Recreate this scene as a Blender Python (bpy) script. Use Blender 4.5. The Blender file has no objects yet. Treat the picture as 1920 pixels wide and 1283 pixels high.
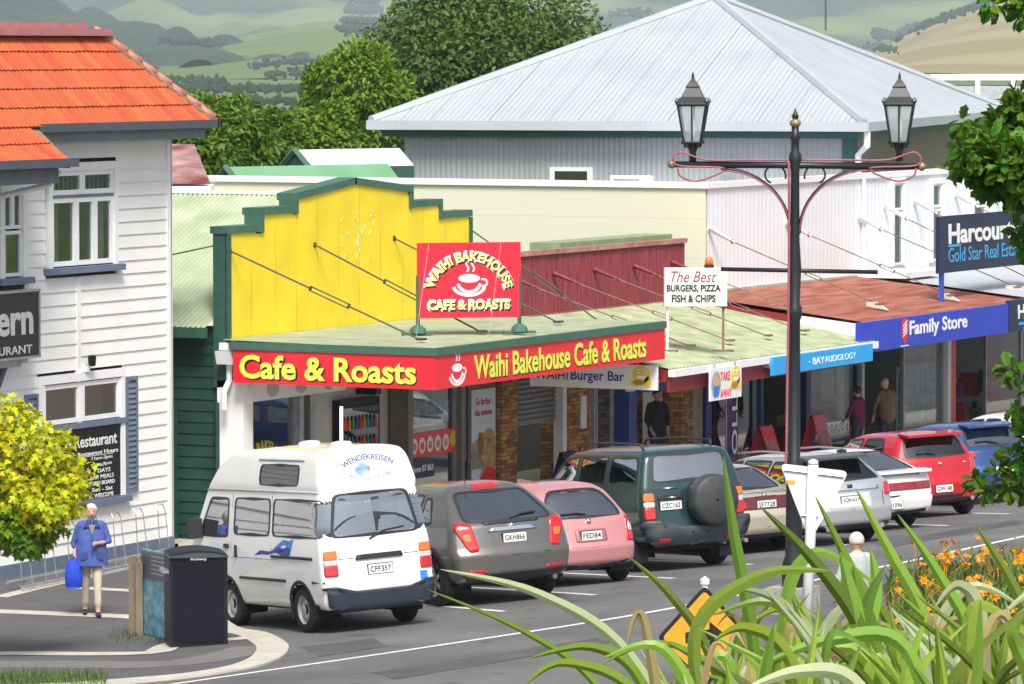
import bpy, bmesh, math, random
from mathutils import Vector, Matrix
from mathutils.bvhtree import BVHTree
from mathutils import noise as mnoise
R = math.radians
rnd = random.Random(7)
scene = bpy.context.scene
COL = scene.collection

# ------------------------------------------------------------------ camera
FPX = 9000.0; CX = 960.0; CY = 641.5; HOR = 92.0
PITCH = math.atan((CY-HOR)/FPX); TH = R(27)
CAM = Vector((-66.8, -40.2, 8.2))
cam_data = bpy.data.cameras.new('camera'); cam = bpy.data.objects.new('camera', cam_data)
COL.objects.link(cam); scene.camera = cam
cam.location = CAM; cam.rotation_euler = (R(90)-PITCH, 0, TH-R(90))
cam_data.sensor_width = 36; cam_data.lens = 36*FPX/1920
cam_data.clip_start = 0.5; cam_data.clip_end = 20000
# ------------------------------------------------------------------ sky, sun, exposure
SUN_EL, SUN_AZ = R(52), R(215)      # azimuth measured from +X, counter-clockwise
world = bpy.data.worlds.new('World'); scene.world = world; world.use_nodes = True
nt = world.node_tree; nt.nodes.clear()
wo = nt.nodes.new('ShaderNodeOutputWorld'); bg = nt.nodes.new('ShaderNodeBackground')
sky = nt.nodes.new('ShaderNodeTexSky'); sky.sky_type = 'NISHITA'; sky.sun_disc = False
sky.sun_elevation = SUN_EL; sky.sun_rotation = R(90)-SUN_AZ
sky.air_density = 0.7; sky.dust_density = 3.0; sky.ozone_density = 1.0; sky.altitude = 50
bg.inputs['Strength'].default_value = 0.105
cloud = nt.nodes.new('ShaderNodeHueSaturation'); cloud.inputs['Saturation'].default_value = .5; cloud.inputs['Value'].default_value = 1.1   # thin cloud whitens the sky
nt.links.new(sky.outputs[0], cloud.inputs['Color']); nt.links.new(cloud.outputs[0], bg.inputs[0]); nt.links.new(bg.outputs[0], wo.inputs[0])
sd = bpy.data.lights.new('sun', 'SUN'); sd.energy = 2.6; sd.angle = R(20); sd.color = (1, .95, .87)
sun = bpy.data.objects.new('sun', sd); COL.objects.link(sun)
sdir = Vector((math.cos(SUN_AZ)*math.cos(SUN_EL), math.sin(SUN_AZ)*math.cos(SUN_EL), math.sin(SUN_EL)))
sun.rotation_euler = sdir.to_track_quat('Z', 'Y').to_euler()
sun.location = (-40, -40, 60)
vs = scene.view_settings; vs.view_transform = 'Standard'; vs.look = 'None'; vs.exposure = 0.74; vs.gamma = 1.0
vs.use_curve_mapping = False

# ------------------------------------------------------------------ pixel helpers (photo pixel -> a point on a known surface)
cp, sp = math.cos(PITCH), math.sin(PITCH); ct, st = math.cos(TH), math.sin(TH)
RIGHT = Vector((st, -ct, 0)); FWD = Vector((ct, st, 0))
def ray(x, y):
    a = (x-CX)/FPX; b = -(y-CY)/FPX; f = cp+b*sp
    return Vector((f*ct+a*st, f*st-a*ct, -sp+b*cp))
def atY(x, y, Y=0.0):
    r = ray(x, y); return CAM+r*((Y-CAM.y)/r.y)
def atX(x, y, X):
    r = ray(x, y); return CAM+r*((X-CAM.x)/r.x)
def atZ(x, y, z=0.0):
    r = ray(x, y); return CAM+r*((z-CAM.z)/r.z)
def atD(x, y, D):
    return CAM+ray(x, y)*D
def sstep(a, b, x):
    t = min(1, max(0, (x-a)/(b-a))); return t*t*(3-2*t)
def gz(s, Y):                      # street level: falls gently along the street and towards the shop kerb
    t = s+6
    z = -.018*(t if t > 2 else (0 if t < -2 else (t+2)**2/8))
    if t > 60: z = -.018*60
    if Y < -4.6:
        t = -4.6-Y
        if t < 6: z += .08*t
        else:
            u = min(t-6, 6.0); z += .48+.08*u-.08*u*u/12
    return z
def ground(s, Y):                  # street plus the planted bank below the camera
    d = (s-CAM.x)*ct+(Y-CAM.y)*st
    z = gz(s, Y)
    k = 1-sstep(6, 50, d)
    lat = abs((s-CAM.x)*st-(Y-CAM.y)*ct)
    return z*(1-k)+5.7*k
def onG(x, y, off=0.0):
    r = ray(x, y); lo, hi = 20., 300.
    for _ in range(50):
        m = (lo+hi)/2; p = CAM+r*m
        if p.z-gz(p.x, p.y)-off > 0: lo = m
        else: hi = m
    return CAM+r*lo

# ------------------------------------------------------------------ materials
MATS = {}
def mat(name, col, rough=.6, metal=0, var=.12, scale=6., bump=0., spec=.5, coat=0., ior=None, emit=None, stretch=None, col2=None, detail=4, bscale=None, island=0., ramp=(.32, .68)):
    if name in MATS: return MATS[name]
    m = bpy.data.materials.new(name); m.use_nodes = True; n = m.node_tree.nodes; l = m.node_tree.links
    b = n['Principled BSDF']; b.inputs['Roughness'].default_value = rough; b.inputs['Metallic'].default_value = metal
    b.inputs['Specular IOR Level'].default_value = spec
    if coat: b.inputs['Coat Weight'].default_value = coat; b.inputs['Coat Roughness'].default_value = .05
    if ior: b.inputs['IOR'].default_value = ior
    c = tuple(col)+(1,)
    if emit: b.inputs['Emission Color'].default_value = c; b.inputs['Emission Strength'].default_value = emit
    tc = n.new('ShaderNodeTexCoord'); src = tc.outputs['Object']
    if stretch:
        mp = n.new('ShaderNodeMapping'); mp.inputs['Scale'].default_value = stretch; l.new(src, mp.inputs[0]); src = mp.outputs[0]
    if var or col2:
        nz = n.new('ShaderNodeTexNoise'); nz.inputs['Scale'].default_value = scale; nz.inputs['Detail'].default_value = detail
        l.new(src, nz.inputs['Vector'])
        cr = n.new('ShaderNodeValToRGB'); cr.color_ramp.elements[0].position = ramp[0]; cr.color_ramp.elements[1].position = ramp[1]
        lo = tuple(max(0, x*(1-var)) for x in col)+(1,); hi = tuple(min(1, x*(1+var)) for x in col)+(1,)
        if col2: lo = c; hi = tuple(col2)+(1,)
        cr.color_ramp.elements[0].color = lo; cr.color_ramp.elements[1].color = hi
        l.new(nz.outputs[0], cr.inputs[0]); out = cr.outputs[0]
        if island:
            g = n.new('ShaderNodeNewGeometry'); hs = n.new('ShaderNodeHueSaturation'); mr = n.new('ShaderNodeMapRange')
            mr.inputs[3].default_value = 1-island; mr.inputs[4].default_value = 1+island
            l.new(g.outputs['Random Per Island'], mr.inputs[0]); l.new(mr.outputs[0], hs.inputs['Value']); l.new(out, hs.inputs['Color']); out = hs.outputs[0]
        l.new(out, b.inputs['Base Color'])
    else: b.inputs['Base Color'].default_value = c
    if bump:
        n2 = n.new('ShaderNodeTexNoise'); n2.inputs['Scale'].default_value = bscale or scale*6; n2.inputs['Detail'].default_value = 5
        l.new(src, n2.inputs['Vector'])
        bp = n.new('ShaderNodeBump'); bp.inputs['Strength'].default_value = min(1, bump); bp.inputs['Distance'].default_value = .02
        l.new(n2.outputs[0], bp.inputs['Height']); l.new(bp.outputs[0], b.inputs['Normal'])
    MATS[name] = m; return m
def rndmat(name, col, var=.25, rough=.7, hue=.02, scale=3., spec=.3, trans=0.):
    """colour that differs from object to object / leaf to leaf"""
    if name in MATS: return MATS[name]
    m = bpy.data.materials.new(name); m.use_nodes = True; n = m.node_tree.nodes; l = m.node_tree.links
    b = n['Principled BSDF']; b.inputs['Roughness'].default_value = rough; b.inputs['Specular IOR Level'].default_value = spec
    oi = n.new('ShaderNodeObjectInfo'); g = n.new('ShaderNodeNewGeometry'); ad = n.new('ShaderNodeMath'); ad.operation = 'ADD'
    fr = n.new('ShaderNodeMath'); fr.operation = 'FRACT'
    l.new(oi.outputs['Random'], ad.inputs[0]); l.new(g.outputs['Random Per Island'], ad.inputs[1]); l.new(ad.outputs[0], fr.inputs[0])
    mr = n.new('ShaderNodeMapRange'); mr.inputs[3].default_value = 1-var; mr.inputs[4].default_value = 1+var; l.new(fr.outputs[0], mr.inputs[0])
    mh = n.new('ShaderNodeMapRange'); mh.inputs[3].default_value = .5-hue; mh.inputs[4].default_value = .5+hue
    m2 = n.new('ShaderNodeMath'); m2.operation = 'MULTIPLY'; m2.inputs[1].default_value = 7.31; f2 = n.new('ShaderNodeMath'); f2.operation = 'FRACT'
    l.new(fr.outputs[0], m2.inputs[0]); l.new(m2.outputs[0], f2.inputs[0]); l.new(f2.outputs[0], mh.inputs[0])
    hs = n.new('ShaderNodeHueSaturation'); hs.inputs['Color'].default_value = tuple(col)+(1,)
    l.new(mr.outputs[0], hs.inputs['Value']); l.new(mh.outputs[0], hs.inputs['Hue']); l.new(hs.outputs[0], b.inputs['Base Color'])
    if trans:
        tr = n.new('ShaderNodeBsdfTranslucent'); mx = n.new('ShaderNodeMixShader'); mx.inputs[0].default_value = trans
        l.new(hs.outputs[0], tr.inputs[0]); l.new(b.outputs[0], mx.inputs[1]); l.new(tr.outputs[0], mx.inputs[2])
        l.new(mx.outputs[0], n['Material Output'].inputs[0])
    MATS[name] = m; return m
def glassmat(name, tint, clear=.6, rough=.02, f0=.08):
    """thin pane: part mirror, part tinted see-through"""
    if name in MATS: return MATS[name]
    m = bpy.data.materials.new(name); m.use_nodes = True; n = m.node_tree.nodes; l = m.node_tree.links; n.clear()
    o = n.new('ShaderNodeOutputMaterial'); tr = n.new('ShaderNodeBsdfTransparent'); tr.inputs[0].default_value = tuple(t*clear for t in tint)+(1,)
    gl = n.new('ShaderNodeBsdfGlossy'); gl.inputs['Roughness'].default_value = rough; gl.inputs[0].default_value = (.95, .97, 1, 1)
    fr = n.new('ShaderNodeLayerWeight'); fr.inputs[0].default_value = .35
    ma = n.new('ShaderNodeMapRange'); ma.inputs[3].default_value = f0; ma.inputs[4].default_value = .9
    l.new(fr.outputs['Fresnel'], ma.inputs[0])
    mx = n.new('ShaderNodeMixShader'); l.new(ma.outputs[0], mx.inputs[0]); l.new(tr.outputs[0], mx.inputs[1]); l.new(gl.outputs[0], mx.inputs[2])
    l.new(mx.outputs[0], o.inputs[0]); MATS[name] = m; return m
W = lambda v: (v, v, v)
M_white = mat('white_paint', (.82, .815, .80), .5, var=.04, scale=1.5)
M_trimw = mat('white_trim', (.84, .84, .85), .4, var=.03)
M_slate = mat('slate_blue_paint', (.13, .17, .24), .5, var=.12)
M_gutter = mat('dark_gutter', (.075, .085, .105), .4, var=.1)
M_tile = rndmat('terracotta_tile', (.46, .095, .035), .11, .7, .008)
M_mortar = mat('hip_mortar', (.28, .17, .12), .9, var=.3, scale=20)
M_pinkcap = mat('pink_ridge_metal', (.42, .17, .19), .45, var=.1)
M_black = mat('black_paint', (.009, .010, .012), .45, var=0, spec=.3)
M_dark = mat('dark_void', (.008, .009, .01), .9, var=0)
M_yellow = mat('yellow_sheet', (.87, .66, .02), .5, var=.05, scale=1.6, detail=8, bump=.35, bscale=1.4)
M_dgreen = mat('dark_green_paint', (.035, .10, .075), .5, var=.12)
M_mgreen = mat('mid_green_paint', (.05, .135, .09), .5, var=.12)
M_dgboard = mat('dark_green_boards', (.012, .055, .04), .6, var=.2, scale=3)
M_palegreen = mat('pale_green_iron', (.44, .50, .34), .6, var=.1, scale=1.4, detail=7, col2=(.31, .36, .23), stretch=(1, 1, 1))
M_palegreen2 = mat('weathered_green_iron', (.44, .49, .30), .65, col2=(.27, .31, .18), scale=2.6, detail=7)
M_red = mat('red_sign_sheet', (.80, .02, .035), .3, var=.03, scale=2)
M_lime = mat('lime_lettering', (.78, .83, .10), .4, var=0)
M_cream = mat('cream_blockwork', (.70, .70, .56), .75, var=.04, scale=2)
M_creamj = mat('block_joint', (.62, .62, .50), .85, var=.05)
M_maroon = mat('maroon_iron', (.17, .012, .022), .6, col2=(.24, .05, .055), scale=5, stretch=(3, 3, .35))
M_rust = mat('rusty_iron', (.22, .045, .025), .7, col2=(.34, .15, .10), scale=2.5, stretch=(.35, 2, 1))
M_zinc = mat('grey_iron_roof', (.43, .46, .49), .5, var=.05, scale=.5)
M_zincw = mat('grey_iron_wall', (.40, .43, .45), .5, col2=(.33, .35, .36), scale=.6, stretch=(1, 1, .15))
M_teal = mat('teal_fascia', (.02, .10, .085), .5, var=.1)
M_olive = mat('olive_wall', (.20, .19, .12), .7, var=.12)
M_wiron = mat('white_iron_wall', (.80, .825, .85), .5, var=.04, scale=1)
M_steel = mat('galvanised_steel', (.42, .44, .46), .4, .7, var=.15)
M_rustrod = mat('rusty_rod', (.22, .14, .10), .7, .2, var=.3, scale=10)
M_grnrod = mat('dark_rod', (.06, .065, .05), .6, .2, var=.2)
M_blue = mat('royal_blue_sign', (.025, .055, .50), .35, var=.03)
M_sky = mat('sky_blue_sign', (.02, .38, .80), .35, var=.03)
M_navy = mat('navy_sign', (.014, .022, .06), .35, var=.05)
M_wtext = mat('white_lettering', (.88, .88, .88), .4, var=0)
M_btext = mat('black_lettering', (.01, .01, .012), .4, var=0)
M_bltext = mat('blue_lettering', (.02, .05, .35), .4, var=0)
M_rtext = mat('red_lettering', (.55, .01, .03), .4, var=0)
M_cytext = mat('cyan_lettering', (.05, .40, .75), .4, var=0)
M_signw = mat('white_sign_sheet', (.80, .81, .80), .4, var=.04)
M_brick = rndmat('tan_brick', (.42, .21, .08), .45, .8, .025)
M_mort = mat('brick_mortar', (.10, .075, .055), .9, var=.2)
M_asph = mat('asphalt', (.135, .134, .134), .85, var=.24, scale=.45, bump=.5, bscale=60, detail=8)
M_asph2 = mat('footpath_asphalt', (.095, .095, .096), .88, var=.12, scale=2, bump=.4, bscale=60)
_m = M_asph.node_tree; _b = _m.nodes['Principled BSDF']; _src = _b.inputs['Base Color'].links[0].from_socket; _tc = _m.nodes.new('ShaderNodeTexCoord'); _nz = _m.nodes.new('ShaderNodeTexNoise'); _nz.inputs['Scale'].default_value = 1.7; _nz.inputs['Detail'].default_value = 3; _cr = _m.nodes.new('ShaderNodeValToRGB'); _cr.color_ramp.elements[0].position = .60; _cr.color_ramp.elements[1].position = .72; _cr.color_ramp.elements[0].color = (1, 1, 1, 1); _cr.color_ramp.elements[1].color = (.62, .61, .60, 1)
_mx = _m.nodes.new('ShaderNodeMix'); _mx.data_type = 'RGBA'; _mx.blend_type = 'MULTIPLY'; _mx.inputs[0].default_value = 1; _m.links.new(_tc.outputs['Object'], _nz.inputs['Vector']); _m.links.new(_nz.outputs[0], _cr.inputs[0]); _m.links.new(_src, _mx.inputs[6]); _m.links.new(_cr.outputs[0], _mx.inputs[7]); _m.links.new(_mx.outputs[2], _b.inputs['Base Color'])   # oil spots and worn patches
M_conc = mat('pale_concrete', (.50, .47, .40), .85, var=.1, scale=3, bump=.2)
M_linep = mat('road_paint', (.72, .72, .70), .7, var=.12, scale=8)
M_glass = glassmat('window_glass', (.75, .85, .85), .75, f0=.14)
M_shop = glassmat('shop_glass', (.7, .8, .8), .8, f0=.19)
M_cglass = glassmat('car_glass', (.66, .78, .77), .75, f0=.44)
M_tint = glassmat('tinted_glass', (.25, .27, .3), .35, f0=.12)
M_rubber = mat('rubber', (.014, .014, .015), .75, var=.1)
M_rim = mat('alloy_rim', (.55, .56, .58), .3, .8, var=.05)
M_chrome = mat('chrome', (.75, .76, .78), .12, 1., var=0)
M_plast = mat('black_plastic', (.022, .025, .03), .5, var=.1)
M_plate = mat('plate_white', (.78, .79, .76), .4, var=.03)
M_lampred = mat('lamp_red', (.55, .008, .012), .12, var=.15, scale=25, coat=1)
M_lampor = mat('lamp_orange', (.75, .16, .01), .12, var=.15, scale=25, coat=1)
M_lampcl = mat('lamp_clear', (.55, .52, .52), .12, var=.15, scale=25, coat=1)
M_wood = mat('weathered_wood', (.20, .16, .11), .9, var=.3, scale=6, stretch=(1, 1, .2), bump=.4)
M_skin = mat('skin', (.55, .32, .24), .6, var=.05)
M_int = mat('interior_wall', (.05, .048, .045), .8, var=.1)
M_curt = mat('curtain_cloth', (.62, .60, .52), .9, var=.12, scale=8)

# ------------------------------------------------------------------ mesh helpers
class MB:
    def __init__(s): s.v = []; s.f = []
    def add(s, vs, fs):
        o = len(s.v); s.v += [tuple(p) for p in vs]; s.f += [tuple(i+o for i in f) for f in fs]; return s
    def box(s, a, b):
        x0, y0, z0 = (min(a[i], b[i]) for i in range(3)); x1, y1, z1 = (max(a[i], b[i]) for i in range(3))
        return s.add([(x0,y0,z0),(x1,y0,z0),(x1,y1,z0),(x0,y1,z0),(x0,y0,z1),(x1,y0,z1),(x1,y1,z1),(x0,y1,z1)],
                     [(0,3,2,1),(4,5,6,7),(0,1,5,4),(1,2,6,5),(2,3,7,6),(3,0,4,7)])
    def obox(s, c, ax, ay, az):       # oriented box: centre and three half-axis vectors
        c, ax, ay, az = Vector(c), Vector(ax), Vector(ay), Vector(az)
        if ax.cross(ay).dot(az) < 0: az = -az
        P = [c+i*ax+j*ay+k*az for k in (-1, 1) for j in (-1, 1) for i in (-1, 1)]
        return s.add(P, [(0,2,3,1),(4,5,7,6),(0,1,5,4),(1,3,7,5),(3,2,6,7),(2,0,4,6)])
    def prism(s, pts, off):           # flat polygon pts extruded by vector off
        n = len(pts); off = Vector(off); P = [Vector(p) for p in pts]
        nr = Vector((0, 0, 0))
        for i in range(n): nr += (P[i]-P[0]).cross(P[(i+1) % n]-P[0])
        if nr.dot(off) > 0: P = P[::-1]
        Q = [p+off for p in P]
        return s.add(P+Q, [tuple(range(n)), tuple(range(2*n-1, n-1, -1))]+[(i, i+n, (i+1) % n+n, (i+1) % n) for i in range(n)])
    def tube(s, path, r, seg=8, cap=True):
        path = [Vector(p) for p in path]; n = len(path); rs = r if isinstance(r, (list, tuple)) else [r]*n
        rings = []; ref = None
        for i, p in enumerate(path):
            d = (path[min(i+1, n-1)]-path[max(i-1, 0)]).normalized()
            if ref is None: ref = Vector((0, 0, 1)) if abs(d.z) < .9 else Vector((1, 0, 0))
            a = d.cross(ref).normalized(); b = d.cross(a).normalized(); ref = a.cross(d).normalized() if False else ref
            rings.append([p+(a*math.cos(2*math.pi*k/seg)+b*math.sin(2*math.pi*k/seg))*rs[i] for k in range(seg)])
        V = [q for g in rings for q in g]; Fc = []
        for i in range(n-1):
            for k in range(seg):
                k2 = (k+1) % seg; Fc.append((i*seg+k, i*seg+k2, (i+1)*seg+k2, (i+1)*seg+k))
        if cap: Fc += [tuple(range(seg-1, -1, -1)), tuple((n-1)*seg+k for k in range(seg))]
        return s.add(V, Fc)
    def lathe(s, prof, c=(0, 0, 0), seg=16, axis='z', cap=True):   # prof: (radius, height)
        c = Vector(c); V = []; Fc = []
        for r_, h in prof:
            for k in range(seg):
                a = 2*math.pi*k/seg; x, y = r_*math.cos(a), r_*math.sin(a)
                V.append(c+(Vector((x, y, h)) if axis == 'z' else Vector((x, h, y)) if axis == 'y' else Vector((h, x, y))))
        n = len(prof)
        for i in range(n-1):
            for k in range(seg):
                k2 = (k+1) % seg; q = (i*seg+k, i*seg+k2, (i+1)*seg+k2, (i+1)*seg+k)
                Fc.append(q if axis != 'y' else q[::-1])
        if cap: Fc += [tuple(range(seg-1, -1, -1)), tuple((n-1)*seg+k for k in range(seg))]
        return s.add(V, Fc)
    def grid(s, fn, nu, nv, flip=False):
        V = [fn(i/nu, j/nv) for j in range(nv+1) for i in range(nu+1)]
        Fc = []
        for j in range(nv):
            for i in range(nu):
                a = j*(nu+1)+i; q = (a, a+1, a+nu+2, a+nu+1); Fc.append(q[::-1] if flip else q)
        return s.add(V, Fc)
    def mesh(s, name):
        me = bpy.data.meshes.new(name); me.from_pydata(s.v, [], s.f); me.update(); return me
    def build(s, name, m, parent=None, smooth=False):
        return link(name, s.mesh(name), m, parent, smooth)
def wloc(o):
    v = Vector((0, 0, 0))
    while o: v = v+o.location; o = o.parent
    return v
ROT = set()
def in_rot(o):
    while o.parent: o = o.parent
    return o.name in ROT
def link(name, me, m, parent=None, smooth=False, local=False):
    o = bpy.data.objects.new(name, me); COL.objects.link(o)
    if m and not me.materials: me.materials.append(m)
    if smooth:
        for p in me.polygons: p.use_smooth = True
    if parent:
        o.parent = parent
        if not local and not in_rot(parent): o.location = -wloc(parent)
    return o
def tag(o, label, cat, group=None):
    o['label'] = label; o['category'] = cat
    if group: o['group'] = group
    return o
def thing(name, label, cat, loc=(0, 0, 0), rotz=None, group=None):
    o = bpy.data.objects.new(name, None); COL.objects.link(o); o.location = loc; o.empty_display_size = .2
    if rotz is not None: o.rotation_euler = (0, 0, rotz); ROT.add(o.name)
    return tag(o, label, cat, group)
def struct(name, mb, m, smooth=False):
    o = mb.build(name, m, None, smooth); o['kind'] = 'structure'; return o
TXT = {}
def text_mesh(body, size=1., bold=0., sx=1., shear=0., extrude=.002, align='CENTER', spacing=1.):
    cu = bpy.data.curves.new('t', 'FONT'); cu.body = body; cu.size = size; cu.align_x = align; cu.align_y = 'CENTER'
    cu.offset = bold; cu.shear = shear; cu.extrude = extrude; cu.space_character = spacing; cu.resolution_u = 3
    ob = bpy.data.objects.new('t', cu); COL.objects.link(ob)
    dg = bpy.context.evaluated_depsgraph_get(); dg.update()
    me = bpy.data.meshes.new_from_object(ob.evaluated_get(dg)); bpy.data.objects.remove(ob); bpy.data.curves.remove(cu)
    me.materials.clear()
    if sx != 1:
        for v in me.vertices: v.co.x *= sx
    return me
def text(parent, body, origin, xdir, up, width=None, height=None, m=None, bold=0., shear=0., name='lettering', off=.004, arc=None, spacing=1., sx=None, extrude=.002):
    """flat lettering laid on a board: centred at origin, running along xdir; width/height in metres"""
    me = text_mesh(body, 1., bold, 1, shear, extrude/(height or 1), spacing=spacing)
    xs = [v.co.x for v in me.vertices]; ys = [v.co.y for v in me.vertices]
    w, h = max(xs)-min(xs), max(ys)-min(ys); mx, my = (max(xs)+min(xs))/2, (max(ys)+min(ys))/2
    k = height/h if height else width/w; kx = width/w if width else k
    X = Vector(xdir).normalized(); U = Vector(up).normalized(); N = X.cross(U).normalized(); o = Vector(origin)
    for v in me.vertices:
        x, y, z = (v.co.x-mx)*kx, (v.co.y-my)*k, v.co.z*k
        if arc:
            a = x/arc; rr = abs(arc)+(y if arc > 0 else -y)
            if arc > 0: x, y = rr*math.sin(a), rr*math.cos(a)-arc
            else: x, y = rr*math.sin(-a)*1, -(rr*math.cos(a))-arc
        v.co = o+X*x+U*y+N*(off+z)
    return link(name, me, m, parent)
def poly(mb, pts2, o, X, U, t=.004):   # flat shape in board coordinates
    X, U = Vector(X).normalized(), Vector(U).normalized(); N = X.cross(U); o = Vector(o)
    return mb.prism([o+X*a+U*b+N*.001 for a, b in pts2], N*t)
def ell(cx, cy, rx, ry, n=24, a0=0, a1=2*math.pi):
    return [(cx+rx*math.cos(a0+(a1-a0)*i/n), cy+ry*math.sin(a0+(a1-a0)*i/n)) for i in range(n if a1-a0 > 6.28 else n+1)]
def crescent(cx, cy, rx, ry, k, a0, a1, n=16):
    a = [(cx+rx*math.cos(a0+(a1-a0)*i/n), cy+ry*math.sin(a0+(a1-a0)*i/n)) for i in range(n+1)]
    b = [(cx+rx*k*math.cos(a0+(a1-a0)*i/n), cy+ry*k*math.sin(a0+(a1-a0)*i/n)+ry*(1-k)*.35) for i in range(n, -1, -1)]
    return a+b
UP = Vector((0, 0, 1)); XS = Vector((1, 0, 0)); YB = Vector((0, -1, 0))
def copy_tree(o, parent=None):
    c = o.copy(); COL.objects.link(c)
    if parent: c.parent = parent
    for ch in list(o.children): copy_tree(ch, c)
    return c
# ================================================================== THE GROUND
def sheet(name, m, xs, ys, zf, smooth=True):
    mb = MB(); nx, ny = len(xs), len(ys)
    mb.v = [(x, y, zf(x, y)) for y in ys for x in xs]
    mb.f = [(j*nx+i, j*nx+i+1, (j+1)*nx+i+1, (j+1)*nx+i) for j in range(ny-1) for i in range(nx-1)]
    return struct(name, mb, m, smooth)
def frange(a, b, st_): n = max(1, int(round((b-a)/st_))); return [a+(b-a)*i/n for i in range(n+1)]
M_field = mat('field_grass', (.10, .16, .04), .9, var=.3, scale=.02)
gp = MB().add([(-3000, -12000, -1.3), (16000, -12000, -1.3), (16000, 14000, -1.3), (-3000, 14000, -1.3)], [(0, 1, 2, 3)]); struct('ground', gp, M_field)
KERB = -4.75
sheet('road', M_asph, frange(-30, 130, 1.0), frange(-42, KERB+.02, .6), gz)
M_soil = mat('bank_soil', (.055, .06, .025), .95, var=.35, scale=2, bump=.5)
sheet('planted_bank', M_soil, frange(-90, -18, 1.5), frange(-66, -4, 1.5), lambda x, y: ground(x, y)-.03 - (.25 if (x-CAM.x)*ct+(y-CAM.y)*st > 50 else 0))
# shop footpath with kerb
def pathz(s, Y): return gz(s, -4.0)+.11+.012*(-(-4.7)+Y)
sheet('footpath', M_conc, frange(-.5, 110, 1.0), [KERB, -3.5, -2, 0.6, 3], pathz)
kb = MB()
xs = frange(-5.5, 110, 1.0)
for a, b in zip(xs[:-1], xs[1:]):
    for (y0, y1, h0, h1) in ((KERB-.14, KERB+.002, .10, .114), ):
        z0, z1 = gz(a, -4.0), gz(b, -4.0)
        kb.add([(a, y0, z0-.1), (b, y0, z1-.1), (b, y0+.02, z1+h0), (a, y0+.02, z0+h0), (a, y1, z0+h1), (b, y1, z1+h1)], [(0, 1, 2, 3), (3, 2, 5, 4)])
struct('kerb', kb, M_conc)
# corner build-out in front of the tavern
def cz(s, Y): return max(.10, .10+.065*max(0, -4.6-Y))
def cornerpt(x, y):
    r = ray(x, y); lo, hi = 20., 200.
    for _ in range(50):
        m_ = (lo+hi)/2; p = CAM+r*m_
        if p.z-cz(p.x, p.y) > 0: lo = m_
        else: hi = m_
    return CAM+r*lo
outer_px = [(345, 1085), (400, 1140), (445, 1175), (500, 1186), (534, 1203), (541, 1216), (525, 1233), (480, 1249), (400, 1263), (330, 1271), (230, 1279), (100, 1288), (-60, 1296), (-300, 1305)]
outer = [cornerpt(*p) for p in outer_px]
def smoothpath(P, n=4):
    out = []
    for i in range(len(P)-1):
        p0, p1, p2, p3 = P[max(i-1, 0)], P[i], P[i+1], P[min(i+2, len(P)-1)]
        for k in range(n):
            t = k/n; out.append(.5*((2*p1)+(p2-p0)*t+(2*p0-5*p1+4*p2-p3)*t*t+(3*p1-p0-3*p2+p3)*t**3))
    return out+[P[-1]]
outer = smoothpath(outer)
inner_ref = [Vector((p.x, 0, 0)) for p in outer]
mb = MB(); n = len(outer)
# surface from the kerb edge back to the tavern wall (fan of strips)
rows = 14
for i, p in enumerate(outer):
    q = Vector((max(-30, min(0.6, p.x*0.75+4 if i < 6 else p.x)), .3, 0))
    for k in range(rows+1):
        w = p.lerp(q, k/rows); mb.v.append((w.x, w.y, cz(w.x, w.y)))
for i in range(n-1):
    for k in range(rows):
        a = i*(rows+1)+k; mb.f.append((a, a+1, a+rows+2, a+rows+1))
struct('corner_pavement', mb, M_asph2, True)
# pale kerb band round the build-out, with its face
mb = MB()
def inward(i, w):
    a, b = outer[max(0, i-1)], outer[min(n-1, i+1)]; d = (b-a).normalized(); nn = Vector((d.y, -d.x, 0))
    c = Vector((-13, -3, 0)); nn = nn if (c-outer[i]).dot(nn) > 0 else -nn
    return outer[i]+nn*w
for i, p in enumerate(outer):
    q = inward(i, .42)
    for v, dz in ((p, -.35), (p, .006), (q, .006)): mb.v.append((v.x, v.y, cz(v.x, v.y)+dz))
for i in range(n-1):
    for k in range(2): a = i*3+k; mb.f.append((a, a+1, a+4, a+3))
struct('corner_kerb', mb, M_conc, False)
def band(name, px, w, m=M_conc, off=.006):
    P = smoothpath([cornerpt(*p) for p in px]); mb = MB(); k = len(P)
    for i, p in enumerate(P):
        d = (P[min(i+1, k-1)]-P[max(i-1, 0)]).normalized(); nn = Vector((d.y, -d.x, 0)).normalized()*w/2
        for v in (p-nn, p+nn): mb.v.append((v.x, v.y, cz(v.x, v.y)+off))
    mb.f = [(2*i, 2*i+1, 2*i+3, 2*i+2) for i in range(k-1)]
    return struct(name, mb, m)
band('paving_band', [(-200, 1140), (0, 1147), (120, 1152), (243, 1157), (300, 1160)], .42)
band('paving_band', [(150, 1103), (243, 1108), (310, 1112)], .3)
band('paving_band', [(-200, 1226), (0, 1226), (150, 1227), (280, 1225), (312, 1214), (340, 1206), (430, 1200), (470, 1196)], .40, off=.009)
band('paving_band', [(0, 1120), (100, 1096), (240, 1065), (320, 1047)], .25)
band('grey_strip', [(-200, 1243), (100, 1246), (300, 1246), (420, 1230), (490, 1212)], .8, mat('grey_paving', (.16, .155, .15), .85, var=.12, scale=4), off=.004)
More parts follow.
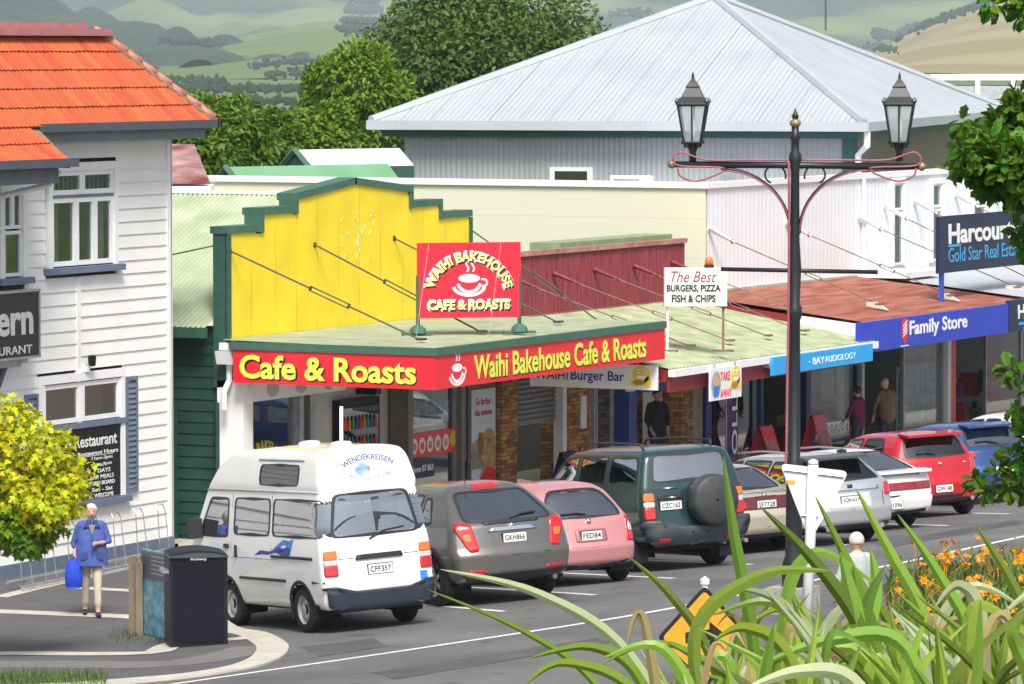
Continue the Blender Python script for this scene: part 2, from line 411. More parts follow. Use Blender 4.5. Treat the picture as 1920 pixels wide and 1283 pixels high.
# painted lines
def strip(name, P, w, off=.004, zf=gz):
    P = smoothpath(P, 6); mb = MB(); k = len(P)
    for i, p in enumerate(P):
        d = (P[min(i+1, k-1)]-P[max(i-1, 0)]); nn = Vector((d.y, -d.x, 0)).normalized()*w/2
        for v in (p-nn, p+nn): mb.v.append((v.x, v.y, zf(v.x, v.y)+off))
    mb.f = [(2*i, 2*i+1, 2*i+3, 2*i+2) for i in range(k-1)]
    return struct(name, mb, M_linep)
strip('edge_line', [onG(*p) for p in [(-100, 1345), (340, 1281), (820, 1211), (1270, 1139), (1650, 1064), (1920, 1006), (2300, 925)]], .12)
PARK = 54.0
pd = Vector((math.cos(R(PARK)), math.sin(R(PARK)), 0))
for x, y in [(945, 1147), (1117, 1116), (1265, 1085), (1410, 1059), (1590, 1022), (1778, 986), (1893, 964), (2010, 942)]:
    e = onG(x, y); strip('parking_line', [e, e+pd*1.6, e+pd*3.4, e+pd*5.0], .11)
# resurfaced patches in the roadway
M_patch = mat('road_patch', (.085, .085, .087), .9, var=.2, scale=1.2, bump=.4, bscale=60)
def road_patch(px):
    P = [onG(*p) for p in px]; mb = MB(); n_ = 14
    def fn(u, v): a = P[0].lerp(P[1], u); b = P[3].lerp(P[2], u); q = a.lerp(b, v); return (q.x+.06*mnoise.noise(q*2), q.y+.06*mnoise.noise(q*2+UP*4), gz(q.x, q.y)+.0035)
    mb.grid(fn, 24, 8); struct('road_patch', mb, M_patch, True)
road_patch([(700, 1262), (1120, 1196), (1150, 1206), (740, 1275)]); road_patch([(560, 1215), (700, 1196), (730, 1212), (600, 1232)]); road_patch([(1640, 1020), (1900, 975), (1920, 981), (1660, 1029)])
# ================================================================== TAVERN
tv = thing('tavern', 'white weatherboard tavern with orange tiled hip roof', 'building', (-6, 2, 0))
TL, TR = -13.0, -.12
wall = MB().box((TL, .75, -.3), (TR-.03, 7, 6.98)).build('wall', mat('board_backing', (.55, .56, .58), .6, var=.05), tv)
holes = [(-3.86, -1.76, 4.72, 6.42), (-5.2, -4.45, 4.58, 6.2), (-4.1, -1.6, 1.12, 3.06)]
bh = .207; z = .28; me_cache = {}
def board(parent, x0, x1, z0, h=bh, y=0.0, m=M_white):
    """one lapped weatherboard: bottom edge proud"""
    mb = MB(); t0, t1 = y-.028, y-.004
    mb.add([(x0, t0, z0), (x1, t0, z0), (x1, t1, z0+h+.012), (x0, t1, z0+h+.012), (x0, y+.03, z0), (x1, y+.03, z0)], [(0, 1, 2, 3), (4, 5, 1, 0), (0, 3, 4), (1, 5, 2)])
    mb.build('weatherboard', m, parent)
while z < 6.9:
    segs = [(TL, TR-.10)]
    for h0, h1, g0, g1 in holes:
        if z+bh > g0 and z < g1:
            new = []
            for a, b in segs:
                if h1 <= a or h0 >= b: new.append((a, b)); continue
                if h0 > a: new.append((a, h0))
                if h1 < b: new.append((h1, b))
            segs = new
    if .3 < z < 4.4:   # vertical cover strip below the upper window splits the boards
        segs = [t for a, b in segs for t in (((a, -2.98), (-2.86, b)) if a < -2.98 and b > -2.86 else ((a, b),))]
    for a, b in segs: board(wall, a, b, z)
    z += bh
MB().box((-2.98, -.035, .3), (-2.86, .02, 4.62)).build('cover_strip', M_trimw, tv)
MB().box((TR-.12, -.045, .1), (TR, .02, 6.95)).box((TR-.02, -.045, .1), (TR+.02, .12, 6.95)).build('corner_board', M_trimw, tv)
sb = MB()
z = .28
while z < 6.9:   # return wall boards are hidden by the lane: plain lapped strips
    sb.add([(TR+.015, .12, z), (TR+.015, 7, z), (TR-.01, 7, z+bh+.01), (TR-.01, .12, z+bh+.01)], [(0, 1, 2, 3)]); z += bh
sb.build('side_cladding', M_white, tv)
MB().box((TL, -.06, -.3), (TR+.03, .05, .30)).build('base_board', M_slate, tv)
def window(parent, x0, x1, z0, z1, rows, y=-.02, fw=.075, sill=True, glass=M_glass, curtains=None, hood=True, inner=.5):
    """framed window: rows = list of (z_from, z_to, [mullion fractions])"""
    f = MB(); d = .05
    f.box((x0-.11, y-d, z0-.02), (x0, y+.06, z1)); f.box((x1, y-d, z0-.02), (x1+.11, y+.06, z1)); f.box((x0-.11, y-d-.004, z1), (x1+.11, y+.06, z1+.13))
    w = f.build('window', M_trimw, parent)
    pm = MB().box((x0, y+.05, z0), (x1, y+.056, z1)); 
    pm = MB()
    for (a, b, cuts) in rows:
        xs_ = [x0]+[x0+(x1-x0)*c for c in cuts]+[x1]
        for c0, c1 in zip(xs_[:-1], xs_[1:]):
            s_ = MB(); y0, y1 = y-.02, y+.03
            s_.box((c0+.004, y0, a), (c0+fw, y1, b)); s_.box((c1-fw, y0, a), (c1-.004, y1, b))
            s_.box((c0+fw, y0, a), (c1-fw, y1, a+fw)); s_.box((c0+fw, y0, b-fw), (c1-fw, y1, b))
            s_.build('sash', M_trimw, w)
            MB().add([(c0+fw, y+.012, a+fw), (c1-fw, y+.012, a+fw), (c1-fw, y+.012, b-fw), (c0+fw, y+.012, b-fw)], [(0, 1, 2, 3)]).build('pane', glass, w)
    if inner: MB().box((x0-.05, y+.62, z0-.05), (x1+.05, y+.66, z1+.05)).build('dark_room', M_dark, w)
    if sill: MB().box((x0-.2, y-.13, z0-.12), (x1+.2, y+.04, z0-.02)).build('sill', M_slate, w)
    return w
w1 = window(tv, -3.72, -1.9, 4.82, 6.30, [(5.93, 6.30, [.5]), (4.82, 5.88, [.4, .7])])
MB().box((-3.72, -.05, 5.88), (-1.9, .03, 5.93)).build('transom', M_slate, w1)
lead = MB()
for c0, c1 in ((-3.64, -2.88), (-2.74, -1.98)):
    for k in range(1, 6): x = c0+(c1-c0)*k/6; lead.box((x-.006, -.018, 6.0), (x+.006, -.012, 6.23))
    lead.box((c0, -.018, 6.13), (c1, -.012, 6.145))
lead.build('leadlight', M_gutter, w1)
def curtain(parent, x0, x1, z0, z1, y=.12, m=M_curt):
    def fn(u, v): return (x0+(x1-x0)*u, y+.03*math.sin(u*(x1-x0)*45), z0+(z1-z0)*v)
    MB().grid(fn, max(8, int((x1-x0)*60)), 1).build('curtain', m, parent, True)
curtain(w1, -3.70, -3.32, 4.85, 5.9); curtain(w1, -2.95, -2.62, 4.85, 5.9); curtain(w1, -2.45, -1.95, 4.85, 5.9, m=mat('pale_curtain', (.55, .62, .62), .9, var=.1)); curtain(w1, -3.7, -1.92, 5.95, 6.3, .2)
w2 = window(tv, -5.08, -4.56, 4.72, 6.08, [(5.45, 6.08, [.5]), (4.72, 5.42, [])], fw=.055, sill=True)
MB().box((-5.08, .2, 5.45), (-4.56, .21, 6.05)).build('maroon_blind', mat('maroon_blind', (.12, .01, .02), .8), w2)
curtain(w2, -5.05, -4.66, 4.75, 5.45, .2, mat('white_blind', (.75, .76, .78), .8, var=.05))
w3 = window(tv, -3.98, -1.72, 2.34, 3.0, [(2.36, 2.98, [.5])], fw=.07, sill=False, inner=.5, glass=glassmat('frosted_glass', (.75, .8, .7), .8, .25, .18))
MB().box((-4.0, .3, 2.3), (-1.7, .32, 3.0)).build('blind', mat('khaki_blind', (.42, .42, .30), .8, col2=(.30, .36, .36), scale=1.2), w3)
MB().box((-4.12, -.09, 2.26), (-1.60, .03, 2.345)).build('ledge', M_slate, w3)
MB().box((-4.10, -.065, 1.1), (-3.98, .03, 2.26)).build('side_frame', M_trimw, w3); MB().box((-1.72, -.065, 1.1), (-1.60, .03, 2.26)).build('side_frame', M_trimw, w3)
MB().box((-4.2, -.13, 1.0), (-1.5, .03, 1.09)).build('sill', M_slate, w3)
for x0, x1, za, zb in ((-1.56, -1.22, 1.12, 2.98), (-4.5, -4.16, 1.12, 2.88)):
    sh = MB().box((x0, -.07, za), (x0+.05, -.02, zb)).box((x1-.05, -.07, za), (x1, -.02, zb)).box((x0+.05, -.07, zb-.06), (x1-.05, -.02, zb)).box((x0+.05, -.07, za), (x1-.05, -.02, za+.06)).box((x0+.02, -.032, za+.02), (x1-.02, -.022, zb-.02)).build('shutter', M_slate, tv)
    zz = za+.07
    while zz < zb-.1:
        MB().add([(x0+.05, -.066, zz), (x1-.05, -.066, zz), (x1-.05, -.036, zz+.075), (x0+.05, -.036, zz+.075), (x0+.05, -.05, zz-.01), (x1-.05, -.05, zz-.01)], [(0, 1, 2, 3), (4, 5, 1, 0)]).build('slat', M_slate, sh); zz += .085
bb = MB().box((-3.96, -.05, 1.12), (-1.74, .01, 2.25)).build('menu_board', M_black, tv)
M_chalk = mat('chalk_white', (.75, .75, .75), .9, var=.1)
text(bb, 'Bar & Restaurant', (-2.85, -.052, 2.04), XS, UP, 2.0, .19, M_chalk, bold=.015)
for i, (t, x, w_) in enumerate([('Restaurant Hours', -2.42, 1.2), ('11am-2pm', -2.3, .62), ('5pm-9pm', -2.3, .58), ('7 DAYS', -2.3, .5), ('BAR MEALS', -2.3, .7), ('FOOD BOARD', -2.3, .75), ('Sun - Sat', -2.3, .62), ('ALL WELCOME', -2.36, .8)]):
    text(bb, t, (x, -.052, 1.84-.098*i), XS, UP, w_, .066, M_chalk, bold=.01, shear=.1)
MB().box((-2.9, -.054, 1.79), (-1.95, -.052, 1.798)).build('underline', M_chalk, bb)
# projecting name board
sg = thing('tavern_sign', 'black name board with silver lettering on tavern wall', 'sign', (-6, -.35, 3.5))
MB().box((-7.6, -.42, 3.5), (-4.69, -.28, 4.52)).build('board', mat('sign_black', (.016, .016, .022), .35, var=.1), sg)
fr = MB()
for a, b in (((-7.62, -.44, 4.5), (-4.67, -.26, 4.535)), ((-7.62, -.44, 3.485), (-4.67, -.26, 3.52)), ((-4.70, -.44, 3.5), (-4.67, -.26, 4.52))): fr.box(a, b)
fr.build('frame', M_steel, sg)
M_silver = mat('silver_lettering', (.50, .53, .52), .4, .2, var=.05)
text(sg, 'Tavern', (-5.93, -.42, 4.10), XS, UP, 2.15, .50, M_silver, bold=.03)
text(sg, 'RESTAURANT', (-5.75, -.42, 3.63), XS, UP, 1.72, .13, M_silver, bold=.012)
MB().box((-7.4, -.3, 3.36), (-5.0, .0, 3.48)).box((-5.0, -.25, 3.40), (-4.75, -.05, 3.47)).build('bracket', M_steel, sg)
MB().tube([(-5.2, -.12, 3.38), (-5.35, -.1, 3.1), (-5.6, -.03, 2.8)], .06).build('bracket', M_gutter, sg)
# roof: eaves, gutters, tiles
ez = 7.0; ey = -.55; ex = .36; run = 1.37; rz = 8.43
slope = (rz-ez)/run
MB().box((TL-.5, ey+.1, ez-.24), (ex-.1, 7, ez-.06)).build('soffit', mat('soffit_grey', (.2, .22, .25), .6), tv)
g_ = MB().box((-4.88, ey-.1, ez-.07), (ex+.10, ey+.04, ez+.06)).box((ex-.02, ey-.1, ez-.07), (ex+.10, 7, ez+.06)).build('gutter', M_gutter, tv)
for k in range(7): x = -4.3+k*.78; MB().box((x, ey-.108, ez-.075), (x+.025, ey-.1, ez+.062)).build('gutter_clip', M_gutter, g_)
roof = MB().add([(TL, ey, ez), (ex, ey, ez), (ex-run, ey+run, rz), (TL, ey+run, rz), (ex, 8, ez), (ex-run, 8-run, rz)], [(0, 1, 2, 3), (1, 4, 5, 2)]).build('roof', M_mortar, tv)
# one pan tile, shared
def tile_mesh(slope, w=.235, l=.46):
    mb = MB(); prof = [(0, .004), (.12, .016), (.25, .022), (.38, .014), (.5, .0), (.62, .016), (.75, .026), (.88, .016), (1, .004)]
    nrm = Vector((0, -slope, 1)).normalized(); d = Vector((0, 1, slope)).normalized()
    top = [Vector((u*w, 0, 0))+nrm*(h+.045) for u, h in prof]; V = top+[p+d*l-nrm*.03 for p in top]+[p-nrm*.035 for p in top]
    k = len(prof); mb.add(V, [(i, i+1, k+i+1, k+i) for i in range(k-1)]+[(2*k+i, 2*k+i+1, i+1, i) for i in range(k-1)]+[(0, k, 2*k), (k-1, 3*k-1, 2*k-1)])
    return mb.mesh('tile')
tm = tile_mesh(slope); tm.materials.append(M_tile); tm2 = tile_mesh(.69, l=.5); tm2.materials.append(M_tile)
crs = 5; cl = math.hypot(run, rz-ez)/crs; dv = Vector((0, 1, slope)).normalized()
tiles = 0
for r_ in range(crs):
    base = Vector((0, ey, ez))+dv*(cl*r_-.02)
    xend = ex-(base.y-ey)
    x = -12.9+(.11 if r_ % 2 else 0)
    while x+.1 < xend:
        o = link('tile', tm, None, roof); o.location = Vector((x, base.y, base.z+rnd.uniform(-.004, .004))); o.rotation_euler = (0, rnd.uniform(-.006, .006), 0)
        x += .235
# hip and ridge caps
hp = MB()
P0, P1 = Vector((ex, ey, ez+.05)), Vector((ex-run, ey+run, rz+.05))
for k in range(8):
    a = P0.lerp(P1, k/8-.005); b = P0.lerp(P1, (k+1)/8+.02)
    MB().tube([a+Vector((0, 0, .05)), b+Vector((0, 0, .02))], [.075, .06], 10).build('hip_tile', mat('hip_cap_tile', (.50, .20, .15), .7, var=.2), roof, True)
MB().tube([P0, P1], .075, 8).build('hip_bedding', M_mortar, roof)
MB().box((TL, ey+run-.25, rz-.02), (ex-run+.12, ey+run+.3, rz+.09)).box((TL, ey+run, rz+.09), (ex-run-.25, ey+run+.2, rz+.19)).build('ridge_flashing', M_pinkcap, roof)
# lower roof over the bay
lz, ly, lx = 6.50, -1.25, -5.08
lo = MB().add([(TL, ly, lz), (lx, ly, lz), (lx+.2, ey+.02, lz+.5), (TL, ey+.02, lz+.5), (lx+.15, ey+.3, lz-.1), (lx, ly, lz-.1)], [(0, 1, 2, 3), (1, 5, 4, 2)]).build('bay_roof', M_mortar, tv)
dv2 = Vector((0, 1, .69)).normalized()
for r_ in range(2):
    base = Vector((0, ly, lz))+dv2*(.43*r_-.02); x = -12.9
    while x+.2 < lx+.13*r_:
        o = link('tile', tm2, None, lo); o.location = Vector((x, base.y, base.z+rnd.uniform(-.004, .004))); x += .235
MB().box((TL, ly-.1, lz-.08), (lx+.1, ly+.03, lz+.05)).build('bay_gutter', M_gutter, tv)
MB().box((TL, ly+.05, lz-.32), (lx-.25, 0, lz-.08)).build('bay_soffit', mat('soffit_dark', (.12, .13, .16), .6), tv)
MB().tube([(lx-.15, ly+.1, lz-.15), (lx-.2, ly+.25, lz-.35), (lx-.75, -.02, lz-.62)], .045).build('downpipe', M_trimw, tv)
# security lamp
MB().lathe([(.02, 0), (.06, .02), (.07, .16), (.05, .18)], (-2.75, -.16, 3.22), 10).build('lamp', M_black, tv)
MB().box((-2.84, -.12, 3.14), (-2.74, -.0, 3.22)).build('lamp_bracket', M_trimw, tv)
# low tubular rail along the wall
rl = thing('cycle_rack', 'low galvanised tube rack standing along tavern wall', 'rack', (-3, -.9, .1))
MB().tube([(-6.5, -1.0, .22), (-1.3, -.65, .22)], .028).build('rail', M_steel, rl)
MB().tube([(-6.5, -1.25, .16), (-1.3, -.9, .16)], .028).build('rail', M_steel, rl)
for k in range(7):
    x = -6.4+k*.75; y = -1.1+(x+6.5)*.068
    MB().tube([(x, y-.1, .12), (x, y-.05, .9), (x+.03, y, .98), (x+.26, y+.02, .98), (x+.3, y, .9), (x+.3, y-.1, .12)], .009, 6).build('hoop', M_steel, rl)
for x in (-6.0, -3.7, -1.5): MB().box((x, -1.15+(x+6.5)*.068, .095), (x+.05, -.9+(x+6.5)*.068, .2)).build('foot', M_steel, rl)
# ================================================================== corrugated sheets
def corr(o, a, b, n, amp, per=6, nv=1):
    """sheet from corner o spanned by a (across the waves) and b (along them)"""
    o, a, b = Vector(o), Vector(a), Vector(b); nn = a.cross(b).normalized()
    def fn(u, v): return o+a*u+b*v+nn*(amp*math.sin(u*n*2*math.pi))
    return MB().grid(fn, n*per, nv)
def fin(mb, a, b, w, t):     # tapered bracket
    a, b = Vector(a), Vector(b); return mb.tube([a, b], [w, t], 4)
def turnrod(root, a, b, m, r=.016, t0=.42, t1=.62, gap=.035):
    """tie rod with an open turnbuckle"""
    a, b = Vector(a), Vector(b); p, q = a.lerp(b, t0), a.lerp(b, t1); side = (b-a).cross(UP).normalized().cross(b-a).normalized()*gap
    mb = MB().tube([a, p], r, 6).tube([q, b], r, 6).tube([p+side, q+side], r*.8, 6).tube([p-side, q-side], r*.8, 6)
    mb.tube([p-side*1.2, p+side*1.2], r*1.6, 6).tube([q-side*1.2, q+side*1.2], r*1.6, 6)
    mb.lathe([(.05, 0), (.05, .02)], a, 8, 'y'); mb.box(b-Vector((.09, .06, .0)), b+Vector((.09, .06, .035)))
    return mb.build('tie_rod', m, root)
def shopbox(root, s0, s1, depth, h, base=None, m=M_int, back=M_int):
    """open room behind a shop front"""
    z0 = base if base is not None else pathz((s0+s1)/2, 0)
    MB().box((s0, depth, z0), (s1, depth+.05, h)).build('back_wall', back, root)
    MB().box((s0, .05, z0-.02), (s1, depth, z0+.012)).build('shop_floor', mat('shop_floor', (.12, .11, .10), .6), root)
def pane(root, s0, s1, z0, z1, y=.06, m=None, fr=M_steel, fw=.05, name='shop_window'):
    f = MB().box((s0, y-.04, z0), (s0+fw, y+.04, z1)).box((s1-fw, y-.04, z0), (s1, y+.04, z1)).box((s0+fw, y-.04, z0), (s1-fw, y+.04, z0+fw)).box((s0+fw, y-.04, z1-fw), (s1-fw, y+.04, z1)).build(name, fr, root)
    MB().add([(s0+fw, y, z0+fw), (s1-fw, y, z0+fw), (s1-fw, y, z1-fw), (s0+fw, y, z1-fw)], [(0, 1, 2, 3)]).build('pane', m or M_shop, f)
    return f
def brickpier(root, s0, s1, z0, z1, y0=-.12, y1=.3, name='brick_pillar'):
    """bricks laid in courses on the street face and the left return"""
    p = MB().box((s0+.012, y0+.012, z0), (s1-.012, y1, z1)).build(name, M_mort, root)
    bl, bhh = .22, .075; z = z0; r_ = 0
    while z < z1-.05:
        x = s0-(bl/2 if r_ % 2 else 0)
        while x < s1-.02:
            a, b = max(x, s0), min(x+bl-.012, s1)
            if b-a > .03: MB().box((a, y0, z), (b, y0+.05, z+bhh-.012)).build('brick', M_brick, p)
            x += bl
        y = y0+.055-(bl/2 if r_ % 2 == 0 else 0)
        while y < y1-.02:
            a, b = max(y, y0+.055), min(y+bl-.012, y1)
            if b-a > .03: MB().box((s0, a, z), (s0+.05, b, z+bhh-.012)).build('brick', M_brick, p)
            y += bl
        z += bhh; r_ += 1
    return p
# ================================================================== BAKEHOUSE
bk = thing('bakehouse', 'bakehouse shop with yellow stepped parapet and green trim', 'building', (6, 2, 0))
def ztop(s):
    if s < 2.78: return 5.25
    if s < 3.95: return 5.53
    if s < 6.05: return 5.74+.22*(s-3.95)/2.1
    if s < 8.14: return 5.96-.20*(s-6.05)/2.09
    if s < 9.25: return 5.50
    return 5.27
S0, S1 = 1.72, 10.4
edges = [1.72, 2.78, 3.95, 6.05, 8.14, 9.25, 10.4]
pw = MB()
for a, b in zip(edges[:-1], edges[1:]):
    e = 1e-4; pw.prism([(a, .03, 2.6), (b, .03, 2.6), (b, .03, ztop(b-e)), (a, .03, ztop(a+e))], (0, .24, 0))
par = pw.build('parapet', M_dgreen, bk)
seams = [1.76, 2.5, 3.3, 4.02, 4.75, 5.5, 6.25, 7.0, 7.8, 8.6, 9.45, 10.34]
for a, b in zip(seams[:-1], seams[1:]):
    xs_ = sorted(set([a+.002, b-.002]+[x+d for x in edges for d in (-.003, .003) if a < x+d < b]))
    nn = len(xs_); wob = [rnd.uniform(-.006, .006) for _ in range(20)]
    def fn(u, v, a=a, b=b, w_=wob):
        s = a+.002+(b-a-.004)*u; zt = ztop(s)-.09
        if 2.65 < s < 2.78+.13 and s < 2.91: zt = min(zt, 5.12)
        if 3.95 <= s < 4.05: zt = min(zt, 5.40)
        if 8.04 < s < 8.14: zt = min(zt, 5.37)
        if 9.15 < s < 9.25: zt = min(zt, 5.14)
        z = 3.36+(zt-3.36)*v
        return (s, -.012+.016*mnoise.noise(Vector((s*1.7, z*1.4, 3)))+w_[int(u*9)]*.25*math.sin(v*7+u*5), z)
    MB().grid(fn, 14, 14).build('yellow_panel', M_yellow, par, True)
tr = MB()
for a, b in zip(edges[:-1], edges[1:]):
    e = 1e-3; za, zb = ztop(a+e), ztop(b-e)
    tr.prism([(a-.03, -.05, za-.10), (b+.03, -.05, zb-.10), (b+.03, -.05, zb+.02), (a-.03, -.05, za+.02)], (0, .36, 0))
for x, z0, z1 in ((2.78, 5.25, 5.53), (3.95, 5.53, 5.74), (8.14, 5.50, 5.76), (9.25, 5.27, 5.50)):
    d = -.03 if x < 6 else -.09
    tr.box((x+d, -.052, z0-.12), (x+d+.12, .27, z1-.1))
tr.build('capping', M_mgreen, par)
MB().box((S0-.045, -.055, 2.7), (S0+.05, -.01, 5.14)).build('edge_trim', M_dgreen, par); MB().box((S1-.06, -.055, 3.3), (S1+.03, .27, 5.16)).build('edge_trim', M_dgreen, par)
gh = MB(); r2 = random.Random(3)
for k in range(26):
    s, z = 5.55+r2.random()*1.3, 4.45+r2.random()*.95
    if r2.random() < .4: s = 6.2+r2.uniform(-.08, .08)
    P = [Vector((s, -.03, z))]
    for q in range(3): P.append(P[-1]+Vector((r2.uniform(-.07, .07), 0, r2.uniform(-.12, .08))))
    gh.tube(P, .0055, 4)
gh.build('faded_paint_marks', mat('faded_white', (.80, .76, .42), .8), par)['kind'] = 'stuff'
# roof behind the parapet, side wall
EZ, RZ = 3.60, 5.68
rf = corr((1.45, .27, EZ), (0, 9, 0), (4.6, 0, RZ-EZ), 90, .014); rf.build('roof', M_palegreen, bk, True)
MB().add([(6.05, .27, RZ), (10.6, .27, EZ), (10.6, 9.27, EZ), (6.05, 9.27, RZ)], [(0, 1, 2, 3)]).build('roof', M_palegreen, bk)
MB().box((5.97, .25, RZ-.02), (6.13, 9.3, RZ+.03)).build('ridge_flashing', M_trimw, bk)
MB().box((1.38, .25, EZ-.17), (1.50, 9, EZ+.0)).build('gutter', M_dgreen, bk)
MB().box((1.82, .27, -.3), (2.0, 9, EZ)).build('side_wall', M_dgboard, bk)
sw = bk.children[-1]
z = 0.1
while z < 3.4:
    MB().add([(1.80, .3, z), (1.80, 9, z), (1.822, 9, z+.2), (1.822, .3, z+.2)], [(0, 1, 2, 3)]).build('weatherboard', M_dgboard, sw); z += .19
MB().box((1.74, 1.0, .0), (1.80, 1.9, 2.25)).build('side_door', mat('green_door', (.02, .075, .05), .5, var=.15, scale=3), bk)
MB().tube([(1.72, .2, .1), (1.72, .2, 2.35)], .045).build('green_downpipe', M_dgboard, bk)
dp = MB().prism([(1.5, -.22, 3.0), (1.8, -.22, 3.0), (1.86, -.22, 3.22), (1.44, -.22, 3.22)], (0, .3, 0))
dp.build('rainhead', M_trimw, bk); MB().tube([(1.64, -.08, 3.0), (1.64, -.08, 2.72), (1.5, -.06, 2.55), (1.5, -.06, 2.25)], .05).box((1.48, -.15, 3.24), (1.66, .02, 3.36)).build('downpipe', M_trimw, bk)
MB().tube([(1.75, .25, 4.95), (1.7, 3.2, 4.35)], .014, 6).build('stay', M_rustrod, bk)
# canopy
CZ = 3.34; CF = -4.05
MB().box((1.5, CF+.06, 3.12), (10.1, -.02, 3.25)).build('canopy_deck', mat('canopy_soffit', (.45, .45, .43), .7, var=.05), bk)
cr_ = corr((1.46, -.04, CZ+.07), (8.66, 0, 0), (0, CF+.12, -.05), 57, .009); cr_.build('canopy_roof', mat('canopy_green', (.37, .42, .29), .65, col2=(.26, .30, .19), scale=1.8, detail=7), bk, True)
MB().box((1.40, CF-.03, 3.26), (10.14, CF+.07, 3.385)).box((1.40, CF+.07, 3.26), (1.50, -.22, 3.385)).build('canopy_gutter', M_mgreen, bk)
fa = MB().box((1.43, CF, 2.71), (10.12, CF+.04, 3.26)).build('front_fascia', M_red, bk)
fb = MB().box((1.43, CF+.04, 2.71), (1.47, -.28, 3.26)).build('end_fascia', M_red, bk)
def text2(parent, body, o, xd, up, w, h, m1, m2, bold, sh=(.02, -.02), **k):
    X, U = Vector(xd).normalized(), Vector(up)
    text(parent, body, Vector(o)+X*sh[0]+U*sh[1], xd, up, w, h, m2, bold=bold+.012, off=.003, name='letter_shadow', **k)
    return text(parent, body, o, xd, up, w, h, m1, bold=bold, off=.009, **k)
text2(fb, 'Cafe & Roasts', (1.43, -2.05, 2.985), YB, UP, 3.3, .40, M_lime, M_btext, .028)
text2(fa, 'Waihi Bakehouse Cafe & Roasts', (6.05, CF, 2.99), XS, UP, 6.55, .40, M_lime, M_btext, .022)
def cup(parent, o, X, U, k, m):
    mb = MB()
    poly(mb, ell(0, .18, .30, .115), o, X, U) ; mb.v = [tuple(Vector(v)) for v in mb.v]
    parts = [crescent(0, .10, .36, .34, .80, math.pi*1.08, math.pi*1.92), crescent(0, -.02, .48, .30, .82, math.pi*1.05, math.pi*1.95)]
    for c in parts: poly(mb, c, o, X, U)
    ring = ell(.40, .06, .13, .12, 14, -2.0, 2.2); inn = ell(.40, .06, .075, .07, 14, -2.0, 2.2)
    poly(mb, ring+inn[::-1], o, X, U)
    for dx in (-.08, .08):
        l_ = [(dx+.035*math.sin(t*5), .36+t*.26) for t in [i/8 for i in range(9)]]; r__ = [(a+.05, b) for a, b in l_]
        poly(mb, l_+r__[::-1], o, X, U)
    oo = Vector(o); mb.v = [tuple(oo+(Vector(v)-oo)*k) for v in mb.v]
    return mb.build('cup_emblem', m, parent)
cup(fa, Vector((2.18, CF-.002, 2.92)), XS, UP, .60, M_wtext)
for a, b, m_ in (((1.79, -.03, 4.86), (2.71, -3.11, 3.42), M_grnrod), ((4.64, -.03, 4.86), (5.15, -2.96, 3.42), M_grnrod), ((7.5, -.03, 4.87), (8.25, -2.87, 3.42), M_grnrod), ((10.39, -.03, 4.93), (11.2, -2.6, 3.05), M_grnrod)):
    turnrod(bk, a, b, m_)
# roof sign on two posts
A, B = Vector((4.29, -2.17, 0)), Vector((5.49, -3.54, 0)); sx_ = (B-A).normalized(); sn = sx_.cross(UP)
rs = thing('roof_sign', 'red bakehouse sign with coffee cup on posts above canopy', 'sign', (4.9, -2.85, 3.38))
c = (A+B)/2; hw = (B-A).length/2*.985
MB().obox(c+UP*4.31, sx_*hw, sn*.02, UP*.635).build('board', mat('bright_red_sheet', (.86, .025, .05), .3, var=.02), rs)
for p in (A+sx_*.03, B-sx_*.03):
    MB().box(p+Vector((-.025, -.025, 3.40)), p+Vector((.025, .025, 4.4))).build('post', M_mgreen, rs)
    MB().obox(p+UP*3.42, sx_*.28, sn*.05, UP*.02).build('foot', M_mgreen, rs); MB().lathe([(.15, 0), (.13, .08), (.06, .13)], p+UP*3.43, 10).build('foot_cap', M_mgreen, rs)
fo = c+UP*4.31+sn*.021
for (t, y, w_, h_, arc_) in (('WAIHI BAKEHOUSE', .40, 1.86, .155, .72), ('CAFE & ROASTS', -.42, 1.42, .155, None)):
    o_ = fo+UP*y
    text(rs, t, o_, sx_, UP, w_+.05, h_+.055, M_wtext, bold=.10, off=.002, arc=arc_, name='letter_outline')
    text(rs, t, o_+sx_*.016-UP*.016, sx_, UP, w_+.025, h_+.025, M_btext, bold=.075, off=.006, arc=arc_, name='letter_shadow')
    text(rs, t, o_, sx_, UP, w_, h_, mat('pale_lime_lettering', (.82, .85, .30), .4, var=0), bold=.035, off=.010, arc=arc_)
cup(rs, fo+UP*-.08, sx_, UP, .62, M_wtext)
for q in (-.7, .55): MB().tube([c+sx_*q+UP*4.93+sn*.03, c+sx_*(q-.35)+UP*3.42+sn*.6], .004, 4).build('stay_wire', M_steel, rs)
# bakehouse shop front
pz = pathz(5, 0)
MB().box((1.72, -.30, pz-.1), (2.04, .2, 2.72)).build('corner_pilaster', M_trimw, bk)
M_motif = mat('grey_motif', (.45, .46, .50), .6, var=.1)
sp_ = MB().box((1.9, -.36, 2.36), (5.1, -.30, 2.72)).build('header_panel', M_signw, bk)
for k in range(3): poly(MB(), ell(0, 0, .2, .16, 16), (2.6+k*.95, -.362, 2.56), XS, UP).build('motif', M_motif, sp_)
MB().box((1.79, .0, 2.5), (20.6, .022, 3.25)).build('bulkhead', mat('grey_bulkhead', (.33, .33, .32), .7), bk)
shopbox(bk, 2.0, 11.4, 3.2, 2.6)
pane(bk, 2.06, 4.05, pz+.3, 2.45); MB().box((2.04, -.02, pz), (4.6, .1, pz+.32)).build('stall_riser', M_trimw, bk)
for k in range(14):
    x = 2.2+(k % 7)*.25; zz = .35+(k//7)*.5; MB().box((x, .5+rnd.random()*.3, zz), (x+.17, .9, zz+rnd.uniform(.12, .35))).build('bakery_goods', mat('bakery_%d' % (k % 4), [(.4, .25, .1), (.5, .42, .3), (.35, .08, .05), (.55, .5, .45)][k % 4], .7, var=.3, scale=14), bk)
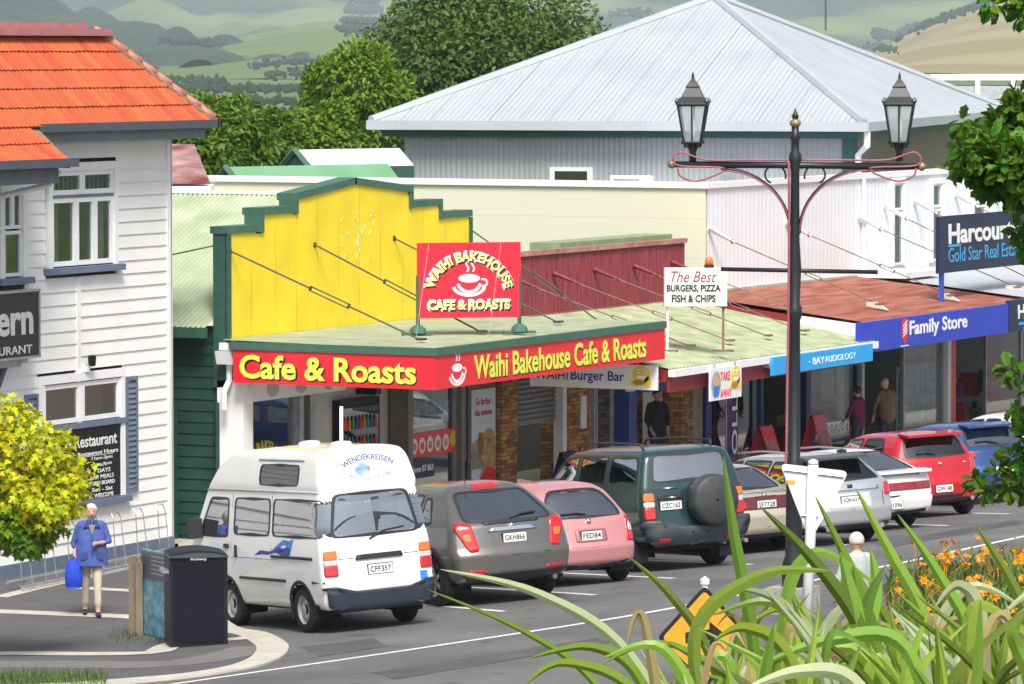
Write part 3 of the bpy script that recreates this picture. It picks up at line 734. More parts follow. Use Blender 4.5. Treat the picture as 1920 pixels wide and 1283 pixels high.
text(bk, 'WAIHI BAKEHOUSE', (3.0, .05, 1.55), XS, UP, 1.9, .17, mat('gold_lettering', (.6, .4, .05), .5), bold=.03, arc=.7)
MB().box((4.05, -.05, pz), (4.2, .2, 2.5)).build('door_frame', M_steel, bk); MB().box((4.42, -.05, pz), (4.58, .25, 2.5)).build('door_frame', M_steel, bk)
MB().box((4.58, .35, pz), (8.0, .42, 2.5)).build('cream_partition', mat('cream_panel', (.52, .51, .46), .6, var=.05), bk)
fr_ = MB().box((5.9, .2, pz), (7.35, .38, 2.1)).build('drinks_fridge', M_black, bk)
MB().box((5.98, .185, pz+.2), (7.27, .2, 1.95)).build('fridge_glass', M_tint, fr_)
r3 = random.Random(5)
for k in range(9):
    for j in range(3):
        x = 6.05+k*.135; MB().lathe([(.035, 0), (.035, .15), (.014, .2), (.014, .24)], (x, .17, .85+j*.36), 8).build('bottle', mat('bottle_%d' % (k % 4), [(.5, .02, .02), (.5, .25, .02), (.08, .25, .06), (.05, .1, .4)][k % 4], .2), fr_)
MB().box((5.9, .17, 1.0), (5.96, .2, 2.0)).build('fridge_light', mat('tube_light', (.9, .92, 1), .5, emit=1.5), fr_)
MB().box((6.75, -.05, 2.16), (6.95, .35, 2.26)).build('door_closer', M_black, bk)
MB().box((9.93, -.08, pz), (10.05, .2, 2.6)).build('mullion', mat('bronze_frame', (.2, .18, .16), .5, .3), bk); MB().box((7.9, -.08, pz), (8.08, .3, 2.6)).build('mullion', mat('bronze_frame', (.2, .18, .16), .5, .3), bk)
w_ = pane(bk, 8.08, 9.93, pz+.25, 2.5)
strip_ = MB().box((8.1, .03, .93), (9.92, .045, 1.36)).build('food_poster', M_red, w_)
food = [(.62, .3, .08), (.65, .1, .05), (.5, .35, .15), (.6, .33, .05), (.6, .4, .1)]
for k in range(5):
    o_ = (8.32+k*.30, .03, 1.13); poly(MB(), ell(0, 0, .12, .145, 18), o_, XS, UP, .003).build('plate', M_signw, strip_)
    poly(MB(), ell(.0, -.01, .075, .075, 10), (o_[0], .026, o_[2]), XS, UP, .004).build('dish', mat('food_%d' % k, food[k], .6, var=.4, scale=30), strip_)
poly(MB(), ell(0, 0, .12, .16, 16), (9.8, .028, 1.18), XS, UP).build('burger_picture', mat('burger_yellow', (.75, .5, .06), .5, var=.3, scale=20), strip_)
ph = MB().box((8.1, .035, .55), (9.1, .045, .86)).build('phone_panel', M_navy, w_); text(ph, 'Phone 07 863', (8.62, .034, .72), XS, UP, .85, .12, M_wtext, bold=.02)
r4 = random.Random(9)
for k in range(6): MB().box((8.2+k*.28, .1, 1.5), (8.42+k*.28, .11, 1.5+r4.uniform(.25, .42))).build('card', mat('card_%d' % k, (r4.uniform(.3, .8), r4.uniform(.4, .8), r4.uniform(.5, .8)), .6, var=.4, scale=14), w_)
MB().box((8.1, .3, 1.36), (9.9, .7, 1.42)).build('display_shelf', M_steel, w_)
# dog poster panel
po = MB().box((10.30, -.02, pz), (11.42, .02, 2.5)).build('window_surround', mat('bronze_frame2', (.10, .10, .10), .5), bk)
MB().box((10.42, -.035, .1), (11.36, -.02, 2.0)).build('poster', mat('poster_sky', (.62, .70, .78), .6, var=.08, scale=2), po)
poly(MB(), [(-.47, 0), (.47, 0), (.47, .55), (.1, .66), (-.47, .48)], (10.89, -.036, .55), XS, UP).build('poster_hills', mat('poster_field', (.42, .36, .12), .7, col2=(.12, .2, .3), scale=3), po)
dog = MB(); poly(dog, [(-.10, -.5), (.36, -.5), (.40, -.1), (.44, .22), (.34, .44), (.12, .50), (-.06, .40), (-.16, .22), (-.2, -.02), (-.06, -.14), (-.12, -.3)], (10.93, -.042, .78), XS, UP); dog.build('poster_dog', mat('dog_tan', (.48, .29, .12), .7, var=.25, scale=8), po)
poly(MB(), [(-.17, .0), (-.02, -.22), (.06, -.02), (.02, .2), (-.1, .22)], (10.80, -.049, 1.0), XS, UP).build('poster_ear', mat('dog_brown', (.26, .12, .04), .7, var=.2, scale=8), po)
poly(MB(), ell(0, 0, .03, .03, 10), (11.07, -.049, 1.06), XS, UP).build('poster_eye', M_black, po)
poly(MB(), [(-.3, -.1), (.42, -.1), (.42, .22), (.1, .3), (-.15, .15)], (10.92, -.049, .28), XS, UP).build('poster_red', M_red, po)
text(po, 'Go further', (10.87, -.036, 1.78), XS, UP, .62, .13, M_rtext, bold=.01); text(po, 'this summer.', (10.89, -.036, 1.58), XS, UP, .72, .12, M_rtext, bold=.01)
for k in range(2): MB().box((10.6, -.039, 1.42-k*.05), (11.15, -.036, 1.435-k*.05)).build('small_print', M_motif, po)
# ================================================================== BURGER BAR
bb_ = thing('burger_bar', 'takeaway shop with maroon iron parapet and weathered green canopy', 'building', (15, 2, 0))
corr((10.45, 0, 3.15), (9.2, 0, 0), (0, 0, 1.22), 120, .012).build('maroon_parapet', M_maroon, bb_, True)
MB().box((10.42, -.05, 4.36), (19.68, .1, 4.45)).build('parapet_cap', mat('rusty_cap', (.33, .11, .10), .7, col2=(.45, .25, .2), scale=4), bb_)
MB().box((14.6, .25, 4.3), (19.6, .9, 4.53)).build('green_flashing', mat('olive_green', (.26, .33, .17), .6), bb_)
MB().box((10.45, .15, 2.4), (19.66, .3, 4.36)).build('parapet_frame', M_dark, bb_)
GL, GR_ = 10.3, 19.6
corr((GL, -.02, 3.22), (GR_-GL, 0, 0), (0, -4.06, -.70), 61, .012).build('canopy_roof', M_palegreen2, bb_, True)
MB().box((GL, -4.16, 2.38), (GR_+.08, -4.03, 2.51)).build('gutter', M_trimw, bb_)
MB().box((GL+.05, -4.03, 2.1), (GR_-.3, -3.98, 2.40)).build('maroon_fascia', mat('maroon_board', (.26, .02, .03), .5, var=.1), bb_)
MB().prism([(GL, -.05, 2.42), (GL, -.05, 3.17), (GL, -4.0, 2.50), (GL, -4.0, 2.30)], (.05, 0, 0)).build('end_panel', mat('maroon_board', (.26, .02, .03)), bb_)
MB().box((GL+.1, -3.95, 2.28), (GR_-.1, -.05, 2.34)).build('soffit', mat('canopy_soffit', (.45, .45, .43)), bb_)
for k in range(5):
    s = 12.0+k*1.75; t = (s+1.05, -3.2, 2.75)
    fin(MB(), (s, -.02, 4.0), (s+.25, -.5, 3.78), .05, .02).build('rod_bracket', M_maroon, bb_)
    turnrod(bb_, (s+.2, -.4, 3.82), t, M_rustrod, .012, .5, .62, .028)
# light-box sign on two legs
lb = thing('lightbox_sign', 'white lightbox sign for burgers and pizza on two legs', 'sign', (13.6, -3.2, 2.7))
LA, LB = atZ(1250, 648, 2.80), atZ(1357, 662, 2.66)
lx_ = Vector((LB.x-LA.x, LB.y-LA.y, 0)).normalized(); ln = lx_.cross(UP); lc = Vector(((LA.x+LB.x)/2, (LA.y+LB.y)/2, 0)); lw = (Vector((LB.x, LB.y, 0))-Vector((LA.x, LA.y, 0))).length/2+.05
MB().obox(lc+UP*3.87, lx_*lw, ln*.1, UP*.35).build('cabinet', mat('cream_box', (.72, .72, .66), .5, var=.06), lb)
MB().obox(lc+UP*3.87+ln*.102-lx_*.04, lx_*(lw-.1), ln*.004, UP*.31).build('face', M_signw, lb)
for q in (-1, 1): MB().obox(lc+lx_*q*(lw-.06)+UP*3.11, lx_*.02, ln*.02, UP*.42).build('leg', M_rustrod if q > 0 else M_trimw, lb); MB().obox(lc+lx_*q*(lw-.06)+UP*2.70, lx_*.2, ln*.04, UP*.02).build('foot', M_rustrod, lb)
fo = lc+UP*3.87+ln*.106-lx_*.04
text(lb, 'The Best', fo+UP*.19, lx_, UP, lw*1.45, .2, mat('script_red', (.35, .05, .06), .5), shear=.35)
text(lb, 'BURGERS, PIZZA', fo-UP*.03, lx_, UP, lw*1.72, .145, M_btext, bold=.03); text(lb, 'FISH & CHIPS', fo-UP*.21, lx_, UP, lw*1.4, .14, M_btext, bold=.03)
bc = lc+lx_*.25+UP*4.22
MB().lathe([(.09, 0), (.09, .05)], bc, 12).build('beacon_base', M_plast, lb); MB().lathe([(.075, .05), (.075, .14), (.05, .19), (.01, .2)], bc, 12).build('beacon', mat('orange_beacon', (.85, .2, .02), .25, coat=.5), lb, True)
# hanging signs
hs_ = thing('hanging_sign', 'white burger bar sign hanging under canopy edge', 'sign', (9.8, -2.8, 2.3))
HA, HB = Vector((10.35, -1.45, 0)), Vector((10.35, -4.0, 0))
MB().box((9.96, -3.98, 2.16), (10.0, -1.45, 2.60)).build('board', M_signw, hs_)
MB().box((9.97, -2.0, 2.6), (9.99, -1.98, 3.12)).build('hanger', M_steel, hs_); MB().box((9.97, -3.6, 2.6), (9.99, -3.58, 3.12)).build('hanger', M_steel, hs_)
text(hs_, 'WAIHI', (9.96, -1.88, 2.37), YB, UP, .66, .15, mat('plum_lettering', (.25, .01, .06), .5), bold=.01)
text(hs_, 'Burger Bar', (9.96, -2.80, 2.36), YB, UP, 1.06, .23, M_bltext, bold=.015)
M_emoji = mat('emoji_yellow', (.85, .62, .02), .4, var=.04); M_bun = mat('bun_brown', (.42, .2, .05), .6, var=.3, scale=30)
def smiley(parent, o, X, k):
    o = Vector(o); m1 = MB(); poly(m1, ell(0, .05, .17, .16, 20), o, X, UP); poly(m1, ell(-.12, -.10, .09, .06, 12), o, X, UP); poly(m1, ell(.13, -.08, .07, .1, 12), o, X, UP)
    def sc(mb, m_, nm, off): 
        N = Vector(X).cross(UP); mb.v = [tuple(o+(Vector(v)-o)*k+N*off) for v in mb.v]; mb.build(nm, m_, parent)
    sc(m1, M_emoji, 'smiley_face', 0)
    m2 = MB(); poly(m2, ell(-.06, .11, .035, .045, 10), o, X, UP); poly(m2, ell(.07, .11, .035, .045, 10), o, X, UP); poly(m2, [(-.08, .03), (.11, .03), (.09, -.02), (-.06, -.02)], o, X, UP); sc(m2, M_wtext, 'eyes', .005)
    m3 = MB(); poly(m3, ell(-.06, .11, .012, .018, 8), o, X, UP); poly(m3, ell(.07, .11, .012, .018, 8), o, X, UP); sc(m3, M_btext, 'pupils', .010)
    m4 = MB(); poly(m4, ell(-.04, -.09, .11, .05, 14), o, X, UP); sc(m4, M_bun, 'burger', .010)
smiley(hs_, (9.958, -3.66, 2.38), YB, 1.0)
bsn = thing('fascia_board', 'white board lettered BAR beside brick pillar', 'sign', (18.5, -.2, 1.7))
MB().box((16.2, -.42, 1.62), (20.2, -.36, 2.02)).build('board', M_signw, bsn); text(bsn, 'BURGER BAR', (18.05, -.42, 1.82), XS, UP, 3.4, .27, M_btext, bold=.03, off=.003); text(bsn, 'BURGER BAR', (18.02, -.42, 1.84), XS, UP, 3.4, .27, M_rtext, bold=.02, off=.007)
MB().tube([(16.6, -.39, 2.0), (16.6, -.39, 2.3)], .01, 6).tube([(19.8, -.39, 2.0), (19.8, -.39, 2.3)], .01, 6).build('hanger', M_steel, bsn)
ta = thing('takeaway_sign', 'white TAKE AWAY sign with smiling face hung from gutter', 'sign', (12.4, -4.2, 1.9))
MB().box((11.68, -4.22, 1.86), (13.05, -4.19, 2.44)).build('board', M_signw, ta)
text(ta, 'TAKE', (12.33, -4.22, 2.28), XS, UP, .42, .16, mat('warm_red', (.75, .03, .02), .5), bold=.01); text(ta, 'AWAY', (12.36, -4.22, 1.97), XS, UP, .48, .15, mat('warm_red', (.75, .03, .02)), bold=.01)
smiley(ta, (12.78, -4.22, 2.2), XS, 1.15)
poly(MB(), ell(0, 0, .20, .24, 20), (11.93, -4.222, 2.15), XS, UP).build('drink_disc', mat('disc_grey', (.35, .4, .42), .5), ta); poly(MB(), [(-.1, -.18), (.1, -.18), (.13, .0), (-.13, .0)], (11.93, -4.23, 2.12), XS, UP).build('cup_blue', mat('cup_blue', (.03, .2, .6), .5), ta); poly(MB(), ell(0, .06, .12, .1, 12), (11.93, -4.23, 2.15), XS, UP).build('cup_food', mat('cup_food', (.6, .4, .2), .6, var=.3, scale=30), ta)
MB().box((11.9, -4.21, 2.44), (11.92, -4.19, 2.52)).box((12.8, -4.21, 2.44), (12.82, -4.19, 2.52)).build('hook', M_steel, ta)
# burger bar front
z0 = pathz(13, 0); z1_ = pathz(18, 0)
brickpier(bb_, 11.46, 12.08, z0, 2.45)
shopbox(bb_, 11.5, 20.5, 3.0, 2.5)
sh_ = MB().box((12.1, .1, 1.2), (14.05, .12, 2.4)).build('roller_shutter', mat('shutter_grey', (.30, .29, .29), .5, .3, var=.1), bb_)
for k in range(12): MB().tube([(12.1, .09, 1.27+k*.095), (14.05, .09, 1.27+k*.095)], .042, 8).build('slat', MATS['shutter_grey'], sh_, True)
MB().box((12.1, .9, z0), (14.0, 1.0, .55)).build('counter', mat('counter_tan', (.40, .30, .18), .6), bb_); MB().box((12.5, .85, .62), (13.8, .88, 1.15)).build('notice_board', mat('cork', (.35, .18, .08), .8), bb_)
for k, (c_, x) in enumerate((((.6, .6, .65), 12.55), ((.65, .1, .02), 12.9), ((.55, .55, .7), 13.3))): MB().box((x, .83, .65), (x+.32, .845, 1.1)).build('notice', mat('notice_%d' % k, c_, .7, var=.1), bb_)
MB().box((14.02, -.1, z0), (14.18, .1, 2.4)).build('shutter_post', M_signw, bb_)
for k in range(9): MB().box((14.185, -.11, .0+k*.27), (14.235, -.05, .14+k*.27)).build('ribbon_stripe', M_red if k % 2 else M_dgreen, bb_)
brickpier(bb_, 14.26, 15.22, z0, 2.4, -.1, .5)
MB().box((14.75, -.125, 1.0), (14.98, -.103, 1.62)).build('paper_notice', M_signw, bb_)
pane(bb_, 15.25, 16.15, z1_+.1, 2.3, .3, name='door'); pane(bb_, 16.2, 17.0, z1_+.1, 2.3, .3, name='door')
MB().box((17.0, -.05, z1_), (17.35, .3, 2.3)).build('blue_post', mat('post_blue', (.02, .06, .30), .5), bb_)
brickpier(bb_, 17.4, 19.2, z1_, 2.2, .7, .9, 'brick_wall')
brickpier(bb_, 19.25, 19.82, z1_, 2.1)
MB().box((19.82, -.06, z1_), (20.4, .2, 2.2)).build('cream_pier', mat('pier_cream', (.42, .40, .28), .7), bb_); MB().box((20.42, -.12, z1_-.1), (20.7, .2, 2.3)).build('blue_pier', mat('pier_blue', (.02, .03, .28), .5), bb_)
# leaning chalk board
ab = thing('sandwich_board', 'black sandwich board standing by roller shutter', 'board', (12.6, -.9, pathz(12.6, -.9)))
q = pathz(12.6, -.9)
for d in (-1, 1): MB().obox((12.6, -.9+d*.16, q+.48), (.28, 0, 0), Vector((0, -d*.14, .46)), (0, .012, .004)).build('panel', M_black, ab)
MB().obox((12.62, -1.075, q+.48), (.20, 0, 0), Vector((0, .1, .33)), (0, .004, .001)).build('sheet', M_signw, ab)
# ================================================================== FAMILY STORE / WHITE BUILDING
fs = thing('shop_building', 'white iron building with blue store fascia and rusty canopy', 'building', (30, 3, -.5))
WT = 5.43
corr((20.72, 0, 2.3), (30, 0, 0), (0, 0, WT-2.3), 150, .005, 4).build('front_wall', M_wiron, fs, True)
cm = bpy.data.materials.new('cream_block_wall'); cm.use_nodes = True; n_ = cm.node_tree.nodes; l_ = cm.node_tree.links
tc = n_.new('ShaderNodeTexCoord'); mp = n_.new('ShaderNodeMapping'); mp.inputs['Rotation'].default_value = (R(90), 0, R(90)); l_.new(tc.outputs['Object'], mp.inputs[0])
bt = n_.new('ShaderNodeTexBrick'); bt.inputs['Color1'].default_value = (.70, .69, .54, 1); bt.inputs['Color2'].default_value = (.66, .66, .52, 1); bt.inputs['Mortar'].default_value = (.60, .60, .47, 1)
bt.inputs['Scale'].default_value = 1; bt.inputs['Brick Width'].default_value = .8; bt.inputs['Row Height'].default_value = .4; bt.inputs['Mortar Size'].default_value = .012
l_.new(mp.outputs[0], bt.inputs[0]); l_.new(bt.outputs[0], n_['Principled BSDF'].inputs['Base Color']); n_['Principled BSDF'].inputs['Roughness'].default_value = .8
MB().box((20.68, .02, -1), (20.9, 14, WT-.02)).build('side_wall', cm, fs)
MB().box((20.62, -.06, WT-.02), (51, .14, WT+.10)).box((20.62, .14, WT-.02), (20.95, 14, WT+.10)).build('roof_flashing', M_trimw, fs)
MB().box((20.9, .14, 4.3), (50.7, 14, 4.4)).build('roof_deck', M_zinc, fs)
for x0, x1, za, zb in ((30.36, 30.92, 3.48, 5.27), (32.62, 33.16, 3.48, 5.2), (35.1, 35.86, 3.5, 5.25), (38.2, 38.8, 3.5, 5.2)):
    window(fs, x0, x1, za, zb, [(za+.0, za+1.15, []), (za+1.2, zb, [])], y=-.03, fw=.05, sill=False, inner=0)
    MB().box((x0, .02, za), (x1, .03, zb)).build('blind', mat('grey_room', (.14, .16, .17), .6, var=.3, scale=3), fs)
MB().tube([(28.65, -.06, 5.4), (28.65, -.06, 3.2)], .05).build('downpipe', M_trimw, fs)
# canopies
MB().box((20.5, -.08, 3.22), (50, -.01, 3.36)).build('apron_flashing', mat('grey_timber', (.42, .42, .36), .7, var=.15), fs)
corr((19.7, -.04, 3.32), (8.9, 0, 0), (0, -3.92, -.46), 58, .011).build('canopy_roof', M_rust, fs, True)
corr((28.5, -.04, 3.36), (21, 0, 0), (0, -3.92, -.42), 120, .011, 4).build('canopy_roof', M_zinc, fs, True)
MB().box((28.3, -1.2, 3.3), (30.2, -.05, 3.42)).build('roof_flashing', M_trimw, fs)
bf = MB().box((18.94, -4.06, 2.30), (26.93, -3.98, 2.90)).build('blue_fascia', M_blue, fs)
text(bf, 'Family Store', (23.05, -4.06, 2.63), XS, UP, 3.1, .37, M_wtext, bold=.025)
shd = MB(); poly(shd, [(-.17, .22), (0, .27), (.17, .22), (.17, -.1), (0, -.27), (-.17, -.1)], (21.25, -4.062, 2.62), XS, UP); shd.build('shield_emblem', mat('shield_red', (.72, .02, .03), .4), bf)
for k in range(4): poly(MB(), [(-.10, -.12+k*.07), (.10, -.02+k*.07), (.10, .01+k*.07), (-.10, -.09+k*.07)], (21.25, -4.069, 2.62), XS, UP).build('shield_stroke', M_wtext, bf)
MB().box((21.05, -4.065, 2.325), (21.45, -4.062, 2.345)).build('small_print', M_wtext, bf)
ba = MB().box((14.43, -4.24, 2.16), (19.2, -4.18, 2.49)).build('sky_fascia', M_sky, bb_); 
MB().box((14.43, -4.18, 2.3), (14.5, -4.0, 2.45)).box((19.1, -4.18, 2.3), (19.17, -4.0, 2.45)).build('fascia_bracket', M_steel, bb_)
text(ba, 'BAY', (16.55, -4.24, 2.32), XS, UP, .55, .13, M_wtext, bold=.02); text(ba, 'AUDIOLOGY', (17.6, -4.24, 2.32), XS, UP, 1.5, .12, M_wtext); MB().box((16.1, -4.245, 2.31), (16.15, -4.241, 2.33)).build('dot', M_wtext, ba)
MB().box((13.0, -2.2, 1.86), (15.8, -2.1, 2.2)).build('under_canopy_sign', mat('deep_blue', (.012, .03, .18), .5), bb_)
nf = MB().box((26.96, -4.07, 2.30), (48, -3.98, 2.96)).build('navy_fascia', M_navy, fs)
text(nf, 'Harcourts', (28.75, -4.07, 2.70), XS, UP, 2.6, .30, M_wtext, bold=.025); MB().box((27.5, -4.076, 2.42), (27.85, -4.071, 2.48)).build('cyan_bar', M_cytext, nf)
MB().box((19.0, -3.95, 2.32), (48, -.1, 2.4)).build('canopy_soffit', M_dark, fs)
MB().prism([(19.62, -3.9, 2.4), (19.62, -2.4, 2.4), (19.62, -2.4, 2.98), (19.62, -3.9, 2.82)], (.06, 0, 0)).build('canopy_end', M_signw, fs); MB().prism([(19.62, -2.4, 2.4), (19.62, -.1, 2.4), (19.62, -.1, 3.24), (19.62, -2.4, 2.97)], (.06, 0, 0)).build('canopy_end', MATS['maroon_board'], fs)
for s, zt in ((20.75, 4.57), (24.6, 4.57), (28.46, 4.56), (29.9, 4.75), (31.6, 4.82), (34.06, 4.89), (36.5, 4.85)):
    fin(MB(), (s, -.02, zt+.05), (s+.3, -.45, zt-.25), .07, .025).build('rod_bracket', M_trimw, fs)
    turnrod(fs, (s+.28, -.42, zt-.23), (s+1.5, -3.1, 3.08), M_rustrod, .013, .5, .6, .03)
    MB().prism([(s+1.42, -3.3, 2.98), (s+1.42, -2.85, 3.05), (s+1.42, -2.85, 3.13), (s+1.42, -3.05, 3.13)], (.1, 0, 0)).build('rod_shoe', mat('shoe_cream', (.62, .6, .52), .6), fs)
hc = thing('estate_agent_sign', 'navy estate agent sign on blue post above canopy', 'sign', (28, -3, 3.0))
MB().box((25.55, -3.06, 3.56), (31.2, -2.98, 4.74)).build('board', M_navy, hc)
for x in (25.75, 30.9): MB().box((x, -3.05, 2.95), (x+.1, -2.97, 3.56)).build('post', mat('post_royal', (.03, .08, .45), .5), hc)
text(hc, 'Harcourts', (28.05, -3.06, 4.36), XS, UP, 4.0, .42, M_wtext, bold=.03); text(hc, 'Gold Star Real Estate', (28.15, -3.06, 3.92), XS, UP, 4.2, .30, M_cytext)
MB().box((26.05, -3.066, 4.09), (26.75, -3.061, 4.14)).build('cyan_bar', M_cytext, hc)
# store fronts
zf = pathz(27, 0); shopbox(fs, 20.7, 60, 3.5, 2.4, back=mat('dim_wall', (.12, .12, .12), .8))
pane(fs, 20.75, 23.2, zf+.25, 2.1, .05); pane(fs, 25.75, 28.5, zf+.25, 2.05, .05, fr=mat('navy_frame', (.02, .03, .12), .5)); 
MB().box((25.5, -.1, zf), (25.75, .2, 2.3)).build('blue_post', mat('navy_frame', (.02, .03, .12)), fs); MB().box((23.2, -.08, zf), (23.35, .2, 2.2)).build('blue_post', mat('navy_frame', (.02, .03, .12)), fs)
for x0, t, w_ in ((21.6, 'BRIC A BRAC', 1.9), (27.1, 'BOOKS\u2022FURNITURE', 2.6)):
    text(fs, t, (x0+.3, .04, -.05 if x0 < 25 else .12), XS, UP, w_, .2, M_wtext, bold=.02)
MB().box((28.5, -.1, zf), (28.65, .3, 2.1)).build('alloy_post', M_steel, fs)
MB().box((28.65, .9, zf), (31.0, 1.0, 2.1)).build('recess_wall', mat('recess_cream', (.42, .43, .36), .7, var=.05), fs)
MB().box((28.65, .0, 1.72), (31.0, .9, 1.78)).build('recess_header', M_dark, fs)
bow = MB(); poly(bow, [(-.26, .2), (0, .1), (.26, .2), (.26, -.05), (.06, .02), (.10, -.75), (-.06, -.75), (-.06, .02), (-.26, -.05)], (29.35, .89, 1.4), XS, UP); bow.build('ribbon_bow', mat('bow_brown', (.16, .06, .04), .6), fs)
for k, (x, z, w_, h_, c_) in enumerate(((29.85, 1.05, .45, .5, (.5, .52, .5)), (29.9, 1.5, .4, .12, (.03, .15, .4)), (30.45, .4, .3, .9, (.02, .05, .25)), (30.0, .85, .3, .1, (.1, .12, .15)))): MB().box((x, .87, z), (x+w_, .89, z+h_)).build('notice', mat('fs_notice_%d' % k, c_, .7, var=.15), fs)
w_ = pane(fs, 31.05, 33.4, zf+.2, 2.0, .02)
r5 = random.Random(2)
for j in range(5):
    for k in range(7):
        MB().box((31.2+k*.3, .12, -.35+j*.3), (31.46+k*.3, .13, -.13+j*.3)).build('listing_card', mat('listing_%d' % ((j*3+k) % 5), [(.62, .68, .68), (.5, .62, .66), (.66, .66, .55), (.45, .55, .7), (.6, .5, .45)][(j*3+k) % 5], .6, var=.3, scale=9), w_)
MB().box((31.1, .16, -.6), (33.35, .18, 1.2)).build('listing_backing', mat('listing_back', (.40, .48, .50), .6), w_)
MB().box((33.42, -.12, zf-.1), (33.6, .2, 2.3)).build('white_post', M_trimw, fs); MB().box((33.6, -.1, zf-.1), (33.95, .2, 2.3)).build('red_post', M_red, fs)
r6 = random.Random(4)
for j in range(5):
    for k in range(8):
        c_ = (r6.uniform(.02, .4), r6.uniform(.01, .12), r6.uniform(.02, .15)); MB().box((34.05+k*.24, .5+r6.random()*.3, -.6+j*.42), (34.24+k*.24, .9, -.6+j*.42+r6.uniform(.15, .34))).build('goods', mat('goods_%d' % ((j*8+k) % 9), c_, .6, var=.3, scale=12), fs)
pane(fs, 36.0, 38.3, zf+.2, 2.1, .02); pane(fs, 38.3, 41.5, zf+.2, 2.1, .02)
mp_ = MB().box((36.4, .08, -.3), (37.4, .09, 1.75)).build('magenta_poster', mat('magenta', (.42, .01, .10), .5, var=.15, scale=3), fs)
for k in range(16):
    x = 25.9+(k % 8)*.32; zz = -.3+(k//8)*.55; MB().box((x, .35+r6.random()*.3, zz), (x+r6.uniform(.12, .26), .75, zz+r6.uniform(.15, .42))).build('window_goods', mat('shelf_goods_%d' % (k % 6), [(.35, .06, .05), (.05, .12, .3), (.4, .3, .1), (.1, .25, .12), (.45, .42, .38), (.2, .05, .2)][k % 6], .6, var=.3, scale=12), fs)
for k in range(22):
    x = 36.1+(k % 11)*.45; zz = -.5+(k//11)*.7; MB().box((x, .4+r6.random()*.4, zz), (x+r6.uniform(.15, .35), .9, zz+r6.uniform(.2, .55))).build('window_goods', mat('shelf_goods_%d' % (k % 6), (.3, .3, .3)), fs)
MB().box((25.85, .3, -.36), (28.4, .8, -.31)).build('shelf', M_int, fs); MB().box((25.85, .3, .2), (28.4, .8, .24)).build('shelf', M_int, fs)
# goods inside books window
for k in range(10): MB().box((20.9+k*.23, .4+r6.random()*.5, -.5), (21.08+k*.23, .9, r6.uniform(.1, 1.2))).build('window_goods', mat('goods_%d' % (k % 9), (.1, .1, .1)), fs)
# sandwich boards and flag banner on the footpath
def aboard(label, x, y, m1, w_=.35, h_=.55):
    zb = pathz(x, y); a = thing('sandwich_board', label, 'board', (x, y, zb))
    for d in (-1, 1): MB().obox((x, y+d*.17, zb+h_), (w_, 0, 0), Vector((0, -d*.15, h_)), (0, .012, .003)).build('panel', m1, a)
    MB().obox((x, y-.19, zb+h_), (w_*.75, 0, 0), Vector((0, .14, h_*.75)), (0, .004, .001)).build('poster', mat('pale_red_poster', (.5, .2, .22), .6, var=.3, scale=8), a)
aboard('red framed sandwich board before shop doorway', 22.25, -.6, M_red, .30, .45); aboard('red framed sandwich board beside blue shop post', 24.9, -.6, M_red, .30, .5)
fl = thing('flag_banner', 'tall purple feather banner with white letters on pole', 'banner', (19.9, -.8, pathz(19.9, -.8)))
q = pathz(19.9, -.8)
MB().tube([(19.9, -.8, q), (19.9, -.8, q+2.35)], .015, 6).lathe([(.2, 0), (.2, .04), (.03, .07)], (19.9, -.8, q+.005), 12).build('pole', M_steel, fl)
MB().grid(lambda u, v: (19.92+.50*u, -.8+.03*math.sin(v*9+u*3), q+.35+1.95*v), 6, 20).build('flag', mat('purple_cloth', (.13, .06, .24), .8, var=.1), fl, True)
text(fl, 'OLLA', (20.17, -.835, q+1.25), UP, Vector((-1, 0, 0)), 1.6, .26, M_wtext, bold=.01, off=.03)
# ================================================================== WAREHOUSE
wa = TH-R(14); wf = Vector((math.cos(wa), math.sin(wa), 0)); wr = Vector((math.sin(wa), -math.cos(wa), 0))
E0 = atD(1152, 235, 125.5); EZW = E0.z; E0.z = 0
hw_, dp_ = 6.6, 26.0
wh = thing('warehouse', 'grey iron warehouse with large pale hip roof', 'building', (E0.x, E0.y, -1.3))
FL, FR = E0-wr*hw_, E0+wr*hw_; BL, BR = FL+wf*dp_, FR+wf*dp_; AP = E0+wf*dp_/2; AZ = EZW+3.45
def ribmat(name, col, ax, scale, strength=.5):
    m = mat(name, col, .45, var=.05, scale=.5); n = m.node_tree.nodes; l = m.node_tree.links
    tc = n.new('ShaderNodeTexCoord'); dt = n.new('ShaderNodeVectorMath'); dt.operation = 'DOT_PRODUCT'; dt.inputs[1].default_value = ax
    l.new(tc.outputs['Object'], dt.inputs[0]); mu = n.new('ShaderNodeMath'); mu.operation = 'MULTIPLY'; mu.inputs[1].default_value = scale; l.new(dt.outputs['Value'], mu.inputs[0])
    si = n.new('ShaderNodeMath'); si.operation = 'SINE'; l.new(mu.outputs[0], si.inputs[0]); bp = n.new('ShaderNodeBump'); bp.inputs['Strength'].default_value = strength; bp.inputs['Distance'].default_value = .02
    l.new(si.outputs[0], bp.inputs['Height']); l.new(bp.outputs[0], n['Principled BSDF'].inputs['Normal']); return m
Z = lambda v, z: (v.x, v.y, z)
rf1 = ribmat('roof_ribs_front', (.44, .475, .505), wr, 2*math.pi/.15); rf2 = ribmat('roof_ribs_side', (.44, .475, .505), wf, 2*math.pi/.15)
for nm, a, b, m_ in (('roof_plane', FL, FR, rf1), ('roof_plane', FR, BR, rf2), ('roof_plane', BR, BL, rf1), ('roof_plane', BL, FL, rf2)):
    MB().add([Z(a, EZW+.08), Z(b, EZW+.08), Z(AP, AZ)], [(0, 1, 2)]).build(nm, m_, wh)
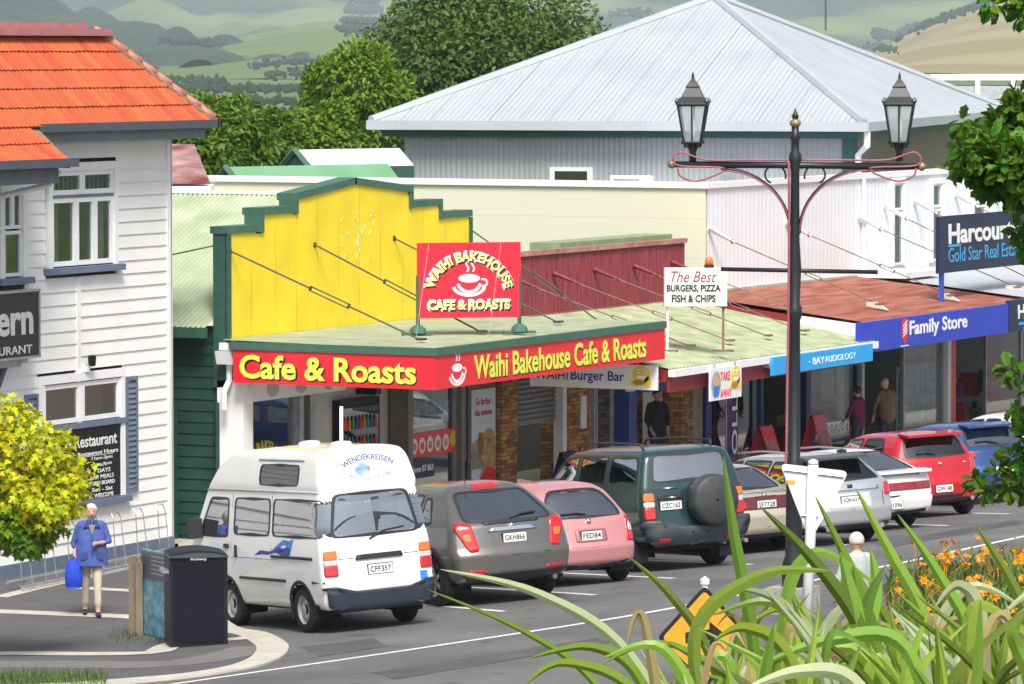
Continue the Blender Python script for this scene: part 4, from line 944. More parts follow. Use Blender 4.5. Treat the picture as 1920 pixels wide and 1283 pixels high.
# roofing sheets on the front and right planes: each laid a little proud
def sheets(a, b, wd, m_):
    d = (b-a); L_ = d.length; d.normalize(); nn = (Vector(Z(b, EZW))-Vector(Z(a, EZW))).cross(Vector(Z(AP, AZ))-Vector(Z(a, EZW))).normalized()
    t0 = (AP-a).dot(d); k = 0; x = 0
    while x < L_:
        x1 = min(x+wd, L_)
        def top(t): 
            f = t/t0 if t < t0 else (L_-t)/(L_-t0); base = a+d*t; q = a+d*t0; pp = AP-q
            return Vector(Z(base+pp*f, EZW+.08+(AZ-EZW-.08)*f))
        lift = nn*(.010 if k % 2 else .005); pts = [Vector(Z(a+d*(x+.01), EZW+.08)), Vector(Z(a+d*(x1-.01), EZW+.08)), top(x1-.01)]
        if x < t0 < x1: pts.append(top(t0))
        pts.append(top(x+.01)); MB().prism([p+lift for p in pts], nn*.006).build('roofing_sheet', m_, wh); x = x1; k += 1
sheets(FL, FR, .8, rf1); sheets(FR, BR, 1.6, rf2)
for c_ in (FL, FR, BR): MB().tube([Z(c_, EZW+.10), Z(AP, AZ+.03)], .13, 6).build('hip_flashing', M_zinc, wh)
gm = MB()
for a, b in ((FL, FR), (FR, BR)):
    d = (b-a).normalized(); o_ = Vector((d.y, -d.x, 0)); gm.obox((a+b)/2+o_*.05+UP*(EZW-.02), (b-a)/2+d*.1, o_*.09, UP*.12)
gm.build('gutter', M_zinc, wh)
tm_ = MB(); ins = .55
for a, b, o_ in ((FL, FR, -wf), (FR, BR, wr)): tm_.obox((a+b)/2-o_*.35+UP*(EZW-.23), (b-a)/2*.97, o_*.05, UP*.10)
tm_.build('fascia', M_teal, wh)
wl0, wl1 = FL+wr*.75+wf*.6, FR-wr*.45+wf*.6
dd = wl1-wl0; corr(Z(wl0, -1.3), dd, (0, 0, EZW-.2+1.3), 84, .016, 5).build('front_wall', M_zincw, wh, True)
MB().add([Z(wl1, -1.3), Z(wl1+wf*24.5, -1.3), Z(wl1+wf*24.5, EZW-.2), Z(wl1, EZW-.2)], [(0, 1, 2, 3)]).build('side_wall', M_olive, wh)
MB().add([Z(wl0, -1.3), Z(wl0, EZW-.2), Z(wl0+wf*24.5, EZW-.2), Z(wl0+wf*24.5, -1.3)], [(0, 1, 2, 3)]).build('side_wall', M_zincw, wh)
MB().obox(Vector(Z(wl1, (EZW-1.5)/2))-wf*.02, wr*.2, wf*.05, UP*((EZW+1.1)/2)).build('corner_trim', M_teal, wh)
dpx = wl1+wr*.42-wf*.1
MB().tube([Z(dpx+wr*.1-wf*.4, EZW-.15), Z(dpx+wr*.1-wf*.4, EZW-.5), Z(dpx-wr*.2, EZW-.75), Z(dpx-wr*.2, -1.2)], .09, 8).build('downpipe', M_trimw, wh)
def onwall(x, y):
    r = ray(x, y); nn = wf; t = (wl0-CAM).dot(nn)/r.dot(nn); return CAM+r*t
wc = onwall(1072, 338)
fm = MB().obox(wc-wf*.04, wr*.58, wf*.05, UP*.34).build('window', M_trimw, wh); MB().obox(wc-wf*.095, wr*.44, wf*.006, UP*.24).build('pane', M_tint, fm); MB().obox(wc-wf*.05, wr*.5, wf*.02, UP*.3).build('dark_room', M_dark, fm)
ac = thing('air_conditioner', 'white air conditioning unit on flat roof edge', 'air conditioner', Z(onwall(1204, 352), 5.0))
c_ = onwall(1204, 343); c_ -= wf*1.2
MB().obox(c_, wr*.55, wf*.18, UP*.22).build('cabinet', M_trimw, ac); MB().obox(c_-wf*.185-wr*.12, wr*.34, wf*.006, UP*.14).build('grille', M_steel, ac)
MB().obox(c_-UP*.6, wr*.5, wf*.15, UP*.38).build('stand', M_steel, ac)
ds = thing('satellite_dish', 'grey satellite dish on warehouse wall', 'satellite dish', onwall(1378, 345))
c_ = onwall(1378, 333)-wf*.35
dm = MB(); dv_ = (wr*.55-wf*.75+UP*.35).normalized(); a_ = dv_.cross(UP).normalized(); b_ = a_.cross(dv_)
V = [c_-dv_*.06]+[c_+(a_*math.cos(t)+b_*math.sin(t))*.26 for t in [k*math.pi/8 for k in range(16)]]
dm.add(V, [(0, 1+k, 1+(k+1) % 16) for k in range(16)]).build('dish', mat('dish_grey', (.22, .24, .27), .5), ds, True); MB().tube([c_-dv_*.05, c_+wf*.36], .03, 6).tube([c_-b_*.2, c_+dv_*.25], .01, 5).build('arm', M_steel, ds)
# ================================================================== SHEDS BEHIND
def shed(name, label, px, D, wpx, hz, ln_, m_roof, m_wall, rise, ang=0.):
    """gabled shed: gable end centred at pixel px, ridge running back to the right"""
    c_ = atD(px[0], px[1], D); k = D/FPX; w2 = wpx*k/2
    ax = (RIGHT*math.cos(ang)+FWD*math.sin(ang)); gx = Vector((-ax.y, ax.x, 0))
    t = thing(name, label, 'building', Z(c_, -1.3)); g0, g1 = c_-gx*0+Vector((0, 0, 0)), 0
    e0, e1, rp = c_-gx*w2-UP*rise, c_+gx*w2-UP*rise, c_
    off = ax*ln_
    MB().add([e0-UP*.0, rp, rp+off, e0+off], [(0, 1, 2, 3)]).add([rp, e1, e1+off, rp+off], [(0, 1, 2, 3)]).build('roof', m_roof, t)
    MB().add([Z(e0, -1.3), Z(e1, -1.3), e1, rp-UP*.02, e0], [(0, 1, 2, 3, 4)]).add([Z(e0, -1.3), e0, e0+off, Z(e0+off, -1.3)], [(0, 1, 2, 3)]).build('wall', m_wall, t)
    b_ = MB(); 
    for a, b in ((e0, rp), (rp, e1)): b_.tube([a-ax*.05, b-ax*.05], .09, 4)
    b_.build('barge_board', m_wall if False else M_mgreen, t)
    return t
M_groof = mat('green_iron', (.12, .30, .15), .55, col2=(.17, .36, .20), scale=.8); M_broof = mat('pale_blue_iron', (.55, .68, .78), .5, var=.05)
shed('green_shed', 'green roofed shed with small louvred gable behind bakehouse', (427, 313), 108, 128, 0, 4.6, M_groof, M_dgreen, .62, R(40))
shed('blue_shed', 'pale blue roofed shed behind green roof', (556, 281), 124, 90, 0, 3.4, M_broof, M_dgreen, .45, R(40))
rr_ = thing('rusty_shed', 'shed with rusty red iron roof behind lane', 'building', Z(atD(350, 345, 100), -1.3))
c_ = atD(395, 345, 100); MB().add([c_, c_-RIGHT*3, c_-RIGHT*3+FWD*4+UP*.75, c_+FWD*4+UP*.75-RIGHT*.6], [(0, 3, 2, 1)]).build('roof', mat('flaky_red_iron', (.17, .03, .03), .7, col2=(.45, .3, .28), scale=1.6, detail=2), rr_); MB().prism([Z(c_, -1.3), Z(c_-RIGHT*3, -1.3), c_-RIGHT*3-UP*.05, c_-UP*.05], FWD*3.5).build('wall', M_signw, rr_)
gl_ = thing('glasshouse_roof', 'white framed roof lights beyond warehouse', 'building', Z(atD(1900, 150, 175), -1.3))
c_ = atD(1905, 150, 175); MB().obox(c_-UP*1.2-UP*1.6, RIGHT*3.2, FWD*2, UP*2.6).build('wall', mat('lilac_wall', (.42, .44, .50), .6), gl_); fm = MB()
MB().obox(c_+UP*.1, RIGHT*3.3, FWD*2.1, UP*.1).build('cornice', M_trimw, gl_)
for k in range(5): fm.obox(c_-RIGHT*2.9+RIGHT*k*1.3-UP*.6, RIGHT*.09, FWD*.05-FWD*.0, UP*.62)
fm.v = [tuple(Vector(v)-FWD*2.05) for v in fm.v]; fm.build('mullion', M_trimw, gl_)
MB().tube([atD(1548, 58, 138), atD(1548, -60, 138)], .03, 6).build('aerial_mast', M_gutter, wh)
# ================================================================== VEHICLES
def lerp_tab(tab, x):
    if x <= tab[0][0]: return tab[0][1]
    for (a, va), (b, vb) in zip(tab[:-1], tab[1:]):
        if x <= b: return va+(vb-va)*((x-a)/(b-a))
    return tab[-1][1]
def chaikin(P, n=2, closed=True):
    for _ in range(n):
        Q = []; m = len(P)
        for i in range(m if closed else m-1):
            a, b = P[i], P[(i+1) % m]; Q += [(a[0]*.75+b[0]*.25, a[1]*.75+b[1]*.25), (a[0]*.25+b[0]*.75, a[1]*.25+b[1]*.75)]
        P = Q
    return P
def rpoly(P, r=.05, n=3):
    """polygon with small rounded corners"""
    out = []; m = len(P)
    for i in range(m):
        p0, p, p1 = Vector(P[i-1]), Vector(P[i]), Vector(P[(i+1) % m]); a, b = p0-p, p1-p; k = min(r, a.length*.45, b.length*.45)
        q0, q1 = p+a.normalized()*k, p+b.normalized()*k
        for j in range(n+1): t = j/n; out.append(tuple(q0*(1-t)**2+p*2*t*(1-t)+q1*t*t))
    return out
def dens(P, step=.06):
    out = []; m = len(P)
    for i in range(m):
        a, b = Vector(P[i]), Vector(P[(i+1) % m]); k = max(1, int((b-a).length/step))
        out += [tuple(a.lerp(b, j/k)) for j in range(k)]
    return out
def inside(P, x, y):
    c = False; m = len(P); j = m-1
    for i in range(m):
        xi, yi = P[i]; xj, yj = P[j]
        if (yi > y) != (yj > y) and x < (xj-xi)*(y-yi)/(yj-yi)+xi: c = not c
        j = i
    return c
def paintmat(name, col, metal=.0, rough=.35):
    if name in MATS: return MATS[name]
    m = mat(name, col, rough, metal, var=.04, scale=1.5, coat=.8); n = m.node_tree.nodes; l = m.node_tree.links
    b = n['Principled BSDF']; g = n.new('ShaderNodeNewGeometry'); d = n.new('ShaderNodeBsdfDiffuse'); d.inputs[0].default_value = (.05, .05, .052, 1)
    mx = n.new('ShaderNodeMixShader'); l.new(g.outputs['Backfacing'], mx.inputs[0]); l.new(b.outputs[0], mx.inputs[1]); l.new(d.outputs[0], mx.inputs[2]); l.new(mx.outputs[0], n['Material Output'].inputs[0])
    return m
class Car:
    def __init__(s, name, label, cat, paint, L, outline, xr, xf, rr=.10, cr=.10, roofcrown=None, cz=None, group='cars parked nose-in along the kerb', N=60):
        s.root = thing(name, label, cat, rotz=0.0, group=group); s.paint = paint; s.L = L
        # half outline, bottom centre -> roof centre, densified
        P = [(0, outline[0][0])]+[(w, z) for z, w in outline]; Q = [P[0], P[1]]
        body = chaikin(P[1:], 2, False); half = [P[0]]+body
        tot = 0; acc = [0]
        for a, b in zip(half[:-1], half[1:]): tot += math.hypot(b[0]-a[0], b[1]-a[1]); acc.append(tot)
        ring = []
        for i in range(N+1):
            d = tot*i/N; k = 0
            while k < len(acc)-2 and acc[k+1] < d: k += 1
            f = (d-acc[k])/max(1e-6, acc[k+1]-acc[k]); ring.append((half[k][0]+(half[k+1][0]-half[k][0])*f, half[k][1]+(half[k+1][1]-half[k][1])*f))
        full = ring+[(-y, z) for y, z in ring[-2:0:-1]]      # closed loop, left (+y) then right
        n = len(full); W_ = max(p[0] for p in ring); zT = ring[-1][1]; c = (0, cz or (outline[0][0]+zT)/2); s.W = W_; s.zT = zT
        def xR(y, z): return lerp_tab(xr, z)+cr*(abs(y)/W_)**3
        def xF(y, z): return L-lerp_tab(xf, z)-cr*1.3*(abs(y)/W_)**3
        def inset(p, d):
            v = Vector((p[0]-c[0], p[1]-c[1])); k = max(0, 1-d/max(v.length, 1e-3)); return (c[0]+v.x*k, c[1]+v.y*k)
        V = []; rings = []
        def addring(pts, xs_): rings.append(len(V)); V.extend((x, p[0], p[1]) for p, x in zip(pts, xs_))
        K = 16
        for k in range(K):            # rear cap, centre outwards
            f = (k+.35)/K; pts = [inset(p, rr) for p in full]; pts = [(c[0]+(p[0]-c[0])*f, c[1]+(p[1]-c[1])*f) for p in pts]; addring(pts, [xR(*p) for p in pts])
        for k in range(5):
            ph = k/5*math.pi/2; pts = [inset(p, rr*(1-math.sin(ph))) for p in full]; addring(pts, [xR(*p)+rr*(1-math.cos(ph)) for p in pts])
        T = 84
        for k in range(T+1):
            t = k/T; addring(full, [(xR(*p)+rr)*(1-t)+(xF(*p)-rr)*t for p in full])
        for k in range(4, -1, -1):
            ph = k/5*math.pi/2; pts = [inset(p, rr*(1-math.sin(ph))) for p in full]; addring(pts, [xF(*p)-rr*(1-math.cos(ph)) for p in pts])
        for k in range(K-1, -1, -1):
            f = (k+.35)/K; pts = [inset(p, rr) for p in full]; pts = [(c[0]+(p[0]-c[0])*f, c[1]+(p[1]-c[1])*f) for p in pts]; addring(pts, [xF(*p) for p in pts])
        Fc = []
        for i in range(len(rings)-1):
            a, b = rings[i], rings[i+1]
            for j in range(n): j2 = (j+1) % n; Fc.append((a+j, a+j2, b+j2, b+j))
        Fc.append(tuple(rings[0]+j for j in range(n-1, -1, -1))); Fc.append(tuple(rings[-1]+j for j in range(n)))
        if roofcrown:
            V = [(x, y, z+(roofcrown(x)*max(0, (z-1.0)/(zT-1.0))**2 if z > 1 else 0)) for x, y, z in V]
        s.V = [Vector(v) for v in V]; s.F = Fc; s.dead = set()
        s.bvh = BVHTree.FromPolygons(s.V, s.F)
        s.cen = []; s.nor = []
        for f in Fc:
            P = [s.V[i] for i in f]; s.cen.append(sum(P, Vector())/len(P)); nn = Vector()
            for i in range(1, len(P)-1): nn += (P[i]-P[0]).cross(P[i+1]-P[0])
            s.nor.append(nn.normalized() if nn.length else Vector((0, 0, 1)))
    def hit(s, view, a, b):
        if view == 'rear': o, d = Vector((-3, a, b)), Vector((1, 0, 0))
        elif view == 'front': o, d = Vector((s.L+3, a, b)), Vector((-1, 0, 0))
        elif view == 'left': o, d = Vector((a, 3, b)), Vector((0, -1, 0))
        elif view == 'right': o, d = Vector((a, -3, b)), Vector((0, 1, 0))
        else: o, d = Vector((a, b, 5)), Vector((0, 0, -1))
        h = s.bvh.ray_cast(o, d)
        if h[0] is None:
            h = s.bvh.find_nearest(o+d*(3 if view != 'top' else 3.5))
        nn = h[1]
        if nn.dot(d) > 0: nn = -nn
        return h[0], nn
    def patch(s, name, view, P, m, off=.006, parent=None, rings=5, r=.03, edge=True, smooth=True, label=None):
        P = dens(rpoly(P, r)); cx, cy = sum(p[0] for p in P)/len(P), sum(p[1] for p in P)/len(P); n = len(P); mb = MB()
        for k in range(rings, -1, -1):
            f = k/rings
            if k == 0: h, nn = s.hit(view, cx, cy); mb.v.append(tuple(h+nn*off))
            else:
                for p in P: h, nn = s.hit(view, cx+(p[0]-cx)*f, cy+(p[1]-cy)*f); mb.v.append(tuple(h+nn*off))
        for k in range(rings-1):
            for j in range(n): mb.f.append((k*n+j, k*n+(j+1) % n, (k+1)*n+(j+1) % n, (k+1)*n+j))
        for j in range(n): mb.f.append(((rings-1)*n+j, (rings-1)*n+(j+1) % n, rings*n))
        if edge:
            o = len(mb.v)
            for p in P: h, nn = s.hit(view, *p); mb.v.append(tuple(h-nn*.015))
            for j in range(n): mb.f.append((o+j, o+(j+1) % n, (j+1) % n, j))
        me = mb.mesh(name); bm = bmesh.new(); bm.from_mesh(me); bmesh.ops.recalc_face_normals(bm, faces=bm.faces[:])
        # outward check
        bm.faces.ensure_lookup_table(); f0 = max(bm.faces, key=lambda f: f.calc_area())
        h, nn = s.hit(view, cx, cy)
        bm.to_mesh(me); bm.free()
        return link(name, me, m, parent or s.root, smooth, local=True)
    def window(s, view, P, glass=None, border=.03, name='window', r=.06, frame=None):
        """opening in the shell, a pane filling it and a dark seal round it"""
        G_ = s.patch(name, view, P, glass or M_cglass, .002, rings=6, r=r, edge=False)
        pol = rpoly(P, r); cx, cy = sum(p[0] for p in pol)/len(pol), sum(p[1] for p in pol)/len(pol)
        ax = {'rear': (1, 2, 0, -1), 'front': (1, 2, 0, 1), 'left': (0, 2, 1, 1), 'right': (0, 2, 1, -1)}[view]
        for i, (c, nn) in enumerate(zip(s.cen, s.nor)):
            if nn[ax[2]]*ax[3] > .12 and inside(pol, c[ax[0]], c[ax[1]]):
                dmin = min(((c[ax[0]]-p[0])**2+(c[ax[1]]-p[1])**2) for p in dens(pol, .03))
                if dmin > .02**2: s.dead.add(i)
        D_ = dens(pol, .05); n = len(D_); mb = MB()
        for p in D_:
            v = Vector((p[0]-cx, p[1]-cy)); v.normalize()
            for k, o_ in ((border*.6, .004), (-border, .006)):
                h, nn = s.hit(view, p[0]+v.x*k, p[1]+v.y*k); mb.v.append(tuple(h+nn*o_))
        for j in range(n): j2 = (j+1) % n; mb.f.append((2*j, 2*j2, 2*j2+1, 2*j+1))
        link('window_seal', mb.mesh('window_seal'), frame or M_plast, G_, True, local=True)
        return G_
    def wheel(s, x, R_=.31, w=.2, yo=None, rim=M_rim, spokes=5, arch=True, archmat=None, Ra=None, steel=False, archw=.05):
        Ra = Ra or R_*1.17; zc = R_
        for side in (1, -1):
            y = (yo or s.W-.03)*side
            if arch:
                for i, (c, nn) in enumerate(zip(s.cen, s.nor)):
                    if c.y*side > s.W*.55 and (c.x-x)**2+(c.z-zc)**2 < (Ra-.01)**2 : s.dead.add(i)
                    elif c.y*side > s.W*.45 and c.z < zc and abs(c.x-x) < Ra-.02: s.dead.add(i)
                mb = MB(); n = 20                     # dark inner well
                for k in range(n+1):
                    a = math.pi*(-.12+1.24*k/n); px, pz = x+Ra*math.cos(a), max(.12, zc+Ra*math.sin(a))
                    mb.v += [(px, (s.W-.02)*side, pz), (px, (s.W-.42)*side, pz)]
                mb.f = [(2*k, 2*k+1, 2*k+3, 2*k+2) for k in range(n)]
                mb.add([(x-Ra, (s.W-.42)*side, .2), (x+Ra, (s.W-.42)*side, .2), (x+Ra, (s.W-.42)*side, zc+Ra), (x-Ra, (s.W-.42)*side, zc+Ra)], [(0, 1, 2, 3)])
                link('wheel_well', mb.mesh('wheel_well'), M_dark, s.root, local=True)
                lip = MB(); n = 28; view = 'left' if side > 0 else 'right'
                for k in range(n+1):
                    a = math.pi*(-.05+1.10*k/n)
                    for rr_, o_ in ((Ra-.012, -.01), (Ra-.01, .012), (Ra+archw, .010), (Ra+archw+.012, -.004)):
                        h, nn = s.hit(view, x+rr_*math.cos(a), max(.16, zc+rr_*math.sin(a))); lip.v.append((h.x, h.y+o_*side, h.z))
                lip.f = [(4*k+j, 4*k+j+1, 4*k+j+5, 4*k+j+4) for k in range(n) for j in range(3)]
                link('wheel_arch', lip.mesh('wheel_arch'), archmat or s.paint, s.root, True, local=True)
            ty = MB(); yi = y-w*side
            prof = [(R_*.62, 0), (R_*.66, .0), (R_*.93, .01), (R_, .04), (R_, w-.04), (R_*.93, w-.01), (R_*.66, w), (R_*.62, w)]
            mb = MB().lathe([(r_, h) for r_, h in prof], (0, 0, 0), 28, 'y', cap=False)
            mb.v = [(x+v[0], min(y, yi)+v[1], zc+v[2]) for v in mb.v]; mb.f = [f[::-1] for f in mb.f]
            t = link('wheel', mb.mesh('tyre'), M_rubber, s.root, True, local=True)
            rm = MB(); yo_ = y-.018*side
            def disc(r0, r1, d0, d1, k=24):
                o = len(rm.v)
                for j in range(k):
                    a = 2*math.pi*j/k; rm.v += [(x+r0*math.cos(a), yo_-d0*side, zc+r0*math.sin(a)), (x+r1*math.cos(a), yo_-d1*side, zc+r1*math.sin(a))]
                for j in range(k): j2 = (j+1) % k; rm.f.append((o+2*j, o+2*j+1, o+2*j2+1, o+2*j2))
            disc(R_*.66, R_*.58, 0, .03); disc(R_*.58, R_*.54, .03, .09)
            if steel: disc(R_*.54, R_*.34, .05, .015); disc(R_*.34, R_*.2, .015, .03); disc(R_*.2, .001, .0, -.01)
            else:
                disc(R_*.16, .001, .0, -.008)
                for q in range(spokes):
                    a = 2*math.pi*q/spokes; d = Vector((math.cos(a), 0, math.sin(a))); e = Vector((-math.sin(a), 0, math.cos(a))); o = Vector((x, yo_, zc))
                    rm.obox(o+d*R_*.34-Vector((0, .03*side, 0)), d*R_*.24, e*R_*.075, Vector((0, .015, 0)))
            link('rim', rm.mesh('rim'), rim, t, False, local=True)
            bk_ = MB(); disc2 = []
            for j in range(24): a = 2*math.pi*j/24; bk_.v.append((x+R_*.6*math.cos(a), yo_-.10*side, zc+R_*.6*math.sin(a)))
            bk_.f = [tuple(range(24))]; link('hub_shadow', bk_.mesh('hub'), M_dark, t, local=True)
    def plate(s, txt, y, z, w=.36, h=.125, holder=True):
        P = [(y-w/2, z-h/2), (y+w/2, z-h/2), (y+w/2, z+h/2), (y-w/2, z+h/2)]
        h0, n0 = s.hit('rear', y, z); x = min(s.hit('rear', *p)[0].x for p in P)-.006
        if holder: link('plate_holder', MB().box((x+.004, y-w/2-.012, z-h/2-.012), (x+.03, y+w/2+.012, z+h/2+.012)).mesh('h'), M_plast, s.root, local=True)
        pl = link('number_plate', MB().box((x-.004, y-w/2, z-h/2), (x+.004, y+w/2, z+h/2)).mesh('p'), M_plate, s.root, local=True)
        if txt: text(pl, txt, (x-.004, y, z), YB, UP, w*.86, h*.60, M_btext, bold=.006, off=.002, spacing=1.05)
    def bar(s, name, view, pts, r, m, off=.0, seg=8, parent=None):
        P = []
        for p in pts: h, nn = s.hit(view, *p); P.append(h+nn*off)
        return link(name, MB().tube(P, r, seg).mesh(name), m, parent or s.root, True, local=True)
    def seats(s, xf_, xr_, zb=.55, top=1.15, w=.24, m=None, yy=(-.36, .36)):
        m = m or mat('seat_cloth', (.09, .09, .095), .9)
        for x in (xf_, xr_):
            for y in yy:
                q = thing_part = MB().obox((x-.12, y, (zb+top)/2-.06), (.06, 0, 0), (0, w, 0), (-.04, 0, (top-zb)/2)).obox((x-.2, y, top+.03), (.04, 0, 0), (0, .12, 0), (-.01, 0, .085))
                q.obox((x+.12, y, zb-.05), (.25, 0, 0), (0, w, 0), (0, 0, .07)); link('seat', q.mesh('seat'), m, s.root, local=True)
    def finish(s, px, zoff, yoff=0., head=54., extra=None, floor=.3):
        mb = MB(); mb.v = [tuple(v) for v in s.V]; mb.f = [f for i, f in enumerate(s.F) if i not in s.dead]
        body = link('body', mb.mesh('body'), s.paint, s.root, True, local=True)
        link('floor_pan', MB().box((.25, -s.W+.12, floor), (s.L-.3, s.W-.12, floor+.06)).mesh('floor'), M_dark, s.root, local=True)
        p = onG(px[0], px[1], zoff); a = R(head); f = Vector((math.cos(a), math.sin(a), 0)); l_ = Vector((-math.sin(a), math.cos(a), 0))
        o = p-l_*yoff
        # level of the road under the wheels
        def gp(v): return Vector((v.x, v.y, gz(v.x, v.y)))
        r0, f0 = gp(o+f*.8), gp(o+f*3.2); l0, l1 = gp(o+f*1.5+l_*.7), gp(o+f*1.5-l_*.7)
        X = (f0-r0).normalized(); Y = (l0-l1); Z_ = X.cross(Y).normalized(); Y = Z_.cross(X)
        base = (r0+f0)/2-X*2.0
        s.root.matrix_world = Matrix.Translation(base) @ Matrix((X, Y, Z_)).transposed().to_4x4()
        return s.root
def mirror(P): return [(-a, b) for a, b in P]
# ---------------------------------------------------------------- campervan
P_white = paintmat('van_white', (.80, .80, .78)); P_white2 = paintmat('car_white', (.78, .78, .76))
v = Car('campervan', 'white high-roof campervan with number plate CFF357', 'campervan', P_white, 4.62,
        [(.30, .74), (.36, .80), (.55, .835), (.9, .845), (1.25, .83), (1.85, .745), (1.93, .74), (1.97, .755), (2.25, .70), (2.41, .65), (2.475, .5), (2.49, 0)],
        [(.3, .10), (.62, .04), (.70, .05), (1.2, .09), (1.9, .22), (1.97, .20), (2.3, .30), (2.43, .38), (2.49, .7)],
        [(.3, .12), (.45, .02), (.8, .03), (1.08, .12), (1.85, .62), (1.93, .70), (2.2, 1.0), (2.36, 1.32), (2.45, 1.7), (2.49, 2.4)], rr=.07, cr=.07, cz=1.25, N=72)
v.wheel(.86, .315, .19, steel=True, rim=mat('steel_rim', (.50, .50, .48), .4, .5), archw=.03); v.wheel(3.2, .315, .19, steel=True, rim=MATS['steel_rim'], archw=.03)
for side in ('left', 'right'):
    v.window(side, [(.12, 1.30), (1.66, 1.30), (1.66, 1.80), (.14, 1.80)], r=.09); v.window(side, [(1.76, 1.30), (2.92, 1.30), (2.92, 1.80), (1.76, 1.80)], r=.09)
    v.window(side, [(3.12, 1.26), (4.08, 1.26), (3.72, 1.79), (3.12, 1.79)], r=.07); v.window(side, [(.88, 1.99), (2.12, 1.99), (2.12, 2.27), (.88, 2.27)], M_tint, r=.09)
    v.bar('rub_strip', side, [(.12, .70), (.45, .70)], .022, M_plast, .0, 4); v.bar('rub_strip', side, [(1.28, .70), (2.0, .70), (2.78, .70)], .022, M_plast, .0, 4)
    v.bar('door_rail', side, [(.40, 1.02), (1.0, 1.02), (1.70, 1.02)], .022, M_plast, .0, 4); v.bar('roof_gutter', side, [(.3, 1.91), (2, 1.91), (3.85, 1.90)], .016, mat('gutter_grey', (.45, .46, .46), .5), .004, 5)
    v.bar('window_awning_rail', side, [(.75, 2.33), (2.2, 2.33)], .013, M_steel, .004, 5)
    v.bar('door_seam', side, [(1.71, .42), (1.71, 1.1), (1.71, 1.85)], .005, M_plast, .0, 4); v.bar('door_seam', side, [(3.02, .42), (3.02, 1.1), (3.0, 1.86)], .005, M_plast, .0, 4); v.bar('body_crease', side, [(.12, 1.0), (1.5, .985), (3.0, .985)], .005, MATS['gutter_grey'], .0, 4)
    v.patch('door_handle', side, [(3.08, 1.10), (3.24, 1.10), (3.24, 1.16), (3.08, 1.16)], M_plast, .02, r=.02); v.patch('door_handle', side, [(2.82, .98), (2.88, .98), (2.88, 1.15), (2.82, 1.15)], M_plast, .02, r=.02)
    sg_ = 1 if side == 'left' else -1
    mm = MB().obox((4.0, .93*sg_, 1.36), (.05, 0, 0), (0, .10, 0), (0, 0, .14)); link('wing_mirror', mm.mesh('m'), M_plast, v.root, local=True)
    v.patch('mud_flap', side, [(.36, .16), (.50, .16), (.50, .4), (.36, .4)], M_rubber, .012)
M_sw1, M_sw2 = mat('swoosh_blue', (.02, .22, .62), .4), mat('swoosh_navy', (.03, .05, .30), .4)
v.patch('swoosh_decal', 'left', [(2.25, 1.02), (2.05, 1.10), (1.75, 1.08), (1.45, 1.17), (1.2, 1.10), (1.02, 1.2), (1.1, 1.05), (1.3, 1.03), (1.5, 1.09), (1.8, 1.04), (2.05, 1.05)], M_sw2, .004, edge=False, r=.02)
v.patch('swoosh_decal', 'left', [(1.62, 1.13), (1.3, 1.26), (1.08, 1.24), (.98, 1.28), (1.05, 1.12), (1.25, 1.20), (1.45, 1.15)], M_sw1, .005, edge=False, r=.02)
v.window('rear', [(-.66, 1.29), (.66, 1.29), (.55, 1.86), (-.55, 1.86)], r=.10); v.window('front', [(-.68, 1.15), (.68, 1.15), (.60, 1.78), (-.60, 1.78)], r=.1)
v.patch('rear_bumper', 'rear', [(-.835, .32), (.835, .32), (.835, .64), (.66, .64), (.62, .56), (-.62, .56), (-.66, .64), (-.835, .64)], mat('bumper_blue_black', (.03, .04, .06), .5), .05, r=.05)
for sg_ in (1, -1):
    v.patch('tail_lamp', 'rear', [(sg_*.62, .78), (sg_*.80, .78), (sg_*.80, .92), (sg_*.62, .92)], M_lampred, .022, r=.02); v.patch('reverse_lamp', 'rear', [(sg_*.62, .925), (sg_*.80, .925), (sg_*.80, .995), (sg_*.62, .995)], M_lampcl, .022, r=.015); v.patch('indicator_lamp', 'rear', [(sg_*.62, 1.0), (sg_*.80, 1.0), (sg_*.79, 1.12), (sg_*.62, 1.12)], M_lampor, .022, r=.02)
v.patch('plate_recess', 'rear', [(-.36, .68), (.36, .68), (.36, .97), (-.36, .97)], P_white, -.01, r=.05); v.bar('hatch_seam', 'rear', [(-.6, 1.0), (-.38, 1.0)], .006, M_plast, .0, 4); v.bar('hatch_seam', 'rear', [(.38, 1.0), (.6, 1.0)], .006, M_plast, .0, 4)
v.patch('handle_bar', 'rear', [(-.36, .97), (.36, .97), (.33, 1.04), (-.33, 1.04)], M_plast, .025, r=.02); v.plate('CFF357', 0, .83)
v.bar('wiper', 'rear', [(.12, 1.24), (-.1, 1.33), (-.42, 1.36)], .012, M_plast, .02, 5); v.bar('roof_seam', 'rear', [(-.72, 1.93), (0, 1.94), (.72, 1.93)], .006, MATS['gutter_grey'], .0, 4)
v.patch('club_sticker', 'rear', [(-.60, .62), (-.72, .62), (-.72, .74), (-.60, .74)], mat('sticker_blue', (.05, .25, .7), .4), .004, edge=False, r=.01)
text(v.root, 'WENDEKREISEN', (.22, .06, 2.30), YB, Vector((.45, 0, 1)), .80, .085, mat('van_blue_text', (.04, .09, .35), .5), bold=.02, arc=.75, off=.10)
text(v.root, 'PH. 0508 109 220', (.12, .06, 2.03), YB, Vector((.25, 0, 1)), .62, .05, mat('van_grey_text', (.25, .28, .35), .5), arc=-.9, off=.085)
v.patch('globe_emblem', 'rear', [(.06+.11*math.cos(a), 2.17+.09*math.sin(a)) for a in [i*math.pi/8 for i in range(16)]], mat('globe_blue', (.35, .5, .7), .5, var=.3, scale=12), .006, edge=False)
for x in (1.0, 2.0): link('roof_vent', MB().lathe([(.14, 0), (.16, .03), (.14, .06), (.05, .075)], (x, 0, 2.47), 14).mesh('vent'), P_white, v.root, True, local=True)
